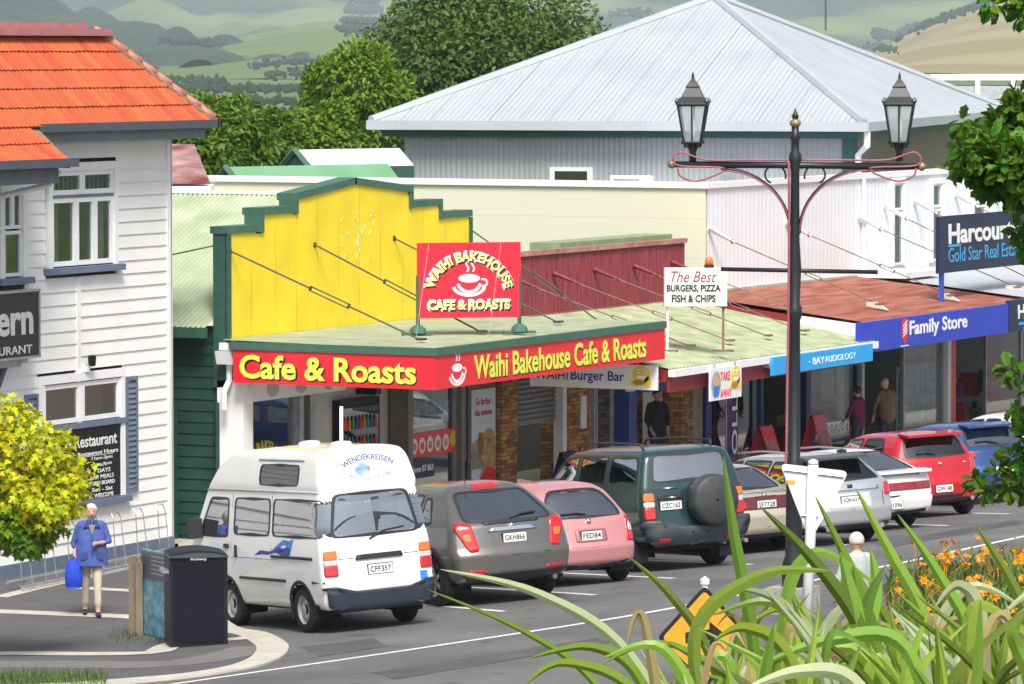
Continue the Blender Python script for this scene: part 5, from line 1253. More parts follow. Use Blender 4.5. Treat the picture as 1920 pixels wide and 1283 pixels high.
for i, (x, y) in enumerate(((1.9, .55), (.5, .6), (.4, -.6))): link('curtain', MB().grid(lambda u, w_: (x+.25*u, y+.02*math.sin(u*25), 1.3+.5*w_), 14, 1).mesh('c'), M_curt, v.root, True, local=True)
v.seats(3.3, 2.2, .7, 1.45, .26); link('cupboard', MB().box((.5, -.7, .5), (1.9, -.4, 1.28)).mesh('c'), mat('cupboard_white', (.5, .5, .48), .6), v.root, local=True)
v.finish((725, 1063), .85, head=55)
# ---------------------------------------------------------------- hatchbacks, wagons, saloon
def lamp_pair(c, P, m, off=.012, name='tail_lamp', r=.03):
    c.patch(name, 'rear', P, m, off, r=r); c.patch(name, 'rear', mirror(P), m, off, r=r)
def under(c, z0, z1, m=M_plast, W_=None, off=.012): c.patch('lower_bumper', 'rear', [(-(W_ or c.W-.03), z0), (W_ or c.W-.03, z0), (W_ or c.W-.03, z1), (-(W_ or c.W-.03), z1)], m, off, r=.04)
def mirrors(c, x, z):
    for sg_ in (1, -1): link('wing_mirror', MB().obox((x, (c.W+.08)*sg_, z), (.06, 0, 0), (0, .10, 0), (0, 0, .07)).mesh('m'), c.paint, c.root, local=True)
P_grey = paintmat('grey_metallic', (.16, .155, .15), .5)
g = Car('sport_utility', 'grey sport utility with number plate GKH866', 'car', P_grey, 4.45,
        [(.30, .80), (.38, .87), (.6, .925), (.85, .94), (1.08, .90), (1.14, .885), (1.52, .68), (1.62, .60), (1.70, .40), (1.72, 0)],
        [(.3, .14), (.45, .03), (.72, .0), (.8, .05), (1.12, .14), (1.2, .22), (1.55, .78), (1.66, .98), (1.72, 1.35)],
        [(.3, .12), (.5, .0), (.75, .06), (.95, .30), (1.08, 1.05), (1.5, 1.75), (1.66, 2.1), (1.72, 2.6)], rr=.09, cr=.16, cz=.98)
g.wheel(.93, .36, .22, archmat=M_plast, archw=.07, spokes=5); g.wheel(3.65, .36, .22, archmat=M_plast, archw=.07)
for side in ('left', 'right'):
    g.window(side, [(.95, 1.17), (1.35, 1.15), (1.40, 1.52), (1.22, 1.50)], r=.05); g.window(side, [(1.45, 1.14), (2.35, 1.12), (2.35, 1.56), (1.50, 1.55)], r=.05); g.window(side, [(2.45, 1.11), (3.35, 1.09), (2.85, 1.50), (2.45, 1.56)], r=.05)
    g.patch('door_handle', side, [(1.5, .98), (1.7, .98), (1.7, 1.02), (1.5, 1.02)], M_chrome, .02, r=.015)
g.window('rear', [(-.70, 1.17), (.70, 1.17), (.55, 1.58), (-.55, 1.58)], r=.10); g.window('front', [(-.68, 1.16), (.68, 1.16), (.56, 1.58), (-.56, 1.58)], r=.1)
lamp_pair(g, [(.56, .78), (.70, .76), (.86, 1.10), (.82, 1.18), (.62, 1.14)], M_lampred, .02); lamp_pair(g, [(.64, .90), (.73, .90), (.78, 1.0), (.66, 1.02)], M_lampor, .028, 'indicator_lamp')
g.patch('plate_recess', 'rear', [(-.45, .80), (.45, .80), (.42, 1.02), (-.42, 1.02)], P_grey, -.008, r=.04); g.patch('chrome_strip', 'rear', [(-.40, 1.03), (.40, 1.03), (.34, 1.085), (-.34, 1.085)], M_chrome, .02, r=.03)
g.plate('GKH866', 0, .93); g.patch('tail_spoiler', 'rear', [(-.42, 1.13), (.42, 1.13), (.46, 1.155), (-.46, 1.155)], M_plast, .016); g.bar('wiper', 'rear', [(-.02, 1.19), (-.2, 1.23), (-.45, 1.24)], .014, M_plast, .02, 5)
g.patch('brake_lamp', 'rear', [(-.22, 1.615), (.22, 1.615), (.2, 1.655), (-.2, 1.655)], M_lampred, .03, r=.015); g.bar('bumper_crease', 'rear', [(-.86, .74), (-.5, .70), (0, .69), (.5, .70), (.86, .74)], .010, M_plast, -.003, 4)
under(g, .31, .46); lamp_pair(g, [(.46, .47), (.72, .47), (.74, .515), (.48, .505)], M_lampred, .014, 'reflector', .01); link('exhaust', MB().tube([(-.02, -.55, .33), (.3, -.55, .33)], .04, 10).mesh('e'), M_chrome, g.root, local=True)
g.bar('badge', 'rear', [(-.045, 1.105), (.045, 1.105)], .028, M_chrome, .0, 8); g.bar('aerial', 'top', [(1.2, .0)], .004, M_plast) if False else link('aerial', MB().tube([(1.25, .15, 1.70), (.95, .15, 2.1)], .006, 5).mesh('a'), M_plast, g.root, local=True)
g.seats(2.3, 1.45, .6, 1.2); mirrors(g, 3.2, 1.15); g.finish((978, 1005), .95, head=54)
P_pink = paintmat('pink_metallic', (.62, .27, .27), .25)
k = Car('small_hatchback', 'pink rounded small hatchback with number plate FED84', 'car', P_pink, 3.72,
        [(.24, .72), (.30, .79), (.5, .825), (.75, .83), (.95, .79), (1.0, .78), (1.36, .60), (1.46, .48), (1.52, .3), (1.535, 0)],
        [(.24, .12), (.36, .03), (.55, .0), (.62, .03), (.95, .14), (1.02, .20), (1.36, .52), (1.47, .72), (1.535, 1.2)],
        [(.24, .10), (.45, .0), (.7, .10), (.9, .45), (1.0, .85), (1.4, 1.35), (1.48, 1.6), (1.535, 2.0)], rr=.10, cr=.20, cz=.86)
k.wheel(.62, .29, .17, archw=.03); k.wheel(3.05, .29, .17, archw=.03)
for side in ('left', 'right'): k.window(side, [(.75, 1.03), (1.75, .98), (1.75, 1.40), (1.05, 1.36)], r=.08); k.window(side, [(1.85, .97), (2.75, .95), (2.3, 1.36), (1.85, 1.40)], r=.06)
k.window('rear', [(-.62, 1.0), (.62, 1.0), (.58, 1.15), (.42, 1.40), (-.42, 1.40), (-.58, 1.15)], r=.12); k.window('front', [(-.6, 1.02), (.6, 1.02), (.48, 1.4), (-.48, 1.4)], r=.1)
lamp_pair(k, [(.62, .62), (.76, .60), (.785, .80), (.72, 1.0), (.66, .95)], M_lampred, .016); lamp_pair(k, [(.68, .76), (.75, .74), (.765, .84), (.71, .90)], M_lampcl, .024, 'reverse_lamp')
k.patch('plate_recess', 'rear', [(-.26, .64), (.26, .64), (.26, .83), (-.26, .83)], mat('pink_shade', (.40, .15, .16), .4, .2), .006, r=.04); k.plate('FED84', 0, .735, .34, .125); k.bar('badge', 'rear', [(-.03, .94), (.03, .94)], .04, M_chrome, .0, 10)
k.bar('hatch_seam', 'rear', [(-.62, .60), (-.3, .57), (0, .56), (.3, .57), (.62, .60)], .006, mat('pink_shade', (.40, .15, .16)), .0, 4); k.bar('wiper', 'rear', [(.0, 1.03), (.15, 1.06), (.4, 1.05)], .013, M_plast, .02, 5); under(k, .24, .30, W_=.7)
k.seats(1.9, 1.15, .5, 1.0, .22, mat('pale_seat', (.35, .36, .34), .9)); mirrors(k, 2.55, 1.0); k.finish((1119, 1003), .745, head=55)
P_green = paintmat('deep_green', (.012, .05, .05), .2)
d = Car('four_wheel_drive', 'dark green four wheel drive with covered spare wheel on back', 'car', P_green, 4.55,
        [(.42, .78), (.5, .85), (.7, .885), (1.0, .89), (1.25, .87), (1.32, .86), (1.74, .74), (1.82, .68), (1.87, .5), (1.885, 0)],
        [(.42, .12), (.6, .0), (.8, .02), (1.25, .05), (1.35, .08), (1.75, .20), (1.82, .28), (1.885, .7)],
        [(.42, .12), (.6, .0), (.9, .05), (1.12, .25), (1.22, 1.05), (1.7, 1.6), (1.8, 1.8), (1.885, 2.3)], rr=.08, cr=.06, cz=1.1)
d.wheel(1.0, .38, .24, yo=.90, archmat=mat('grey_cladding', (.06, .07, .08), .5), archw=.13, Ra=.44); d.wheel(3.65, .38, .24, yo=.90, archmat=MATS['grey_cladding'], archw=.13, Ra=.44)
for side in ('left', 'right'):
    d.window(side, [(.30, 1.36), (1.25, 1.34), (1.25, 1.74), (.36, 1.74)], r=.12); d.window(side, [(1.36, 1.34), (2.25, 1.33), (2.25, 1.75), (1.36, 1.75)], r=.05); d.window(side, [(2.35, 1.33), (3.2, 1.31), (2.85, 1.70), (2.35, 1.75)], r=.05)
    sg_ = 1 if side == 'left' else -1
    rl_ = MB().tube([(.5, .58*sg_, 1.84), (.55, .60*sg_, 1.93), (1.5, .60*sg_, 1.955), (2.6, .58*sg_, 1.94), (2.7, .57*sg_, 1.84)], .02, 6); link('roof_rail', rl_.mesh('r'), M_plast, d.root, True, local=True)
    d.patch('side_cladding', side, [(1.5, .5), (3.1, .5), (3.1, .72), (1.5, .72)], MATS['grey_cladding'], .02)
d.window('rear', [(-.66, 1.36), (.68, 1.36), (.60, 1.76), (-.60, 1.76)], r=.08); d.window('front', [(-.68, 1.32), (.68, 1.32), (.6, 1.74), (-.6, 1.74)], r=.08)
lamp_pair(d, [(.68, .80), (.85, .80), (.85, .98), (.68, .98)], M_lampred, .02); lamp_pair(d, [(.68, .985), (.85, .985), (.85, 1.07), (.68, 1.07)], M_lampcl, .02, 'reverse_lamp'); lamp_pair(d, [(.68, 1.075), (.85, 1.075), (.84, 1.20), (.69, 1.20)], M_lampor, .02, 'indicator_lamp')
d.patch('rear_bumper', 'rear', [(-.87, .42), (.87, .42), (.87, .78), (.62, .78), (.60, .66), (-.60, .66), (-.62, .78), (-.87, .78)], MATS['grey_cladding'], .09, r=.05); lamp_pair(d, [(.48, .50), (.66, .50), (.66, .55), (.48, .55)], M_lampred, .10, 'reflector', .01)
d.plate('CZC162', .42, 1.0); d.patch('plate_recess', 'rear', [(.18, 1.09), (.64, 1.09), (.62, 1.17), (.2, 1.17)], M_plast, .01); d.bar('badge', 'rear', [(.52, 1.26), (.28, 1.26)], .018, M_chrome, .004, 6); d.bar('badge', 'rear', [(.46, 1.12), (.24, 1.12)], .012, M_chrome, .014, 6); d.bar('door_seam', 'rear', [(.655, .80), (.66, 1.3), (.62, 1.8)], .006, M_plast, .0, 4)
sw_ = MB().lathe([(.02, -.30), (.34, -.295), (.385, -.26), (.395, -.2), (.395, -.06), (.36, -.02), (.1, 0)], (0, 0, 0), 30, 'y', cap=False); sw_.v = [(v_[1]+.02, v_[0]-.22, v_[2]+1.04) for v_ in sw_.v]
o_ = link('spare_wheel', sw_.mesh('s'), mat('spare_cover', (.035, .038, .042), .55, var=.1, bump=.6, bscale=7), d.root, True, local=True); link('exhaust', MB().tube([(.1, -.5, .38), (.5, -.5, .4)], .035, 8).mesh('e'), M_steel, d.root, local=True)
for sg_ in (1, -1): link('mud_flap', MB().box((.50, .62*sg_, .14), (.52, .86*sg_, .46)).mesh('m'), M_plast, d.root, local=True)
d.seats(2.4, 1.5, .8, 1.42); mirrors(d, 3.0, 1.35); d.finish((1268, 948), 1.0, .42, head=53)
P_gold = paintmat('champagne_metallic', (.50, .45, .36), .35)
s_ = Car('saloon_car', 'champagne saloon with dark tail panel beside silver estate', 'car', P_gold, 4.4,
        [(.24, .74), (.30, .81), (.55, .845), (.8, .84), (.93, .79), (.97, .76), (1.28, .60), (1.36, .5), (1.40, .3), (1.41, 0)],
        [(.24, .12), (.38, .02), (.6, .0), (.72, .05), (.92, .10), (.955, .30), (.985, .58), (1.3, 1.22), (1.37, 1.4), (1.41, 1.9)],
        [(.24, .10), (.45, .0), (.68, .10), (.85, .6), (.95, 1.1), (1.3, 1.75), (1.37, 2.0), (1.41, 2.3)], rr=.08, cr=.14, cz=.78)
s_.wheel(.95, .30, .18, archw=.03); s_.wheel(3.5, .30, .18, archw=.03)
for side in ('left', 'right'): s_.window(side, [(1.15, 1.0), (2.05, .97), (2.05, 1.31), (1.5, 1.29)], r=.06); s_.window(side, [(2.14, .97), (3.1, .95), (2.65, 1.27), (2.14, 1.31)], r=.05)
s_.window('rear', [(-.62, 1.01), (.62, 1.01), (.5, 1.32), (-.5, 1.32)], r=.06); s_.window('front', [(-.64, .99), (.64, .99), (.5, 1.3), (-.5, 1.3)], r=.06)
s_.patch('tail_panel', 'rear', [(-.76, .70), (.76, .70), (.78, .84), (.7, .90), (-.7, .90), (-.78, .84)], mat('dark_red_panel', (.10, .008, .015), .15, coat=1), .012, r=.04); lamp_pair(s_, [(.36, .72), (.75, .72), (.76, .83), (.36, .83)], M_lampred, .022)
s_.plate('SF7728', .0, .775, .34, .12, False); s_.bar('badge', 'rear', [(-.03, .91), (.03, .91)], .025, M_chrome, .01, 8); s_.bar('boot_lip', 'rear', [(-.7, .935), (0, .95), (.7, .935)], .012, mat('dark_red_panel', (.1, .01, .01)), .0, 5); s_.bar('bumper_crease', 'rear', [(-.8, .44), (0, .42), (.8, .44)], .008, M_plast, .0, 4)
link('exhaust', MB().tube([(-.02, .45, .24), (.4, .45, .26)], .035, 8).mesh('e'), M_steel, s_.root, local=True); under(s_, .24, .32, W_=.74)
s_.seats(2.5, 1.6, .5, 1.0); mirrors(s_, 2.95, .98); s_.finish((1447, 945), .78, head=54)
P_silver = paintmat('silver_metallic', (.46, .48, .50), .45)
l = Car('estate_car', 'silver estate car with roof rails and plate JQK627', 'car', P_silver, 4.7,
        [(.24, .76), (.30, .82), (.5, .855), (.78, .86), (.95, .83), (1.0, .82), (1.34, .64), (1.43, .52), (1.47, .3), (1.48, 0)],
        [(.24, .14), (.36, .03), (.58, .0), (.64, .05), (.95, .10), (1.0, .15), (1.3, .58), (1.38, .62), (1.43, .8), (1.48, 1.5)],
        [(.24, .10), (.45, .0), (.68, .10), (.88, .6), (.98, 1.15), (1.36, 1.85), (1.43, 2.1), (1.48, 2.5)], rr=.09, cr=.15, cz=.82)
l.wheel(.95, .32, .2, archw=.03); l.wheel(3.65, .32, .2, archw=.03)
for side in ('left', 'right'):
    l.window(side, [(.75, 1.04), (1.35, 1.02), (1.35, 1.36), (1.0, 1.35)], r=.05); l.window(side, [(1.44, 1.01), (2.3, .99), (2.3, 1.38), (1.44, 1.37)], r=.05); l.window(side, [(2.38, .99), (3.35, .97), (2.85, 1.34), (2.38, 1.38)], r=.05)
    sg_ = 1 if side == 'left' else -1
    link('roof_rail', MB().tube([(1.0, .52*sg_, 1.42), (1.06, .53*sg_, 1.50), (1.9, .53*sg_, 1.53), (2.7, .52*sg_, 1.50), (2.78, .50*sg_, 1.42)], .018, 6).mesh('r'), P_silver, l.root, True, local=True)
    for x in (1.05, 2.7): link('rail_foot', MB().box((x-.08, .49*sg_-.03, 1.40), (x+.08, .49*sg_+.06, 1.49)).mesh('f'), M_plast, l.root, local=True)
l.window('rear', [(-.66, 1.03), (.66, 1.03), (.52, 1.34), (-.52, 1.34)], M_tint, r=.06); l.window('front', [(-.66, 1.02), (.66, 1.02), (.52, 1.36), (-.52, 1.36)], r=.06)
link('tail_spoiler', MB().obox((.58, 0, 1.405), (.16, 0, .02), (0, .58, 0), (0, 0, .02)).mesh('s'), mat('spoiler_dark', (.08, .085, .09), .35, .3), l.root, local=True)
lamp_pair(l, [(.68, .76), (.81, .76), (.80, .96), (.69, .96)], M_lampred, .018); l.patch('plate_recess', 'rear', [(-.42, .60), (.42, .60), (.40, .82), (-.40, .82)], mat('silver_recess', (.60, .61, .62), .4, .2), .006, r=.04); l.plate('JQK627', 0, .71); l.patch('chrome_strip', 'rear', [(-.56, .87), (.56, .87), (.56, .93), (-.56, .93)], mat('bright_silver', (.7, .71, .73), .2, .7), .02, r=.02); l.bar('badge', 'rear', [(-.04, .93), (.04, .93)], .03, M_navy, .02, 8)
for y in (.5, -.5): link('exhaust', MB().tube([(-.03, y, .28), (.3, y, .28)], .045, 10).mesh('e'), M_chrome, l.root, local=True)
l.bar('wiper', 'rear', [(.1, 1.03), (.3, 1.07), (.45, 1.06)], .012, M_plast, .02, 5); l.bar('hatch_seam', 'rear', [(-.66, .97), (-.62, .6), (0, .57), (.62, .6), (.66, .97)], .006, M_plast, .0, 4); under(l, .24, .33, W_=.76)
l.seats(2.6, 1.7, .5, 1.05); mirrors(l, 3.1, 1.0); l.finish((1605, 943), .67, head=54)
w = Car('liftback_car', 'older white liftback with full-width red tail strip', 'car', P_white2, 4.2,
        [(.24, .74), (.30, .81), (.5, .84), (.75, .835), (.90, .80), (.94, .77), (1.24, .58), (1.32, .48), (1.36, .3), (1.37, 0)],
        [(.24, .16), (.34, .04), (.5, .0), (.62, .03), (.90, .06), (.94, .14), (1.26, 1.05), (1.33, 1.3), (1.37, 1.75)],
        [(.24, .10), (.45, .0), (.66, .10), (.84, .6), (.93, 1.1), (1.28, 1.7), (1.34, 2.0), (1.37, 2.3)], rr=.06, cr=.08, cz=.76)
w.wheel(.85, .30, .18, archw=.02); w.wheel(3.35, .30, .18, archw=.02)
for side in ('left', 'right'): w.window(side, [(1.2, .98), (2.1, .96), (2.1, 1.28), (1.6, 1.26)], r=.05); w.window(side, [(2.2, .96), (3.0, .94), (2.6, 1.24), (2.2, 1.28)], r=.05)
w.window('rear', [(-.64, .99), (.64, .99), (.5, 1.30), (-.5, 1.30)], r=.05); w.window('front', [(-.62, .98), (.62, .98), (.5, 1.26), (-.5, 1.26)], r=.05)
w.patch('tail_strip', 'rear', [(-.78, .66), (.78, .66), (.78, .79), (-.78, .79)], mat('lamp_maroon', (.28, .01, .02), .15, var=.3, scale=14, coat=1), .014, r=.015); link('tail_spoiler', MB().obox((.10, 0, .975), (.13, 0, .01), (0, .76, 0), (0, 0, .022)).obox((.1, .6, .93), (.06, 0, 0), (0, .04, 0), (0, 0, .04)).obox((.1, -.6, .93), (.06, 0, 0), (0, .04, 0), (0, 0, .04)).mesh('s'), P_white2, w.root, local=True)
w.bar('bumper_strip', 'rear', [(-.81, .57), (0, .565), (.81, .57)], .018, M_plast, .0, 6); w.plate('YS1096', 0, .42, .36, .125); under(w, .24, .30, W_=.7); w.seats(2.4, 1.6, .5, 1.0); mirrors(w, 2.85, .98); w.finish((1680, 948), .42, head=54)
P_red = paintmat('bright_red', (.50, .008, .02), .1)
r_ = Car('hatchback_car', 'red hatchback with roof spoiler', 'car', P_red, 3.72,
        [(.24, .74), (.30, .81), (.5, .842), (.8, .845), (1.0, .81), (1.05, .80), (1.38, .62), (1.46, .52), (1.50, .3), (1.51, 0)],
        [(.24, .12), (.36, .02), (.6, .0), (.68, .05), (1.0, .12), (1.05, .16), (1.38, .36), (1.45, .42), (1.51, .9)],
        [(.24, .10), (.45, .0), (.7, .10), (.92, .5), (1.02, .95), (1.4, 1.55), (1.47, 1.8), (1.51, 2.1)], rr=.08, cr=.16, cz=.84)
r_.wheel(.58, .30, .185, archw=.03); r_.wheel(2.97, .30, .185, archw=.03)
for side in ('left', 'right'): r_.window(side, [(.70, 1.08), (1.5, 1.05), (1.5, 1.41), (.92, 1.40)], M_tint, r=.05); r_.window(side, [(1.6, 1.04), (2.55, 1.02), (2.15, 1.38), (1.6, 1.41)], r=.05)
r_.window('rear', [(-.62, 1.06), (.62, 1.06), (.54, 1.38), (-.54, 1.38)], M_tint, r=.06); r_.window('front', [(-.62, 1.06), (.62, 1.06), (.5, 1.4), (-.5, 1.4)], r=.06)
link('tail_spoiler', MB().obox((.36, 0, 1.455), (.17, 0, .02), (0, .56, 0), (0, 0, .022)).mesh('s'), P_red, r_.root, local=True)
lamp_pair(r_, [(.64, .66), (.80, .64), (.80, .86), (.74, 1.02), (.66, 1.0)], mat('lamp_rose', (.50, .03, .05), .12, var=.3, scale=14, coat=1), .014); r_.plate('GWL48', 0, .50, .34, .125); r_.bar('badge', 'rear', [(-.02, .93), (.02, .93)], .04, M_chrome, .0, 10); r_.bar('badge', 'rear', [(-.5, .93), (-.62, .92)], .012, M_chrome, .004, 6)
r_.bar('hatch_seam', 'rear', [(-.64, .66), (0, .63), (.64, .66)], .006, M_plast, .0, 4); r_.bar('wiper', 'rear', [(.05, 1.08), (.2, 1.13), (.4, 1.12)], .012, M_plast, .02, 5); under(r_, .24, .30, W_=.72); r_.patch('bumper_slot', 'rear', [(-.35, .34), (.35, .34), (.38, .40), (-.38, .40)], M_plast, .008); link('exhaust', MB().tube([(-.02, -.55, .30), (.3, -.55, .3)], .04, 8).mesh('e'), M_chrome, r_.root, local=True)
r_.seats(2.1, 1.3, .5, 1.05); mirrors(r_, 2.4, 1.05); r_.finish((1775, 915), .51, head=54)
P_blue = paintmat('blue_metallic', (.02, .075, .24), .35)
def hatch(name, label, paint, px, z, txt, head=54):
    b = Car(name, label, 'car', paint, 4.0,
        [(.24, .74), (.30, .82), (.5, .85), (.82, .85), (1.0, .81), (1.05, .80), (1.36, .62), (1.44, .5), (1.485, .3), (1.495, 0)],
        [(.24, .12), (.36, .03), (.6, .0), (.72, .05), (.98, .10), (1.04, .18), (1.38, .52), (1.44, .60), (1.495, 1.2)],
        [(.24, .10), (.45, .0), (.7, .12), (.9, .6), (1.0, 1.05), (1.38, 1.7), (1.45, 1.95), (1.495, 2.3)], rr=.10, cr=.18, cz=.84)
    b.wheel(.65, .30, .185, archw=.03); b.wheel(3.2, .30, .185, archw=.03)
    for side in ('left', 'right'): b.window(side, [(.85, 1.08), (1.6, 1.04), (1.6, 1.38), (1.1, 1.36)], r=.05); b.window(side, [(1.7, 1.04), (2.7, 1.0), (2.25, 1.34), (1.7, 1.38)], r=.05)
    b.window('rear', [(-.62, 1.06), (.62, 1.06), (.5, 1.36), (-.5, 1.36)], r=.08); b.window('front', [(-.62, 1.04), (.62, 1.04), (.5, 1.38), (-.5, 1.38)], r=.06)
    lamp_pair(b, [(.50, .88), (.80, .84), (.82, .98), (.74, 1.03), (.52, .94)], M_lampred, .016); b.plate(txt, 0, .62, .36, .125); b.bar('badge', 'rear', [(-.03, .93), (.03, .93)], .045, M_chrome, .0, 10); b.bar('wiper', 'rear', [(-.02, 1.08), (.2, 1.14), (.42, 1.13)], .013, M_plast, .02, 5)
    link('tail_spoiler', MB().obox((.5, 0, 1.43), (.16, 0, .02), (0, .52, 0), (0, 0, .02)).mesh('s'), paint, b.root, local=True); under(b, .24, .32, W_=.76); b.seats(2.2, 1.4, .5, 1.05); mirrors(b, 2.55, 1.05); return b.finish(px, z, head=head)
hatch('hatchback_car', 'blue hatchback parked beside red hatchback', P_blue, (1889, 848), .93, '')
hatch('hatchback_car', 'white hatchback parked beyond blue hatchback', P_white2, (1995, 825), .93, '')
# ================================================================== STREET FURNITURE
# twin-lantern street lamp
LP = atD(1488, 1100, 64.0); lg = gz(LP.x, LP.y); LPb = Vector((LP.x, LP.y, 0)); K_ = 64.0/FPX
def lz_(y): return CAM.z-64.0*(y-HOR)/FPX*1.0
lamp = thing('street_lamp', 'black twin lantern street lamp with red cables on crossarm', 'street lamp', (LP.x, LP.y, lg))
zt = lambda y: atD(1488, y, 64.0).z
MB().box((LP.x-.27, LP.y-.27, lg-.2), (LP.x+.27, LP.y+.27, zt(1100))).build('plinth', mat('stone_plinth', (.42, .39, .34), .9, var=.25, scale=7, bump=.5), lamp)
M_lampb = mat('lamp_black', (.016, .018, .022), .4, var=.1)
pst = MB().lathe([(.16, zt(1100)), (.16, zt(1060)), (.115, zt(1040)), (.105, zt(900)), (.13, zt(893)), (.13, zt(886)), (.10, zt(878)), (.12, zt(868)), (.085, zt(860)), (.075, zt(600)), (.10, zt(590)), (.10, zt(575)), (.072, zt(568)), (.088, zt(500)), (.065, zt(450)), (.058, zt(320)), (.085, zt(300)), (.085, zt(290)), (.055, zt(282)), (.055, zt(262)), (.08, zt(256)), (.05, zt(250)), (.05, zt(238))], LPb, 14)
pst.build('post', M_lampb, lamp, True)
MB().lathe([(.03, zt(240)), (.075, zt(233)), (.075, zt(227)), (.03, zt(222))], LPb, 12).build('brass_collar', mat('dull_brass', (.30, .24, .13), .5, .5), lamp, True)
MB().lathe([(.03, zt(224)), (.05, zt(218)), (.028, zt(212)), (.004, zt(203))], LPb, 10).build('finial', M_lampb, lamp, True)
az = zt(307); aL, aR = LPb+RIGHT*(1256-1486)*K_, LPb+RIGHT*(1722-1486)*K_
MB().tube([aL+UP*az, aR+UP*(az-.03)], .045, 10).build('crossarm', M_lampb, lamp, True)
for e, dz in ((aL, 0), (aR, -.03)): MB().lathe([(.01, -.06), (.06, -.03), (.06, .03), (.01, .06)], e+UP*(az+dz), 10).build('brass_knob', MATS['dull_brass'], lamp, True)
bz = zt(506); MB().tube([LPb+RIGHT*(1348-1486)*K_+UP*(bz+.02), LPb+RIGHT*(1641-1486)*K_+UP*(bz-.02)], .028, 8).build('ladder_bar', M_lampb, lamp, True)
for q in (-1, 1):
    arc_ = [LPb+RIGHT*q*(.06+.92*(1-math.cos(t)))+UP*(zt(435)+(az-.06-zt(435))*math.sin(t)) for t in [i*math.pi/2/12 for i in range(13)]]
    MB().tube(arc_, .024, 6).build('bracket', M_lampb, lamp, True); MB().tube([p-FWD*.035-UP*.02 for p in arc_], .011, 5).build('cable', mat('red_cable', (.36, .10, .12), .5), lamp, True)
    c0 = LPb+RIGHT*q*.28+UP*(zt(328)); MB().tube([c0+RIGHT*q*.0+(RIGHT*q*math.cos(a)*-1+UP*math.sin(a))*(.16*(1-i*.025)) for i, a in enumerate([-.3+k*.33 for k in range(15)])], .014, 6).build('scroll', M_lampb, lamp, True)
M_pane = bpy.data.materials.new('frosted_lantern_glass'); M_pane.use_nodes = True; _n = M_pane.node_tree.nodes; _l = M_pane.node_tree.links; _n.clear()
_o, _t, _d, _x = _n.new('ShaderNodeOutputMaterial'), _n.new('ShaderNodeBsdfTransparent'), _n.new('ShaderNodeBsdfTranslucent'), _n.new('ShaderNodeMixShader'); _d.inputs[0].default_value = (.9, .97, .97, 1); _g = _n.new('ShaderNodeBsdfDiffuse'); _g.inputs[0].default_value = (.75, .85, .86, 1); _y = _n.new('ShaderNodeMixShader')
_x.inputs[0].default_value = .45; _y.inputs[0].default_value = .5; _l.new(_d.outputs[0], _y.inputs[1]); _l.new(_g.outputs[0], _y.inputs[2]); _l.new(_t.outputs[0], _x.inputs[1]); _l.new(_y.outputs[0], _x.inputs[2]); _l.new(_x.outputs[0], _o.inputs[0])
def lantern(px):
    c = LPb+RIGHT*(px-1486)*K_; z0 = az+.04
    MB().lathe([(.05, z0), (.045, zt(285)), (.085, zt(270)), (.10, zt(268))], c, 10).build('lantern_stem', M_lampb, lamp, True)
    h0, h1 = zt(266), zt(195); r0, r1 = .155, .265
    L = MB()
    def cor(r, z, k): a = math.pi/4+k*math.pi/2+R(20); return c+Vector((r*math.cos(a), r*math.sin(a), z))
    for k in range(4):
        L.tube([cor(r0, h0, k), cor(r1, h1, k)], .016, 5); L.tube([cor(r0, h0, k), cor(r0, h0, k+1)], .016, 5); L.tube([cor(r1, h1, k), cor(r1, h1, k+1)], .026, 5)
        m0, m1 = (cor(r0, h0, k)+cor(r0, h0, k+1))/2, (cor(r1, h1, k)+cor(r1, h1, k+1))/2; L.tube([m0, m1], .012, 5)
        L.tube([cor(r0, h0, k), cor(r0*.9, h0-.06, k), cor(.06, zt(274), k)], .012, 5); L.lathe([(.012, 0), (.03, .03), (.005, .08)], cor(r1+.015, h1+.01, k), 6); L.lathe([(.02, -.02), (.02, .02)], cor(r0+.02, h0, k), 6)
    ro = L.build('lantern_frame', M_lampb, lamp)
    g_ = MB()
    for k in range(4): MB().add([cor(r0-.006, h0+.01, k), cor(r0-.006, h0+.01, k+1), cor(r1-.006, h1-.01, k+1), cor(r1-.006, h1-.01, k)], [(0, 1, 2, 3)]).build('pane', M_pane, ro)
    rf_ = MB(); prof = [(r1+.03, h1), (r1+.02, h1+.03), (.20, zt(181)), (.14, zt(168)), (.125, zt(165)), (.125, zt(162)), (.08, zt(155)), (.03, zt(148)), (.022, zt(143)), (.028, zt(141)), (.004, zt(134))]
    for (ra, za), (rb, zb) in zip(prof[:-1], prof[1:]):
        for k in range(4): rf_.add([cor(ra, za, k), cor(ra, za, k+1), cor(rb, zb, k+1), cor(rb, zb, k)], [(0, 1, 2, 3)])
    rf_.build('lantern_roof', M_lampb, lamp)
    MB().lathe([(.03, h0), (.03, h0+.1), (.045, h0+.16), (.05, h0+.3), (.02, h0+.36)], c, 10).build('bulb', mat('bulb_white', (.75, .75, .72), .4), lamp, True)
lantern(1295); lantern(1680)
for q, e in ((-1, aL), (1, aR)):
    P = [LPb+RIGHT*q*.08+UP*(az+.06), LPb+RIGHT*q*.7+UP*(az+.055), e-RIGHT*q*.45+UP*(az+.06), e-RIGHT*q*.12+UP*(az+.16), e-RIGHT*q*.02+UP*(az+.08), e-RIGHT*q*.1+UP*(az-.02), e-RIGHT*q*.7+UP*(az-.055), e-RIGHT*q*.35+UP*(az-.22), e-RIGHT*q*.12+UP*(az-.16), e-RIGHT*q*.08+UP*(az-.05)]
    MB().tube(smoothpath([p-FWD*.05 for p in P], 5), .014, 6).build('cable', MATS['red_cable'], lamp, True)
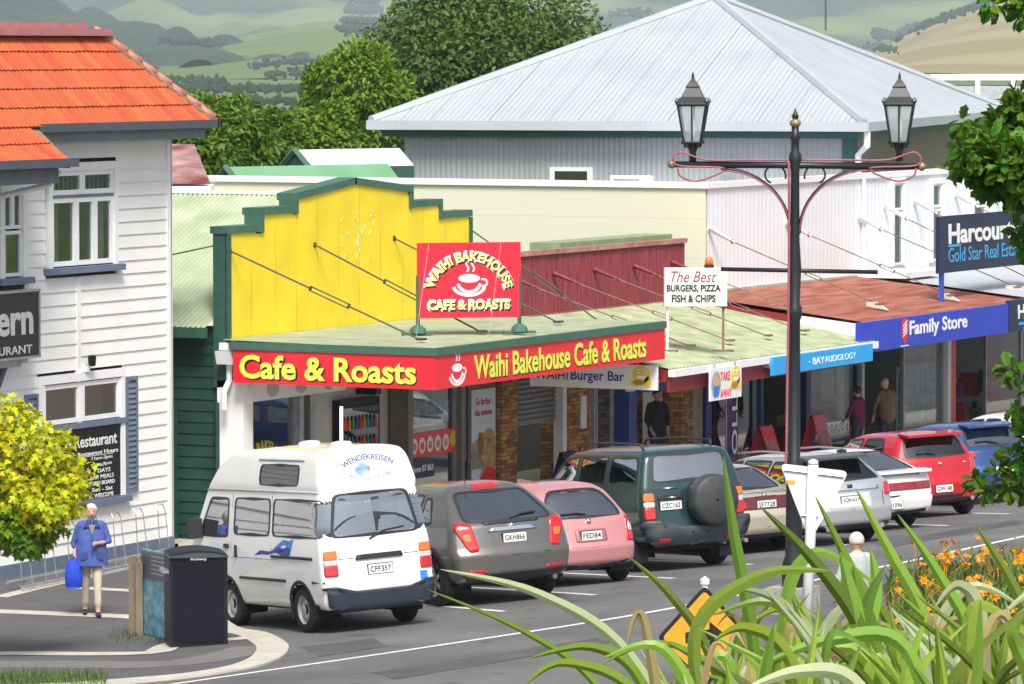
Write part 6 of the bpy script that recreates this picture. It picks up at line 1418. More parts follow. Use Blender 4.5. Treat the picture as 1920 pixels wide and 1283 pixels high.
MB().tube(smoothpath([LPb-RIGHT*.1-FWD*.06+UP*(az+.05), LPb-RIGHT*.085-FWD*.08+UP*(az-.2), LPb-RIGHT*.085-FWD*.08+UP*zt(560), LPb-RIGHT*.10-FWD*.09+UP*zt(720), LPb-RIGHT*.11-FWD*.1+UP*zt(850), LPb-RIGHT*.13-FWD*.1+UP*zt(885)], 6), .018, 6).build('cable', MATS['red_cable'], lamp, True)
# give-way sign seen from behind
GWD = 62.0; gp = lambda x, y: atD(x, y, GWD)
gw = thing('give_way_sign', 'white back of triangular give way sign on white pole', 'road sign', Z(gp(1510, 1180), gz(*gp(1510, 1180)[:2])))
tri = rpoly([(1462, 869), (1592, 884), (1519, 1016)], 14, 4); MB().prism([gp(*p) for p in tri], FWD*.012).build('plate', mat('sign_back', (.72, .74, .76), .4, var=.04), gw)
M_wpole = mat('white_pole', (.76, .77, .78), .45, var=.05)
pb = gp(1524, 880)-FWD*.075; MB().tube([pb+UP*.08, gp(1519, 1000)-FWD*.075, Z(gp(1511, 1180)-FWD*.075, gz(*gp(1511, 1180)[:2])-.1)], .07, 12).build('pole', M_wpole, gw, True); MB().lathe([(.075, 0), (.06, .05), (.01, .07)], pb+UP*.07, 12).build('pole_cap', M_wpole, gw, True)
for a, b in (((1470, 881), (1582, 894)), ((1502, 966), (1534, 968))): MB().tube([gp(*a)-FWD*.02, gp(*b)-FWD*.02], .014, 6).build('stiffener', M_steel, gw)
MB().prism([gp(1475, 900)-FWD*.004, gp(1491, 901)-FWD*.004, gp(1491, 908)-FWD*.004, gp(1475, 907)-FWD*.004], -FWD*.004).build('orange_sticker', mat('sticker_orange', (.8, .35, .02), .5), gw)
# orange warning diamond
WD = 50.0; wp = lambda x, y: atD(x, y, WD)
wsn = thing('warning_sign', 'orange diamond warning sign half hidden by flax', 'road sign', Z(wp(1320, 1200), ground(*wp(1320, 1200)[:2])))
MB().prism([wp(*p) for p in rpoly([(1321, 1098), (1410, 1196), (1321, 1292), (1232, 1196)], 10)], FWD*.01).build('plate', M_btext, wsn)
MB().prism([wp(*p)-FWD*.006 for p in rpoly([(1321, 1108), (1400, 1196), (1321, 1282), (1242, 1196)], 8)], FWD*.004).build('face', mat('sign_orange', (.85, .33, .02), .4, var=.03), wsn)
MB().prism([wp(*p)-FWD*.010 for p in ((1285, 1186), (1330, 1180), (1330, 1165), (1360, 1190), (1330, 1214), (1330, 1200), (1285, 1206))], FWD*.003).build('symbol', M_btext, wsn)
pq = wp(1322, 1100)+FWD*.05; MB().tube([pq+UP*.03, Z(pq, ground(pq.x, pq.y)-.1)], .035, 8).build('pole', M_wpole, wsn); MB().lathe([(.05, 0), (.05, .05), (.01, .08)], pq+UP*.02, 10).build('pole_cap', M_wpole, wsn)
# litter bin
bc_ = cornerpt(373, 1212); bz0 = cz(bc_.x, bc_.y); kx = 63.5/FPX
bn = thing('litter_bin', 'tall black litter bin with curved top on the corner', 'bin', (bc_.x, bc_.y, bz0))
X_, F_ = (RIGHT*.985+FWD*.17).normalized(), (FWD*.985-RIGHT*.17).normalized(); hwb = .385; hb = 1.27
def arch_prof(w, h, sag, n=10): return [(-w, 0), (w, 0)]+[(w-2*w*i/n, h+sag*(1-(2*i/n-1)**2)) for i in range(n+1)]
c_ = Vector((bc_.x, bc_.y, bz0))+F_*.36
M_bin = mat('bin_black', (.012, .014, .022), .5, var=.12, spec=.25)
MB().prism([c_+X_*a+UP*b-F_*.36 for a, b in arch_prof(hwb, hb-.06, .06)], F_*.74).build('body', M_bin, bn)
MB().prism([c_+X_*a+UP*(b+.05)-F_*.372 for a, b in arch_prof(hwb-.05, hb-.2, .04)], F_*.012).build('front_panel', mat('bin_panel', (.006, .007, .012), .6, var=.15, spec=.2), bn)
MB().prism([c_+X_*a+UP*(b+hb-.09)-F_*.40 for a, b in arch_prof(hwb+.012, .012, .05)], F_*.79).build('lid', mat('bin_lid', (.06, .07, .085), .4, var=.1), bn)
text(bn, 'BigBelly', c_+UP*(hb-.11)-F_*.374, X_, UP, .22, .045, M_wtext, bold=.02, off=.006)
MB().obox(c_-X_*(hwb+.04)+UP*(hb-.28)-F_*.1, X_*.05, F_*.2, UP*.02).build('chute_handle', M_steel, bn)
# information panel and timber posts
p1, p2 = cornerpt(266, 1189), cornerpt(322, 1204)
ip = thing('information_panel', 'leaning information panel with blue lake picture between posts', 'sign', (p1.x, p1.y, cz(p1.x, p1.y)))
dx_ = Vector((p2.x-p1.x, p2.y-p1.y, 0)); nx_ = Vector((-dx_.y, dx_.x, 0)).normalized(); nx_ = -nx_ if nx_.dot(FWD) > 0 else nx_
q1, q2 = Vector((p1.x, p1.y, cz(p1.x, p1.y)+.02)), Vector((p2.x, p2.y, cz(p2.x, p2.y)+.02)); hh = UP*1.16-nx_*.0
MB().prism([q1, q2, q2+hh, q1+hh], -nx_*.03).build('panel', mat('lake_picture', (.03, .20, .32), .4, col2=(.28, .55, .66), scale=3, stretch=(1, 1, 2.5)), ip)
MB().prism([q1+hh*.66+nx_*.004, q2+hh*.66+nx_*.004, q2+hh*.98+nx_*.004, q1+hh*.98+nx_*.004], nx_*.003).build('header', mat('panel_slate', (.05, .06, .09), .4, var=.2, scale=5), ip)
for t_ in range(5): a = q1.lerp(q2, .35)+hh*(.93-.05*t_); b = q1.lerp(q2, .9)+hh*(.93-.05*t_); MB().prism([a+nx_*.009, b+nx_*.009, b+nx_*.009+UP*.012, a+nx_*.009+UP*.012], nx_*.001).build('small_print', M_motif, ip)
for px, hgt in ((249, 1.10), (262, 1.02)):
    p = cornerpt(px, 1190); MB().obox((p.x, p.y, cz(p.x, p.y)+hgt/2-.02), RIGHT*.05, FWD*.06, UP*(hgt/2)).build('post', M_wood, ip)
# ================================================================== PEOPLE
def loft(mb, pts, rad, seg=10):
    return mb.tube([Vector(p) for p in pts], rad, seg)
def person(label, loc, face, h, mats, pose, hair=None, hairstyle='short', group=None, hold=None):
    """one remeshed figure; local frame: x = facing, y = left, z = up, built for 1.7 m then scaled"""
    root = thing('person', label, 'person', loc, rotz=face, group=group); k = h/1.7
    bones = []     # (a, b, ra, rb, mat index)
    def B(a, b, ra, rb, mi): bones.append((Vector(a), Vector(b), ra, rb, mi))
    st_, lean = pose.get('stride', .0), pose.get('lean', 0.)
    hipz, shz = .90, 1.40; ln = lambda z: lean*(z-.9)
    B((ln(.95), 0, .95), (ln(1.18), 0, 1.18), .155*pose.get('belly', 1), .145*pose.get('belly', 1), 0); B((ln(1.18), 0, 1.18), (ln(1.36), 0, 1.36), .145, .13, 0)
    B((ln(1.1), .07, 1.1), (ln(1.36), .11, 1.36), .12, .09, 0); B((ln(1.1), -.07, 1.1), (ln(1.36), -.11, 1.36), .12, .09, 0)
    B((ln(1.38), .15, 1.385), (ln(1.38), -.15, 1.385), .075, .075, 0); B((ln(.86), .07, .86), (ln(.98), .06, .98), .125, .13, 0 if pose.get('long') else 1); B((ln(.86), -.07, .86), (ln(.98), -.06, .98), .125, .13, 0 if pose.get('long') else 1)
    B((ln(1.42), 0, 1.42), (ln(1.5)+.01, 0, 1.50), .055, .05, 2); hx = ln(1.6)+pose.get('headfwd', .02)
    B((hx, 0, 1.57), (hx, 0, 1.62), .085, .09, 2); B((hx+.02, 0, 1.54), (hx+.03, 0, 1.56), .062, .06, 2); B((hx+.085, 0, 1.575), (hx+.10, 0, 1.565), .014, .016, 2); B((hx, .085, 1.585), (hx, .09, 1.60), .016, .018, 2); B((hx, -.085, 1.585), (hx, -.09, 1.60), .016, .018, 2)
    for sg, nm in ((1, 'l'), (-1, 'r')):
        kn = Vector((st_*sg*.5+.03, .085*sg, .48)); an = Vector((st_*sg-.02*(1 if sg*st_ < 0 else 0), .085*sg, .09)); hp = Vector((ln(.88), .085*sg, .88))
        B(hp, kn, .092, .062, 1); mid = kn.lerp(an, .35); B(kn, mid, .062, .060, 1); B(mid, kn.lerp(an, .72 if pose.get('crop') else .95), .058, .05 if not pose.get('crop') else .055, 1)
        B(kn.lerp(an, .70), an, .042, .038, 2 if pose.get('crop') else 1); B(an+Vector((-.05, 0, -.045)), an+Vector((.15, .01*sg, -.05)), .042, .036, 3)
        sh = Vector((ln(1.38), .185*sg, 1.375)); el, ha = pose[nm]; el, ha = Vector(el), Vector(ha)
        B(sh, el, .058, .045, 0); B(el, el.lerp(ha, .55 if not pose.get('bare') else .2), .044, .038, 0); B(el.lerp(ha, .5), ha, .034, .026, 2)
        d = (ha-el).normalized(); s2 = d.cross(Vector((1, 0, 0))).normalized() if abs(d.x) < .9 else Vector((0, 1, 0)); p = ha+d*.045; B(ha, p, .028, .034, 2)
        for q, (o, L_) in enumerate(((-.027, .055), (-.009, .068), (.009, .064), (.026, .05))): B(p+s2*o, p+s2*o+d*L_*.6+Vector((.012, 0, 0)), .011, .010, 2); B(p+s2*o+d*L_*.6+Vector((.012, 0, 0)), p+s2*o+d*L_+Vector((.03, 0, 0)), .010, .009, 2)
        B(ha+d*.02, ha+d*.05+Vector((.045, 0, 0)), .014, .011, 2)
    mb = MB()
    for a, b, ra, rb, mi in bones:
        n = max(2, int((b-a).length/.04)+1); L_ = (b-a).length; d = (b-a).normalized() if L_ > 1e-4 else UP
        P = [a-d*ra*.85, a-d*ra*.5]+[a.lerp(b, i/(n-1)) for i in range(n)]+[b+d*rb*.5, b+d*rb*.85]; rr = [ra*.5, ra*.86]+[ra+(rb-ra)*i/(n-1) for i in range(n)]+[rb*.86, rb*.5]; mb.tube(P, rr, 12)
    me = mb.mesh('body'); ob = bpy.data.objects.new('tmp', me); COL.objects.link(ob)
    md = ob.modifiers.new('r', 'REMESH'); md.mode = 'VOXEL'; md.voxel_size = .0135; sm = ob.modifiers.new('s', 'SMOOTH'); sm.iterations = 4; sm.factor = .5
    dg = bpy.context.evaluated_depsgraph_get(); dg.update(); m2 = bpy.data.meshes.new_from_object(ob.evaluated_get(dg)); bpy.data.objects.remove(ob)
    m2.materials.clear()
    for m_ in mats: m2.materials.append(m_)
    for p in m2.polygons:
        c = p.center; best = 9; bi = 0
        for a, b, ra, rb, mi in bones:
            ab = b-a; t = 0 if ab.length < 1e-5 else max(0, min(1, (c-a).dot(ab)/ab.length_squared)); d_ = (c-a-ab*t).length-(ra+(rb-ra)*t)
            if d_ < best: best = d_; bi = mi
        p.material_index = bi; p.use_smooth = True
    for v_ in m2.vertices: v_.co *= k
    body = link('body', m2, None, root, local=True)
    if hair:
        hm = MB(); n, r_ = 14, random.Random(len(label))
        for i in range(n+1):
            th = math.pi*(.62 if hairstyle == 'short' else .72)*i/n
            for j in range(20):
                a = 2*math.pi*j/20; fr = max(0, math.cos(a)); t2 = th*(1-.38*fr); rr = .103+.006*mnoise.noise(Vector((i*.8, j*.9, len(label))))
                hm.v.append(((hx-.008+rr*math.sin(t2)*math.cos(a))*k, rr*.93*math.sin(t2)*math.sin(a)*k, (1.617+rr*1.02*math.cos(t2))*k))
        hm.f = [(i*20+j, i*20+(j+1) % 20, (i+1)*20+(j+1) % 20, (i+1)*20+j)[::-1] for i in range(n) for j in range(20)]
        link('hair', hm.mesh('hair'), hair, root, True, local=True)
    eye = MB()
    for sg in (1, -1): eye.lathe([(.001, -.008), (.009, 0), (.001, .008)], ((hx+.083)*k, .03*sg*k, 1.605*k), 6)
    link('eyes', eye.mesh('eyes'), M_btext, root, local=True); link('mouth', MB().box(((hx+.082)*k, -.022*k, 1.535*k), ((hx+.092)*k, .022*k, 1.541*k)).mesh('m'), mat('lip', (.35, .12, .1), .6), root, local=True)
    return root
# woman with blue bag
wl_ = cornerpt(172, 1155)
M_bluej = mat('blue_jacket', (.06, .10, .34), .8, var=.15, scale=10); M_beige = mat('beige_trousers', (.50, .45, .36), .85, var=.08); M_shoe = mat('navy_shoe', (.015, .018, .04), .6)
face_w = math.atan2((-FWD+RIGHT*.15).y, (-FWD+RIGHT*.15).x)
wo_ = person('grey-haired person in blue jacket and beige trousers carrying blue bag', (wl_.x, wl_.y, cz(wl_.x, wl_.y)), face_w, 1.60, [M_bluej, M_beige, M_skin, M_shoe],
       dict(stride=.19, belly=1.12, crop=True, long=True, bare=True, l=((.05, .27, 1.14), (.22, .08, 1.13)), r=((-.03, -.27, 1.12), (.06, -.25, .86))), mat('grey_hair', (.52, .51, .49), .8, var=.15, scale=30), headfwd=.02) if False else \
     person('grey-haired person in blue jacket and beige trousers carrying blue bag', (wl_.x, wl_.y, cz(wl_.x, wl_.y)), face_w, 1.60, [M_bluej, M_beige, M_skin, M_shoe],
       dict(stride=.19, belly=1.12, crop=True, long=True, bare=True, l=((.05, .27, 1.14), (.22, .08, 1.13)), r=((-.03, -.27, 1.12), (.06, -.25, .86))), mat('grey_hair', (.52, .51, .49), .8, var=.15, scale=30))
jk = MB(); n = 18
for i, (z, rx, ry) in enumerate(((1.40, .10, .17), (1.32, .155, .205), (1.1, .18, .225), (.92, .195, .245), (.78, .205, .255))):
    for j in range(n): a = 2*math.pi*j/n; jk.v.append((rx*math.cos(a)*.94, ry*math.sin(a)*.94, z*.94))
jk.v = [(x_*(1+.05*mnoise.noise(Vector((x_*9, y_*9, z_*5)))), y_*(1+.06*mnoise.noise(Vector((y_*8, z_*6, 3)))), z_) for x_, y_, z_ in jk.v]
jk.f = [(i*n+j, i*n+(j+1) % n, (i+1)*n+(j+1) % n, (i+1)*n+j)[::-1] for i in range(4) for j in range(n)]
link('jacket', jk.mesh('jacket'), M_bluej, wo_, True, local=True)
link('blouse', MB().add([(.155, -.05, 1.325), (.155, .05, 1.325), (.185, 0, 1.17)], [(0, 1, 2)]).mesh('b'), mat('grey_blouse', (.25, .22, .2), .9), wo_, local=True)
for sg in (1, -1): link('collar', MB().obox((.135, .065*sg, 1.32), (.02, 0, .02), (0, .035, 0), (.01, -.02*sg, .05)).mesh('c'), M_bluej, wo_, local=True); link('pocket', MB().obox((.175, .11*sg, .88), (.006, .0, 0), (0, .05, 0), (0, 0, .05)).mesh('p'), mat('jacket_seam', (.035, .06, .22), .8), wo_, local=True)
link('zip', MB().box((.178, -.006, .76), (.19, .006, 1.18)).mesh('z'), MATS['jacket_seam'], wo_, local=True)
bag = thing('shopping_bag', 'bright blue cloth bag hanging from hand', 'bag', wo_.matrix_world.translation, rotz=face_w)
bg_ = MB(); rows_ = [(.83, .03, .05), (.74, .05, .11), (.58, .06, .13), (.45, .055, .12), (.41, .03, .09)]
for z, rx, ry in rows_:
    for j in range(14): a = 2*math.pi*j/14; bg_.v.append((.09+rx*math.cos(a), -.26+ry*math.sin(a), z))
bg_.f = [(i*14+j, i*14+(j+1) % 14, (i+1)*14+(j+1) % 14, (i+1)*14+j)[::-1] for i in range(4) for j in range(14)]+[tuple(range(56, 70))]
link('bag_body', bg_.mesh('bag'), mat('bag_blue', (.01, .06, .55), .6, var=.15, scale=9), bag, True, local=True); link('handle', MB().tube([(.09, -.30, .81), (.075, -.255, .87), (.09, -.22, .81)], .012, 6).mesh('h'), MATS['bag_blue'], bag, True, local=True)
# shoppers on the far footpath
def place(px, py, Y, h): p = atY(px, py, Y); return (p.x, p.y, pathz(p.x, p.y))
M_dk = mat('dark_jacket', (.012, .014, .02), .8, var=.2); M_jean = mat('dark_jeans', (.03, .035, .06), .8)
person('man in dark jacket standing in burger bar doorway', (19.0, .3, pathz(19, 0)), R(-115), 1.76, [M_dk, M_jean, M_skin, M_shoe], dict(belly=1.1, l=((.02, .28, 1.12), (.1, .2, .9)), r=((.02, -.28, 1.12), (.1, -.2, .9))), mat('dark_hair', (.02, .016, .012), .7))
pp = atY(1608, 800, -1.6); person('person in plum top looking into shop window', (pp.x, pp.y, pathz(pp.x, pp.y)), R(80), 1.63, [mat('plum_top', (.14, .008, .07), .85, var=.12), M_jean, M_skin, M_shoe], dict(belly=1.15, l=((.06, .27, 1.13), (.2, .2, 1.0)), r=((.06, -.27, 1.13), (.2, -.2, 1.0))), mat('brown_hair', (.05, .025, .015), .8, var=.3, scale=40), 'long')
pp = atY(1662, 800, -1.7); person('bald man in olive jumper beside plum-topped person', (pp.x, pp.y, pathz(pp.x, pp.y)), R(65), 1.76, [mat('olive_jumper', (.15, .12, .075), .9, var=.1), M_jean, M_skin, M_shoe], dict(belly=1.25, lean=.06, l=((.03, .30, 1.12), (.12, .25, .88)), r=((.03, -.30, 1.12), (.10, -.26, .87))))
pp = onG(1606, 1250); person('white-haired person in pale shirt beyond the flax', (pp.x, pp.y, gz(pp.x, pp.y)), R(60), 1.62, [mat('pale_shirt', (.42, .46, .42), .85, var=.06), M_beige, M_skin, M_shoe], dict(l=((.03, .28, 1.12), (.12, .24, .9)), r=((.03, -.28, 1.12), (.12, -.24, .9))), mat('white_hair', (.62, .56, .50), .8))
# ================================================================== FOLIAGE
LEAF_OAK = [(0, 0), (.16, .12), (.20, .28), (.30, .42), (.24, .55), (.30, .72), (.14, .84), (0, 1)]
LEAF_MAP = [(0, 0), (.10, .16), (.46, .10), (.34, .32), (.56, .56), (.24, .56), (.16, .78), (0, 1)]
LEAF_OV = [(0, 0), (.2, .25), (.26, .55), (.14, .85), (0, 1)]
def add_leaf(mb, p, d, n_, size, shape, fold=.25):
    d = d.normalized(); s_ = d.cross(n_)
    if s_.length < 1e-3: s_ = d.orthogonal()
    s_.normalize(); n_ = s_.cross(d); o = len(mb.v); k = len(shape)
    for x, y in shape: mb.v.append(tuple(p+d*y*size+s_*x*size+n_*(x*fold-y*y*.15)*size))
    for x, y in shape[1:-1]: mb.v.append(tuple(p+d*y*size-s_*x*size+n_*(x*fold-y*y*.15)*size))
    L_ = list(range(o, o+k)); Rr = [o]+list(range(o+k, o+2*k-2))+[o+k-1]
    mb.f.append(tuple(L_)); mb.f.append(tuple(reversed(Rr)))
def rv(r): 
    while True:
        v_ = Vector((r.uniform(-1, 1), r.uniform(-1, 1), r.uniform(-1, 1)))
        if .05 < v_.length < 1: return v_.normalized()
def crown(blobs, n, size, shape, seed, droop=.3, shell=.55, jitter=.35):
    """leaves spread through a set of ellipsoid clumps (centre, radii)"""
    r = random.Random(seed); mb = MB(); tot = sum(b[1].x*b[1].z for b in blobs)
    for c, rad in blobs:
        for _ in range(max(8, int(n*rad.x*rad.z/tot))):
            v_ = rv(r); q = shell+(1-shell)*r.random()**.6; bump = 1+jitter*mnoise.noise(v_*2.3+c*.7)
            p = c+Vector((v_.x*rad.x, v_.y*rad.y, v_.z*rad.z))*q*bump; d = (v_+rv(r)*.8-UP*droop).normalized()
            add_leaf(mb, p, d, (v_+UP*.6+rv(r)*.5).normalized(), size*r.uniform(.7, 1.25), shape)
    return mb
def blobs_in(c, R3, n, rb, seed, flat=.8):
    r = random.Random(seed); out = []
    for _ in range(n):
        v_ = rv(r); q = r.random()**.45; out.append((c+Vector((v_.x*R3.x, v_.y*R3.y, v_.z*R3.z))*q*.85, Vector((1, 1, flat))*rb*r.uniform(.7, 1.25)))
    return out
def tree(name, label, base, c, R3, nb, rb, n, size, shape, m_leaf, seed, trunk=.25, group=None, limbs=6, shell=.55):
    t = thing(name, label, 'tree', base, group=group); base = Vector(base); bl = blobs_in(c, R3, nb, rb, seed)
    tk = MB().tube(smoothpath([base-UP*.1, base.lerp(c, .35)+Vector((.1, .05, 0))*trunk, base.lerp(c, .7), c], 4), [trunk*(1-.045*i) for i in range(13)], 10)
    r = random.Random(seed+1)
    for b in r.sample(bl, min(limbs, len(bl))): f = r.uniform(.45, .8); a = base.lerp(c, f); tk.tube([a, a.lerp(b[0], .5)+UP*.1, b[0]], [trunk*.45, trunk*.3, trunk*.1], 6)
    tk.build('trunk', mat('bark', (.10, .08, .06), .9, var=.3, scale=8, bump=.5), t, True)
    crown(bl, n, size, shape, seed+2, shell=shell).build('crown', m_leaf, t); return t
M_l1 = rndmat('leaf_bright', (.14, .25, .012), .3, .5, .03, trans=.3); M_l2 = rndmat('leaf_deep', (.085, .15, .024), .28, .5, .025, trans=.25); M_l3 = rndmat('leaf_mid', (.11, .21, .014), .3, .5, .03, trans=.3)
M_oak = rndmat('leaf_oak', (.085, .20, .012), .35, .45, .03, trans=.35); M_gold = rndmat('leaf_gold', (.60, .62, .02), .35, .5, .03, trans=.45)
def bgtree(label, px, py, D, wpx, hpx, m_, seed, n=16000, size=.34, nb=46, rb=.26, base=-1.3, shape=LEAF_OV):
    k = D/FPX; c = atD(px, py, D); R3 = Vector((wpx*k/2, wpx*k/2*.8, hpx*k/2)); return tree('broadleaf_tree', label, (c.x, c.y, base), c, R3, nb, wpx*k*rb/2*1.6, n, size, shape, m_, seed, .35, 'trees behind the shops')
bgtree('large dark green spreading tree behind warehouse', 925, 120, 168, 520, 330, M_l2, 11, 52000, .23, 90, .2)
bgtree('bright green rounded tree beside the larger dark tree', 668, 205, 160, 225, 250, M_l1, 12, 36000, .21, 60, .24)
bgtree('mid green tree behind the tavern roof', 415, 270, 118, 260, 190, M_l3, 13, 30000, .17, 50, .24)
bgtree('low green tree between tavern and green shed', 520, 262, 135, 130, 110, M_l3, 14, 12000, .18, 24, .3)
bgtree('green tree seen low beside the bright rounded tree', 590, 262, 150, 160, 110, M_l1, 15, 12000, .2, 24, .3)
# golden street tree at the left
gb = atD(-70, 1150, 63); gb.z = cz(gb.x, gb.y); gc = atD(30, 895, 63)
gt = thing('street_tree', 'young street tree with lime yellow leaves before tavern', 'tree', gb)
MB().tube(smoothpath([gb-UP*.1, gb+UP*.9+RIGHT*.05, gc-RIGHT*.55+UP*.1, gc-RIGHT*.4+UP*.9], 4), [.055-.003*i for i in range(13)], 8).build('trunk', mat('bark', (.1, .08, .06)), gt, True)
bl = [(gc+RIGHT*a+FWD*b+UP*c_, Vector((r_, r_, r_*.75))) for a, b, c_, r_ in ((-.5, 0, .2, .62), (.25, -.1, .35, .5), (.58, .1, .0, .42), (-.1, .4, -.2, .5), (.35, -.4, -.25, .48), (.62, 0, -.30, .30), (-.7, -.2, -.4, .55), (.0, -.2, -.55, .5), (.30, .1, -.62, .34), (-.15, .1, .75, .42), (-.6, .1, .8, .4), (-1.1, 0, 0, .7), (.15, -.1, -.8, .3))]
crown([b for b in bl if b[0].z > gc.z-.3], 6200, .105, LEAF_MAP, 21, droop=.5, shell=.3).build('crown', M_gold, gt); crown([b for b in bl if b[0].z <= gc.z-.3], 2600, .11, LEAF_MAP, 23, droop=.6, shell=.3).build('lower_crown', rndmat('leaf_lime', (.22, .33, .02), .35, .5, .03, trans=.4), gt)
hb_ = [(atD(30+8*i, 1000+10*i, 62.5), Vector((.10, .10, .14))) for i in range(4)]
crown(hb_, 60, .13, LEAF_MAP, 22, droop=1.2).build('hanging_spray', M_oak, gt); MB().tube([gc-UP*.5, hb_[0][0]+UP*.1, hb_[-1][0]], .008, 5).build('twig', mat('bark', (.1, .08, .06)), gt)
# foreground tree reaching in from the right
ob_ = atD(2130, 900, 30); ob_.z = ground(ob_.x, ob_.y)
ot = thing('broadleaf_tree', 'dark leafy tree branches reaching in front of estate agent sign', 'tree', ob_)
top_ = atD(2130, 150, 30); MB().tube(smoothpath([ob_-UP*.2, ob_.lerp(top_, .4)+RIGHT*.1, top_], 5), [.16-.009*i for i in range(11)], 10).build('trunk', mat('bark', (.1, .08, .06)), ot, True)
spr = [((2130, 420), (1990, 340), (1845, 300), .20, 20), ((2130, 480), (1980, 370), (1812, 262), .12, 12), ((2130, 330), (2000, 240), (1895, 220), .18, 16), ((2130, 460), (2000, 400), (1885, 350), .13, 13), ((2130, 150), (2000, 20), (1885, 8), .13, 12), ((2130, 100), (2010, -40), (1905, 25), .13, 10),
       ((2130, 560), (2020, 470), (1915, 455), .10, 12), ((2130, 640), (2030, 600), (1930, 610), .09, 9), ((2130, 800), (2020, 740), (1915, 700), .11, 11), ((2130, 850), (2030, 790), (1930, 760), .12, 11), ((2130, 900), (2000, 850), (1915, 845), .12, 12), ((2130, 930), (2000, 905), (1865, 900), .09, 13), ((2130, 950), (1990, 925), (1812, 905), .055, 10), ((2130, 420), (2050, 300), (1960, 270), .25, 16), ((2130, 960), (2020, 930), (1890, 925), .08, 10)]
bm_ = MB(); bl = []
rq = random.Random(31)
for a, b, c_, rad, n in spr:
    P = smoothpath([atD(*a, 30), atD(*b, 30+rq.uniform(-.5, .5)), atD(*c_, 30+rq.uniform(-.6, .6))], 5); bm_.tube(P, [.035-.003*i for i in range(len(P))], 6)
    for i in range(n): q = P[min(len(P)-1, int(len(P)*(.45+.55*i/n)))]; bl.append((q+rv(rq)*rad*.8, Vector((1, 1, .8))*rad*rq.uniform(.35, .6)))
bm_.build('branch', mat('bark', (.1, .08, .06)), ot, True)
crown(bl, 6500, .085, LEAF_OAK, 33, droop=.15, shell=.2).build('crown', M_oak, ot)
# flax in front
M_flax = rndmat('flax_leaf', (.22, .34, .04), .5, .36, .025, trans=.35, spec=.5); M_flaxp = rndmat('flax_underside', (.46, .53, .29), .2, .38, .015, trans=.35, spec=.5)
def blade(mb, pts, w, D, twist=0., dj=0.):
    """strap leaf through photo pixels at distance D, V-folded, tapering to a point; pts run base -> tip"""
    P = smoothpath([atD(x, y, D+dj*i) for i, (x, y) in enumerate(pts)], 7); n = len(P); o = len(mb.v)
    for i, p in enumerate(P):
        t = i/(n-1); d = (P[min(i+1, n-1)]-P[max(i-1, 0)]).normalized(); s_ = d.cross(FWD).normalized()*math.cos(twist*t)+FWD*math.sin(twist*t+.35); s_ -= d*s_.dot(d); s_.normalize(); nn = s_.cross(d)
        ww = w*.52*(.65+.6*t if t < .45 else .92*(1-((t-.45)/.55)**1.7))+.0015
        for k in (-1, 0, 1): mb.v.append(tuple(p+s_*k*ww/2+nn*(abs(k)*ww*.22)))
    for i in range(n-1):
        for k in (0, 1): a = o+i*3+k; mb.f.append((a, a+1, a+4, a+3))
fx = []
hero = [  # base .. tip, width m, D
 ([(1330, 1500), (1180, 1230), (1010, 1115), (826, 1068)], .052, 12.0), ([(1250, 1520), (1120, 1290), (990, 1190), (800, 1105)], .040, 12.6), ([(1440, 1500), (1410, 1200), (1375, 1000), (1356, 855)], .056, 11.4), ([(1720, 1500), (1620, 1200), (1530, 1060), (1425, 950)], .066, 11.0),
 ([(1640, 1500), (1610, 1200), (1590, 1100), (1575, 1035)], .07, 11), ([(1600, 1500), (1625, 1200), (1640, 1100), (1632, 1030)], .07, 11.5), ([(1560, 1500), (1600, 1250), (1625, 1130), (1660, 1060)], .07, 11.2), ([(1680, 1500), (1640, 1220), (1610, 1120), (1600, 1060)], .07, 11.3), ([(1700, 1500), (1640, 1180), (1590, 1060), (1528, 930)], .060, 11.6), ([(1830, 1500), (1740, 1180), (1670, 1040), (1604, 915)], .060, 12.2), ([(1900, 1500), (1830, 1220), (1760, 1080), (1683, 965)], .056, 11.2), ([(2010, 1500), (1960, 1250), (1900, 1100), (1827, 980)], .056, 11.8),
 ([(1400, 1480), (1330, 1230), (1260, 1120), (1180, 1045)], .046, 12.4), ([(1360, 1500), (1300, 1200), (1420, 1080), (1560, 1070)], .060, 10.8), ([(1480, 1520), (1470, 1150), (1530, 1035), (1650, 1100)], .058, 11.4),
 ([(1760, 1500), (1700, 1250), (1640, 1130), (1560, 1040)], .052, 12.6), ([(1850, 1500), (1840, 1180), (1800, 1100), (1752, 1140)], .060, 10.8), ([(1600, 1500), (1540, 1240), (1460, 1130), (1360, 1100)], .056, 11.0), ([(1260, 1500), (1200, 1280), (1110, 1215), (990, 1235)], .050, 11.4), ([(1300, 1500), (1190, 1300), (1060, 1245), (985, 1283)], .050, 11.0),
 ([(1950, 1500), (1930, 1280), (1900, 1180), (1960, 1120)], .060, 10.6), ([(1560, 1500), (1480, 1240), (1400, 1180), (1340, 1200)], .06, 10.4), ([(1780, 1500), (1700, 1220), (1560, 1200), (1420, 1250)], .06, 10.4), ([(1700, 1500), (1610, 1290), (1500, 1260), (1380, 1300)], .062, 10.2)]
bases = [thing('flax_plant', l_, 'plant', (p.x, p.y, ground(p.x, p.y)), group='flax clumps on the bank') for l_, p in (('flax clump with long arching leaf over the roadway', atD(1290, 1560, 12)), ('flax clump with upright sword leaves before give way sign', atD(1560, 1560, 11.2)), ('flax clump with drooping leaves beside the orange lilies', atD(1820, 1560, 11.4)))]
mbs = [(MB(), MB()) for _ in bases]; rf_ = random.Random(77)
def which(x): return 0 if x < 1430 else 1 if x < 1700 else 2
for pts, w_, D in hero: blade(mbs[which(pts[0][0])][0 if rf_.random() < .6 else 1], pts, w_*1.15, D, rf_.uniform(-.5, .5))
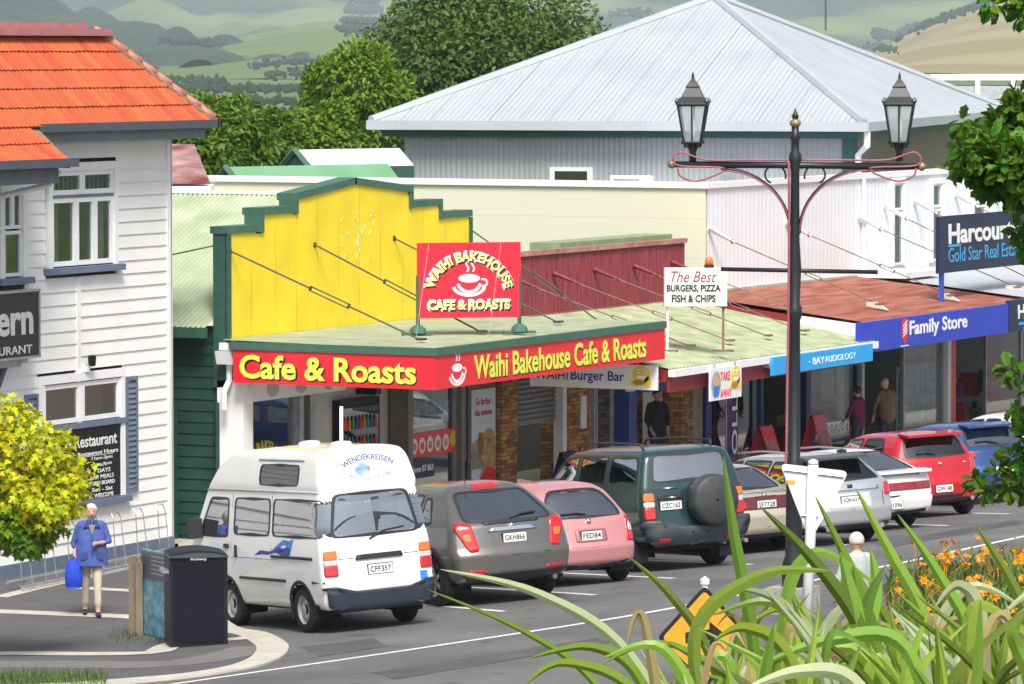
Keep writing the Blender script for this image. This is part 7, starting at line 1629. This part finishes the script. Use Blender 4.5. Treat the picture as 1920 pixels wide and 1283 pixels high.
for i in range(300):
    bx = rf_.uniform(1320, 2090); dx = rf_.gauss(-20, 170); tx = bx+dx; ty = 1085+rf_.random()**.75*190+max(0, 1480-tx)*.34+max(0, 1200-tx)*.3; D = rf_.uniform(10.2, 13.4); by = 1600
    if rf_.random() < .86: pts = [(bx, by), (bx+dx*.18+rf_.uniform(-15, 15), by+(ty-by)*.38), (bx+dx*.5+rf_.uniform(-15, 15), by+(ty-by)*.74), (tx, ty)]
    else: e = 1 if dx > 0 else -1; pts = [(bx, by), (bx+dx*.25, by+(ty-by)*.6), (bx+dx*.75, ty-5), (tx+e*rf_.uniform(40, 110), ty+rf_.uniform(10, 70))]
    blade(mbs[which(bx)][0 if rf_.random() < .72 else 1], pts, rf_.uniform(.04, .08), D, rf_.uniform(-.9, .9))
for b, (m1, m2) in zip(bases, mbs):
    o = m1.build('leaves', M_flax, b); o['kind'] = 'stuff'; o = m2.build('pale_leaves', M_flaxp, b); o['kind'] = 'stuff'
    for p in (b.location,):
        st2 = MB()
        for k_ in range(26): a = rf_.uniform(0, 6.28); r0 = rf_.uniform(.0, .35); q = Vector((p.x+r0*math.cos(a), p.y+r0*math.sin(a), ground(p.x, p.y)-.05)); st2.tube([q, q+Vector((math.cos(a)*.1, math.sin(a)*.1, .5)), q+Vector((math.cos(a)*.25, math.sin(a)*.25, .95))], [.03, .025, .012], 5)
        o = st2.build('leaf_bases', M_flax, b); o['kind'] = 'stuff'
    dd_ = MB()
    for k_ in range(7):
        bx = {0: 1330, 1: 1560, 2: 1830}[bases.index(b)]+rf_.uniform(-110, 110); dx = rf_.gauss(0, 130); ty = rf_.uniform(1150, 1270); blade(dd_, [(bx, 1600), (bx+dx*.3, 1600+(ty-1600)*.5), (bx+dx*.7, ty), (bx+dx, ty+rf_.uniform(0, 60))], rf_.uniform(.03, .06), rf_.uniform(10.2, 12.5), rf_.uniform(-1, 1))
    o = dd_.build('dry_leaves', rndmat('flax_dry', (.42, .33, .14), .3, .6, .02, trans=.2), b); o['kind'] = 'stuff'
# orange day lilies on the island
lyc = onG(1780, 1110); lb_ = thing('lily_bed', 'bed of orange day lilies on traffic island beyond flax', 'flower bed', (lyc.x, lyc.y, gz(lyc.x, lyc.y)))
lf = MB(); rl_ = random.Random(5); pts_l = []
poly_l = [(1655, 1100), (1700, 1075), (1760, 1065), (1860, 1058), (2010, 1042), (2060, 1240), (1690, 1240)]
while len(pts_l) < 1500:
    x, y = rl_.uniform(1490, 2060), rl_.uniform(1040, 1240)
    if inside(poly_l, x, y): pts_l.append(onG(x, y))
for p in pts_l:
    a = rl_.uniform(0, 6.28); h_ = rl_.uniform(.3, .6); d = Vector((math.cos(a), math.sin(a), 0)); o = len(lf.v); s_ = d.cross(UP)*.013
    for t, ww in ((0, 1), (.5, 1.1), (.85, .7), (1, .05)): q = p+d*(.28*t*t)+UP*(h_*(t-.35*t*t*t)); lf.v += [tuple(q-s_*ww), tuple(q+s_*ww)]
    lf.f += [(o+2*i, o+2*i+1, o+2*i+3, o+2*i+2) for i in range(3)]
o = lf.build('foliage', rndmat('lily_leaf', (.12, .20, .03), .4, .5, .02, trans=.25), lb_); o['kind'] = 'stuff'
fl_ = MB()
for k_ in range(6):
    a = k_*math.pi/3; d = Vector((math.cos(a), math.sin(a), 0)); s_ = Vector((-d.y, d.x, 0)); o = len(fl_.v)
    for t, ww, zz in ((0, .006, 0), (.35, .02, .035), (.75, .018, .05), (1, .002, .03)): q = d*(.075*t)+UP*zz; fl_.v += [tuple(q-s_*ww), tuple(q+s_*ww)]
    fl_.f += [(o+2*i, o+2*i+1, o+2*i+3, o+2*i+2) for i in range(3)]
fl_.tube([(0, 0, -.45), (0, 0, .0)], .005, 4)
fm_ = fl_.mesh('flower'); fm_.materials.append(rndmat('lily_orange', (.85, .33, .01), .2, .5, .02, trans=.3))
for k_ in range(95):
    p = rl_.choice(pts_l); f = link('flower', fm_, None, lb_, local=True); f.location = p+UP*rl_.uniform(.28, .52)-lb_.location; f.rotation_euler = (rl_.uniform(-.9, .9), rl_.uniform(-.9, .9), rl_.uniform(0, 6)); f.scale = (.95,)*3
M_dirt = mat('bed_soil', (.07, .06, .035), .95, var=.3, scale=6)
mb = MB(); pl_ = [onG(*p) for p in dens(poly_l, 40)]; cc = sum(pl_, Vector())/len(pl_); mb.v = [(p.x, p.y, gz(p.x, p.y)+.03) for p in pl_]+[(cc.x, cc.y, gz(cc.x, cc.y)+.06)]; mb.f = [(i, (i+1) % len(pl_), len(pl_)) for i in range(len(pl_))]
struct('planting_soil', mb, M_dirt)
# grass at the left corner
gr = MB()
for _ in range(1500):
    x, y = rl_.uniform(-40, 200), rl_.gauss(1276, 7); p = cornerpt(x, y); a = rl_.uniform(0, 6.28); d = Vector((math.cos(a), math.sin(a), 0)); h_ = rl_.uniform(.05, .14); s_ = d.cross(UP)*.006; o = len(gr.v); gr.v += [tuple(p-s_), tuple(p+s_), tuple(p+d*.05+UP*h_)]; gr.f.append((o, o+1, o+2))
for _ in range(260):
    x, y = rl_.uniform(205, 330), rl_.gauss(1192, 6)+max(0, (x-260)*.15); p = cornerpt(x, y); a = rl_.uniform(0, 6.28); d = Vector((math.cos(a), math.sin(a), 0)); h_ = rl_.uniform(.03, .1); s_ = d.cross(UP)*.006; o = len(gr.v); gr.v += [tuple(p-s_), tuple(p+s_), tuple(p+d*.04+UP*h_)]; gr.f.append((o, o+1, o+2))
o = gr.build('grass', rndmat('grass_blade', (.10, .17, .03), .35, .6, .03, trans=.2), None); o['kind'] = 'stuff'; o['label'] = 'short grass growing at pavement edge'
# ================================================================== HILLS
def hill(name, ridge, Dr, Df, col, col2, scale, rough_=.0, z0=-1.3, rowsn=26, back=True, bumpy=0., bs=.03):
    """ridge: list of (px, py); surface rises from distance Df (level ground) to the ridge at Dr"""
    mb = MB(); xs_ = frange(ridge[0][0], ridge[-1][0], 10); nx = len(xs_); tot = rowsn+(4 if back else 0)
    for j in range(tot+1):
        for x in xs_:
            y = lerp_tab(ridge, x); t = min(1, j/rowsn); D = Df+(Dr-Df)*t if j <= rowsn else Dr*(1+.08*(j-rowsn))
            zr = CAM.z+Dr*(HOR-y)/FPX; p = atD(x, HOR, D); nz_ = mnoise.noise(Vector((p.x*.003, p.y*.003, 1)))*.14+mnoise.noise(Vector((p.x*.01, p.y*.01, 5)))*.06
            z = z0+(zr-z0)*((t*t*(3-2*t))*.5+t*.5+(nz_*t*(1-t)*3 if t < 1 else 0)) if j <= rowsn else max(-1.3, zr*(1-.35*(j-rowsn)))
            if bumpy: z += bumpy*abs(mnoise.noise(Vector((p.x*bs, p.y*bs, 2))))
            mb.v.append((p.x, p.y, z))
    mb.f = [(j*nx+i, j*nx+i+1, (j+1)*nx+i+1, (j+1)*nx+i) for j in range(tot) for i in range(nx-1)]
    m_ = mat(name+'_cover', col, .95, col2=col2, scale=scale, detail=8, ramp=(.42, .60))
    return struct(name, mb, m_, True)
BUSH, BUSH2, PAST, PAST2, TAN = (.008, .028, .016), (.025, .055, .022), (.085, .145, .022), (.13, .18, .035), (.24, .19, .075)
hill('far_range', [(-400, -150), (300, -90), (700, -60), (1000, -40), (1250, -30), (1450, -60), (1800, -90), (2300, -120)], 5600, 3900, (.02, .055, .02), (.15, .19, .05), .0035, bumpy=30, bs=.011)
hill('forest_hill', [(-400, -170), (0, -25), (90, 5), (170, 35), (240, 58), (300, 72), (360, 82), (430, 92), (500, 108), (580, 123)], 2900, 1900, BUSH, BUSH2, .016, bumpy=14, bs=.04)
hill('pasture_hill', [(150, 130), (260, 100), (360, 86), (480, 66), (580, 47), (680, 42), (800, 50), (1000, 60), (1300, 80)], 3200, 1500, PAST, PAST2, .004, bumpy=3, bs=.02)
hill('tan_hill', [(1600, 112), (1680, 86), (1740, 55), (1800, 32), (1870, 12), (1940, 0), (2300, -40)], 2900, 1700, (.30, .27, .12), TAN, .006, bumpy=5, bs=.01)
hill('mid_range', [(1100, 60), (1250, 45), (1400, 62), (1560, 70), (1640, 78), (1700, 95)], 5000, 3600, (.09, .13, .05), (.22, .25, .10), .003, bumpy=12, bs=.01)
HB = []
for o in bpy.data.objects:
    if o.name in ('pasture_hill', 'tan_hill', 'forest_hill', 'mid_range', 'far_range'):
        HB.append(BVHTree.FromPolygons([v_.co.copy() for v_ in o.data.vertices], [tuple(p.vertices) for p in o.data.polygons]))
def onhill(x, y):
    d = ray(x, y); best = None
    for b in HB:
        h = b.ray_cast(CAM, d.normalized())
        if h[0] is not None and (best is None or (h[0]-CAM).length < (best-CAM).length): best = h[0]
    if best is None and d.z < 0: best = CAM+d*((-1.3-CAM.z)/d.z)
    return best
# woods on the hills: canopies too many and too far to count
def wood(name, label, items, seed, m_):
    r = random.Random(seed); mb = MB(); ico = bmesh.new(); bmesh.ops.create_icosphere(ico, subdivisions=1, radius=1); iv = [v_.co.copy() for v_ in ico.verts]; fi = [tuple(v_.index for v_ in f.verts) for f in ico.faces]; ico.free()
    for (x0, y0, x1, y1, D, n, sz) in items:
        n *= 5; sz *= .42
        for i in range(n):
            t = r.random(); x, y = x0+(x1-x0)*t+r.gauss(0, 5), y0+(y1-y0)*t+r.gauss(0, 3.2); k = D/FPX; s_ = sz*k*r.uniform(.6, 1.3); hp_ = onhill(x, y+4); c = (hp_ if hp_ is not None else atD(x, y, D)); k = (c-CAM).length/FPX; s_ = sz*k*r.uniform(.6, 1.3); c = c+UP*s_*.6; o = len(mb.v); ph = Vector((r.random()*9, r.random()*9, 0))
            mb.v += [tuple(c+Vector((v_.x, v_.y, v_.z*1.15))*s_*(1+.35*mnoise.noise(v_*2.2+ph))) for v_ in iv]; mb.f += [tuple(j+o for j in f) for f in fi]
    ob = mb.build(name, m_, None); ob['kind'] = 'stuff'; ob['label'] = label; return ob
M_wood2 = mat('far_foliage', (.016, .036, .016), .95, var=.4, scale=.15)
wood('far_wood', 'belts of dark bush across the pasture hill', [(300, 76, 425, 80, 2618, 26, 9), (560, 118, 700, 100, 2337, 24, 9), (470, 122, 560, 112, 2244, 18, 9), (500, 140, 720, 128, 2150, 40, 11), (250, 145, 420, 150, 1963, 40, 10), (300, 165, 560, 165, 1870, 70, 12), (560, 165, 640, 150, 1907, 24, 12), (400, 185, 520, 190, 1683, 22, 11), (520, 185, 600, 200, 1645, 18, 12), (210, 130, 300, 150, 2057, 18, 9), (400, 205, 560, 212, 1421, 22, 10)], 3, M_wood2)
wood('far_wood', 'dark trees along the tan hill shoulder', [(1640, 62, 1690, 70, 2524, 26, 12), (1690, 60, 1800, 22, 2580, 40, 10), (1800, 20, 1860, 2, 2580, 22, 9), (1630, 85, 1680, 92, 2468, 16, 9)], 4, M_wood2)
wood('far_wood', 'hazy trees on the skyline behind the large tree', [(1150, 22, 1215, 22, 3740, 14, 9), (720, 30, 790, 24, 3927, 12, 8)], 6, M_wood2)
pg = thing('pine_clump', 'dense dark pine clump crowning the pasture hill', 'tree', Z(atD(680, 62, 3060), 6))
pgw = wood('crown', '', [(640, 55, 722, 55, 3060, 40, 11), (645, 38, 718, 38, 3060, 40, 11), (652, 18, 712, 18, 3060, 34, 11), (662, 0, 705, 0, 3060, 24, 10), (675, -14, 695, -14, 3060, 10, 9)], 8, M_wood2)
del pgw['label']; del pgw['kind']; pgw.parent = pg; pgw.location = -pg.location
MB().tube([Z(atD(680, 62, 3060), 2), Z(atD(680, 62, 3060), 14)], 1.0, 8).build('trunk', mat('bark', (.1, .08, .06)), pg)
# the air between
hz = MB().box((-400, -4000, -2.3), (9800, 7500, 420)); hzo = hz.build('haze', None); hzo['kind'] = 'stuff'
hm_ = bpy.data.materials.new('haze_air'); hm_.use_nodes = True; hn = hm_.node_tree.nodes; hn.clear(); ho = hn.new('ShaderNodeOutputMaterial'); hv = hn.new('ShaderNodeVolumePrincipled')
hv.inputs['Color'].default_value = (.76, .88, 1.0, 1); hv.inputs['Density'].default_value = .0001; hv.inputs['Anisotropy'].default_value = -.25; hm_.node_tree.links.new(hv.outputs[0], ho.inputs['Volume']); hzo.data.materials.append(hm_)
print('objects', len(bpy.data.objects), 'tris', sum(len(m.polygons) for m in bpy.data.meshes))
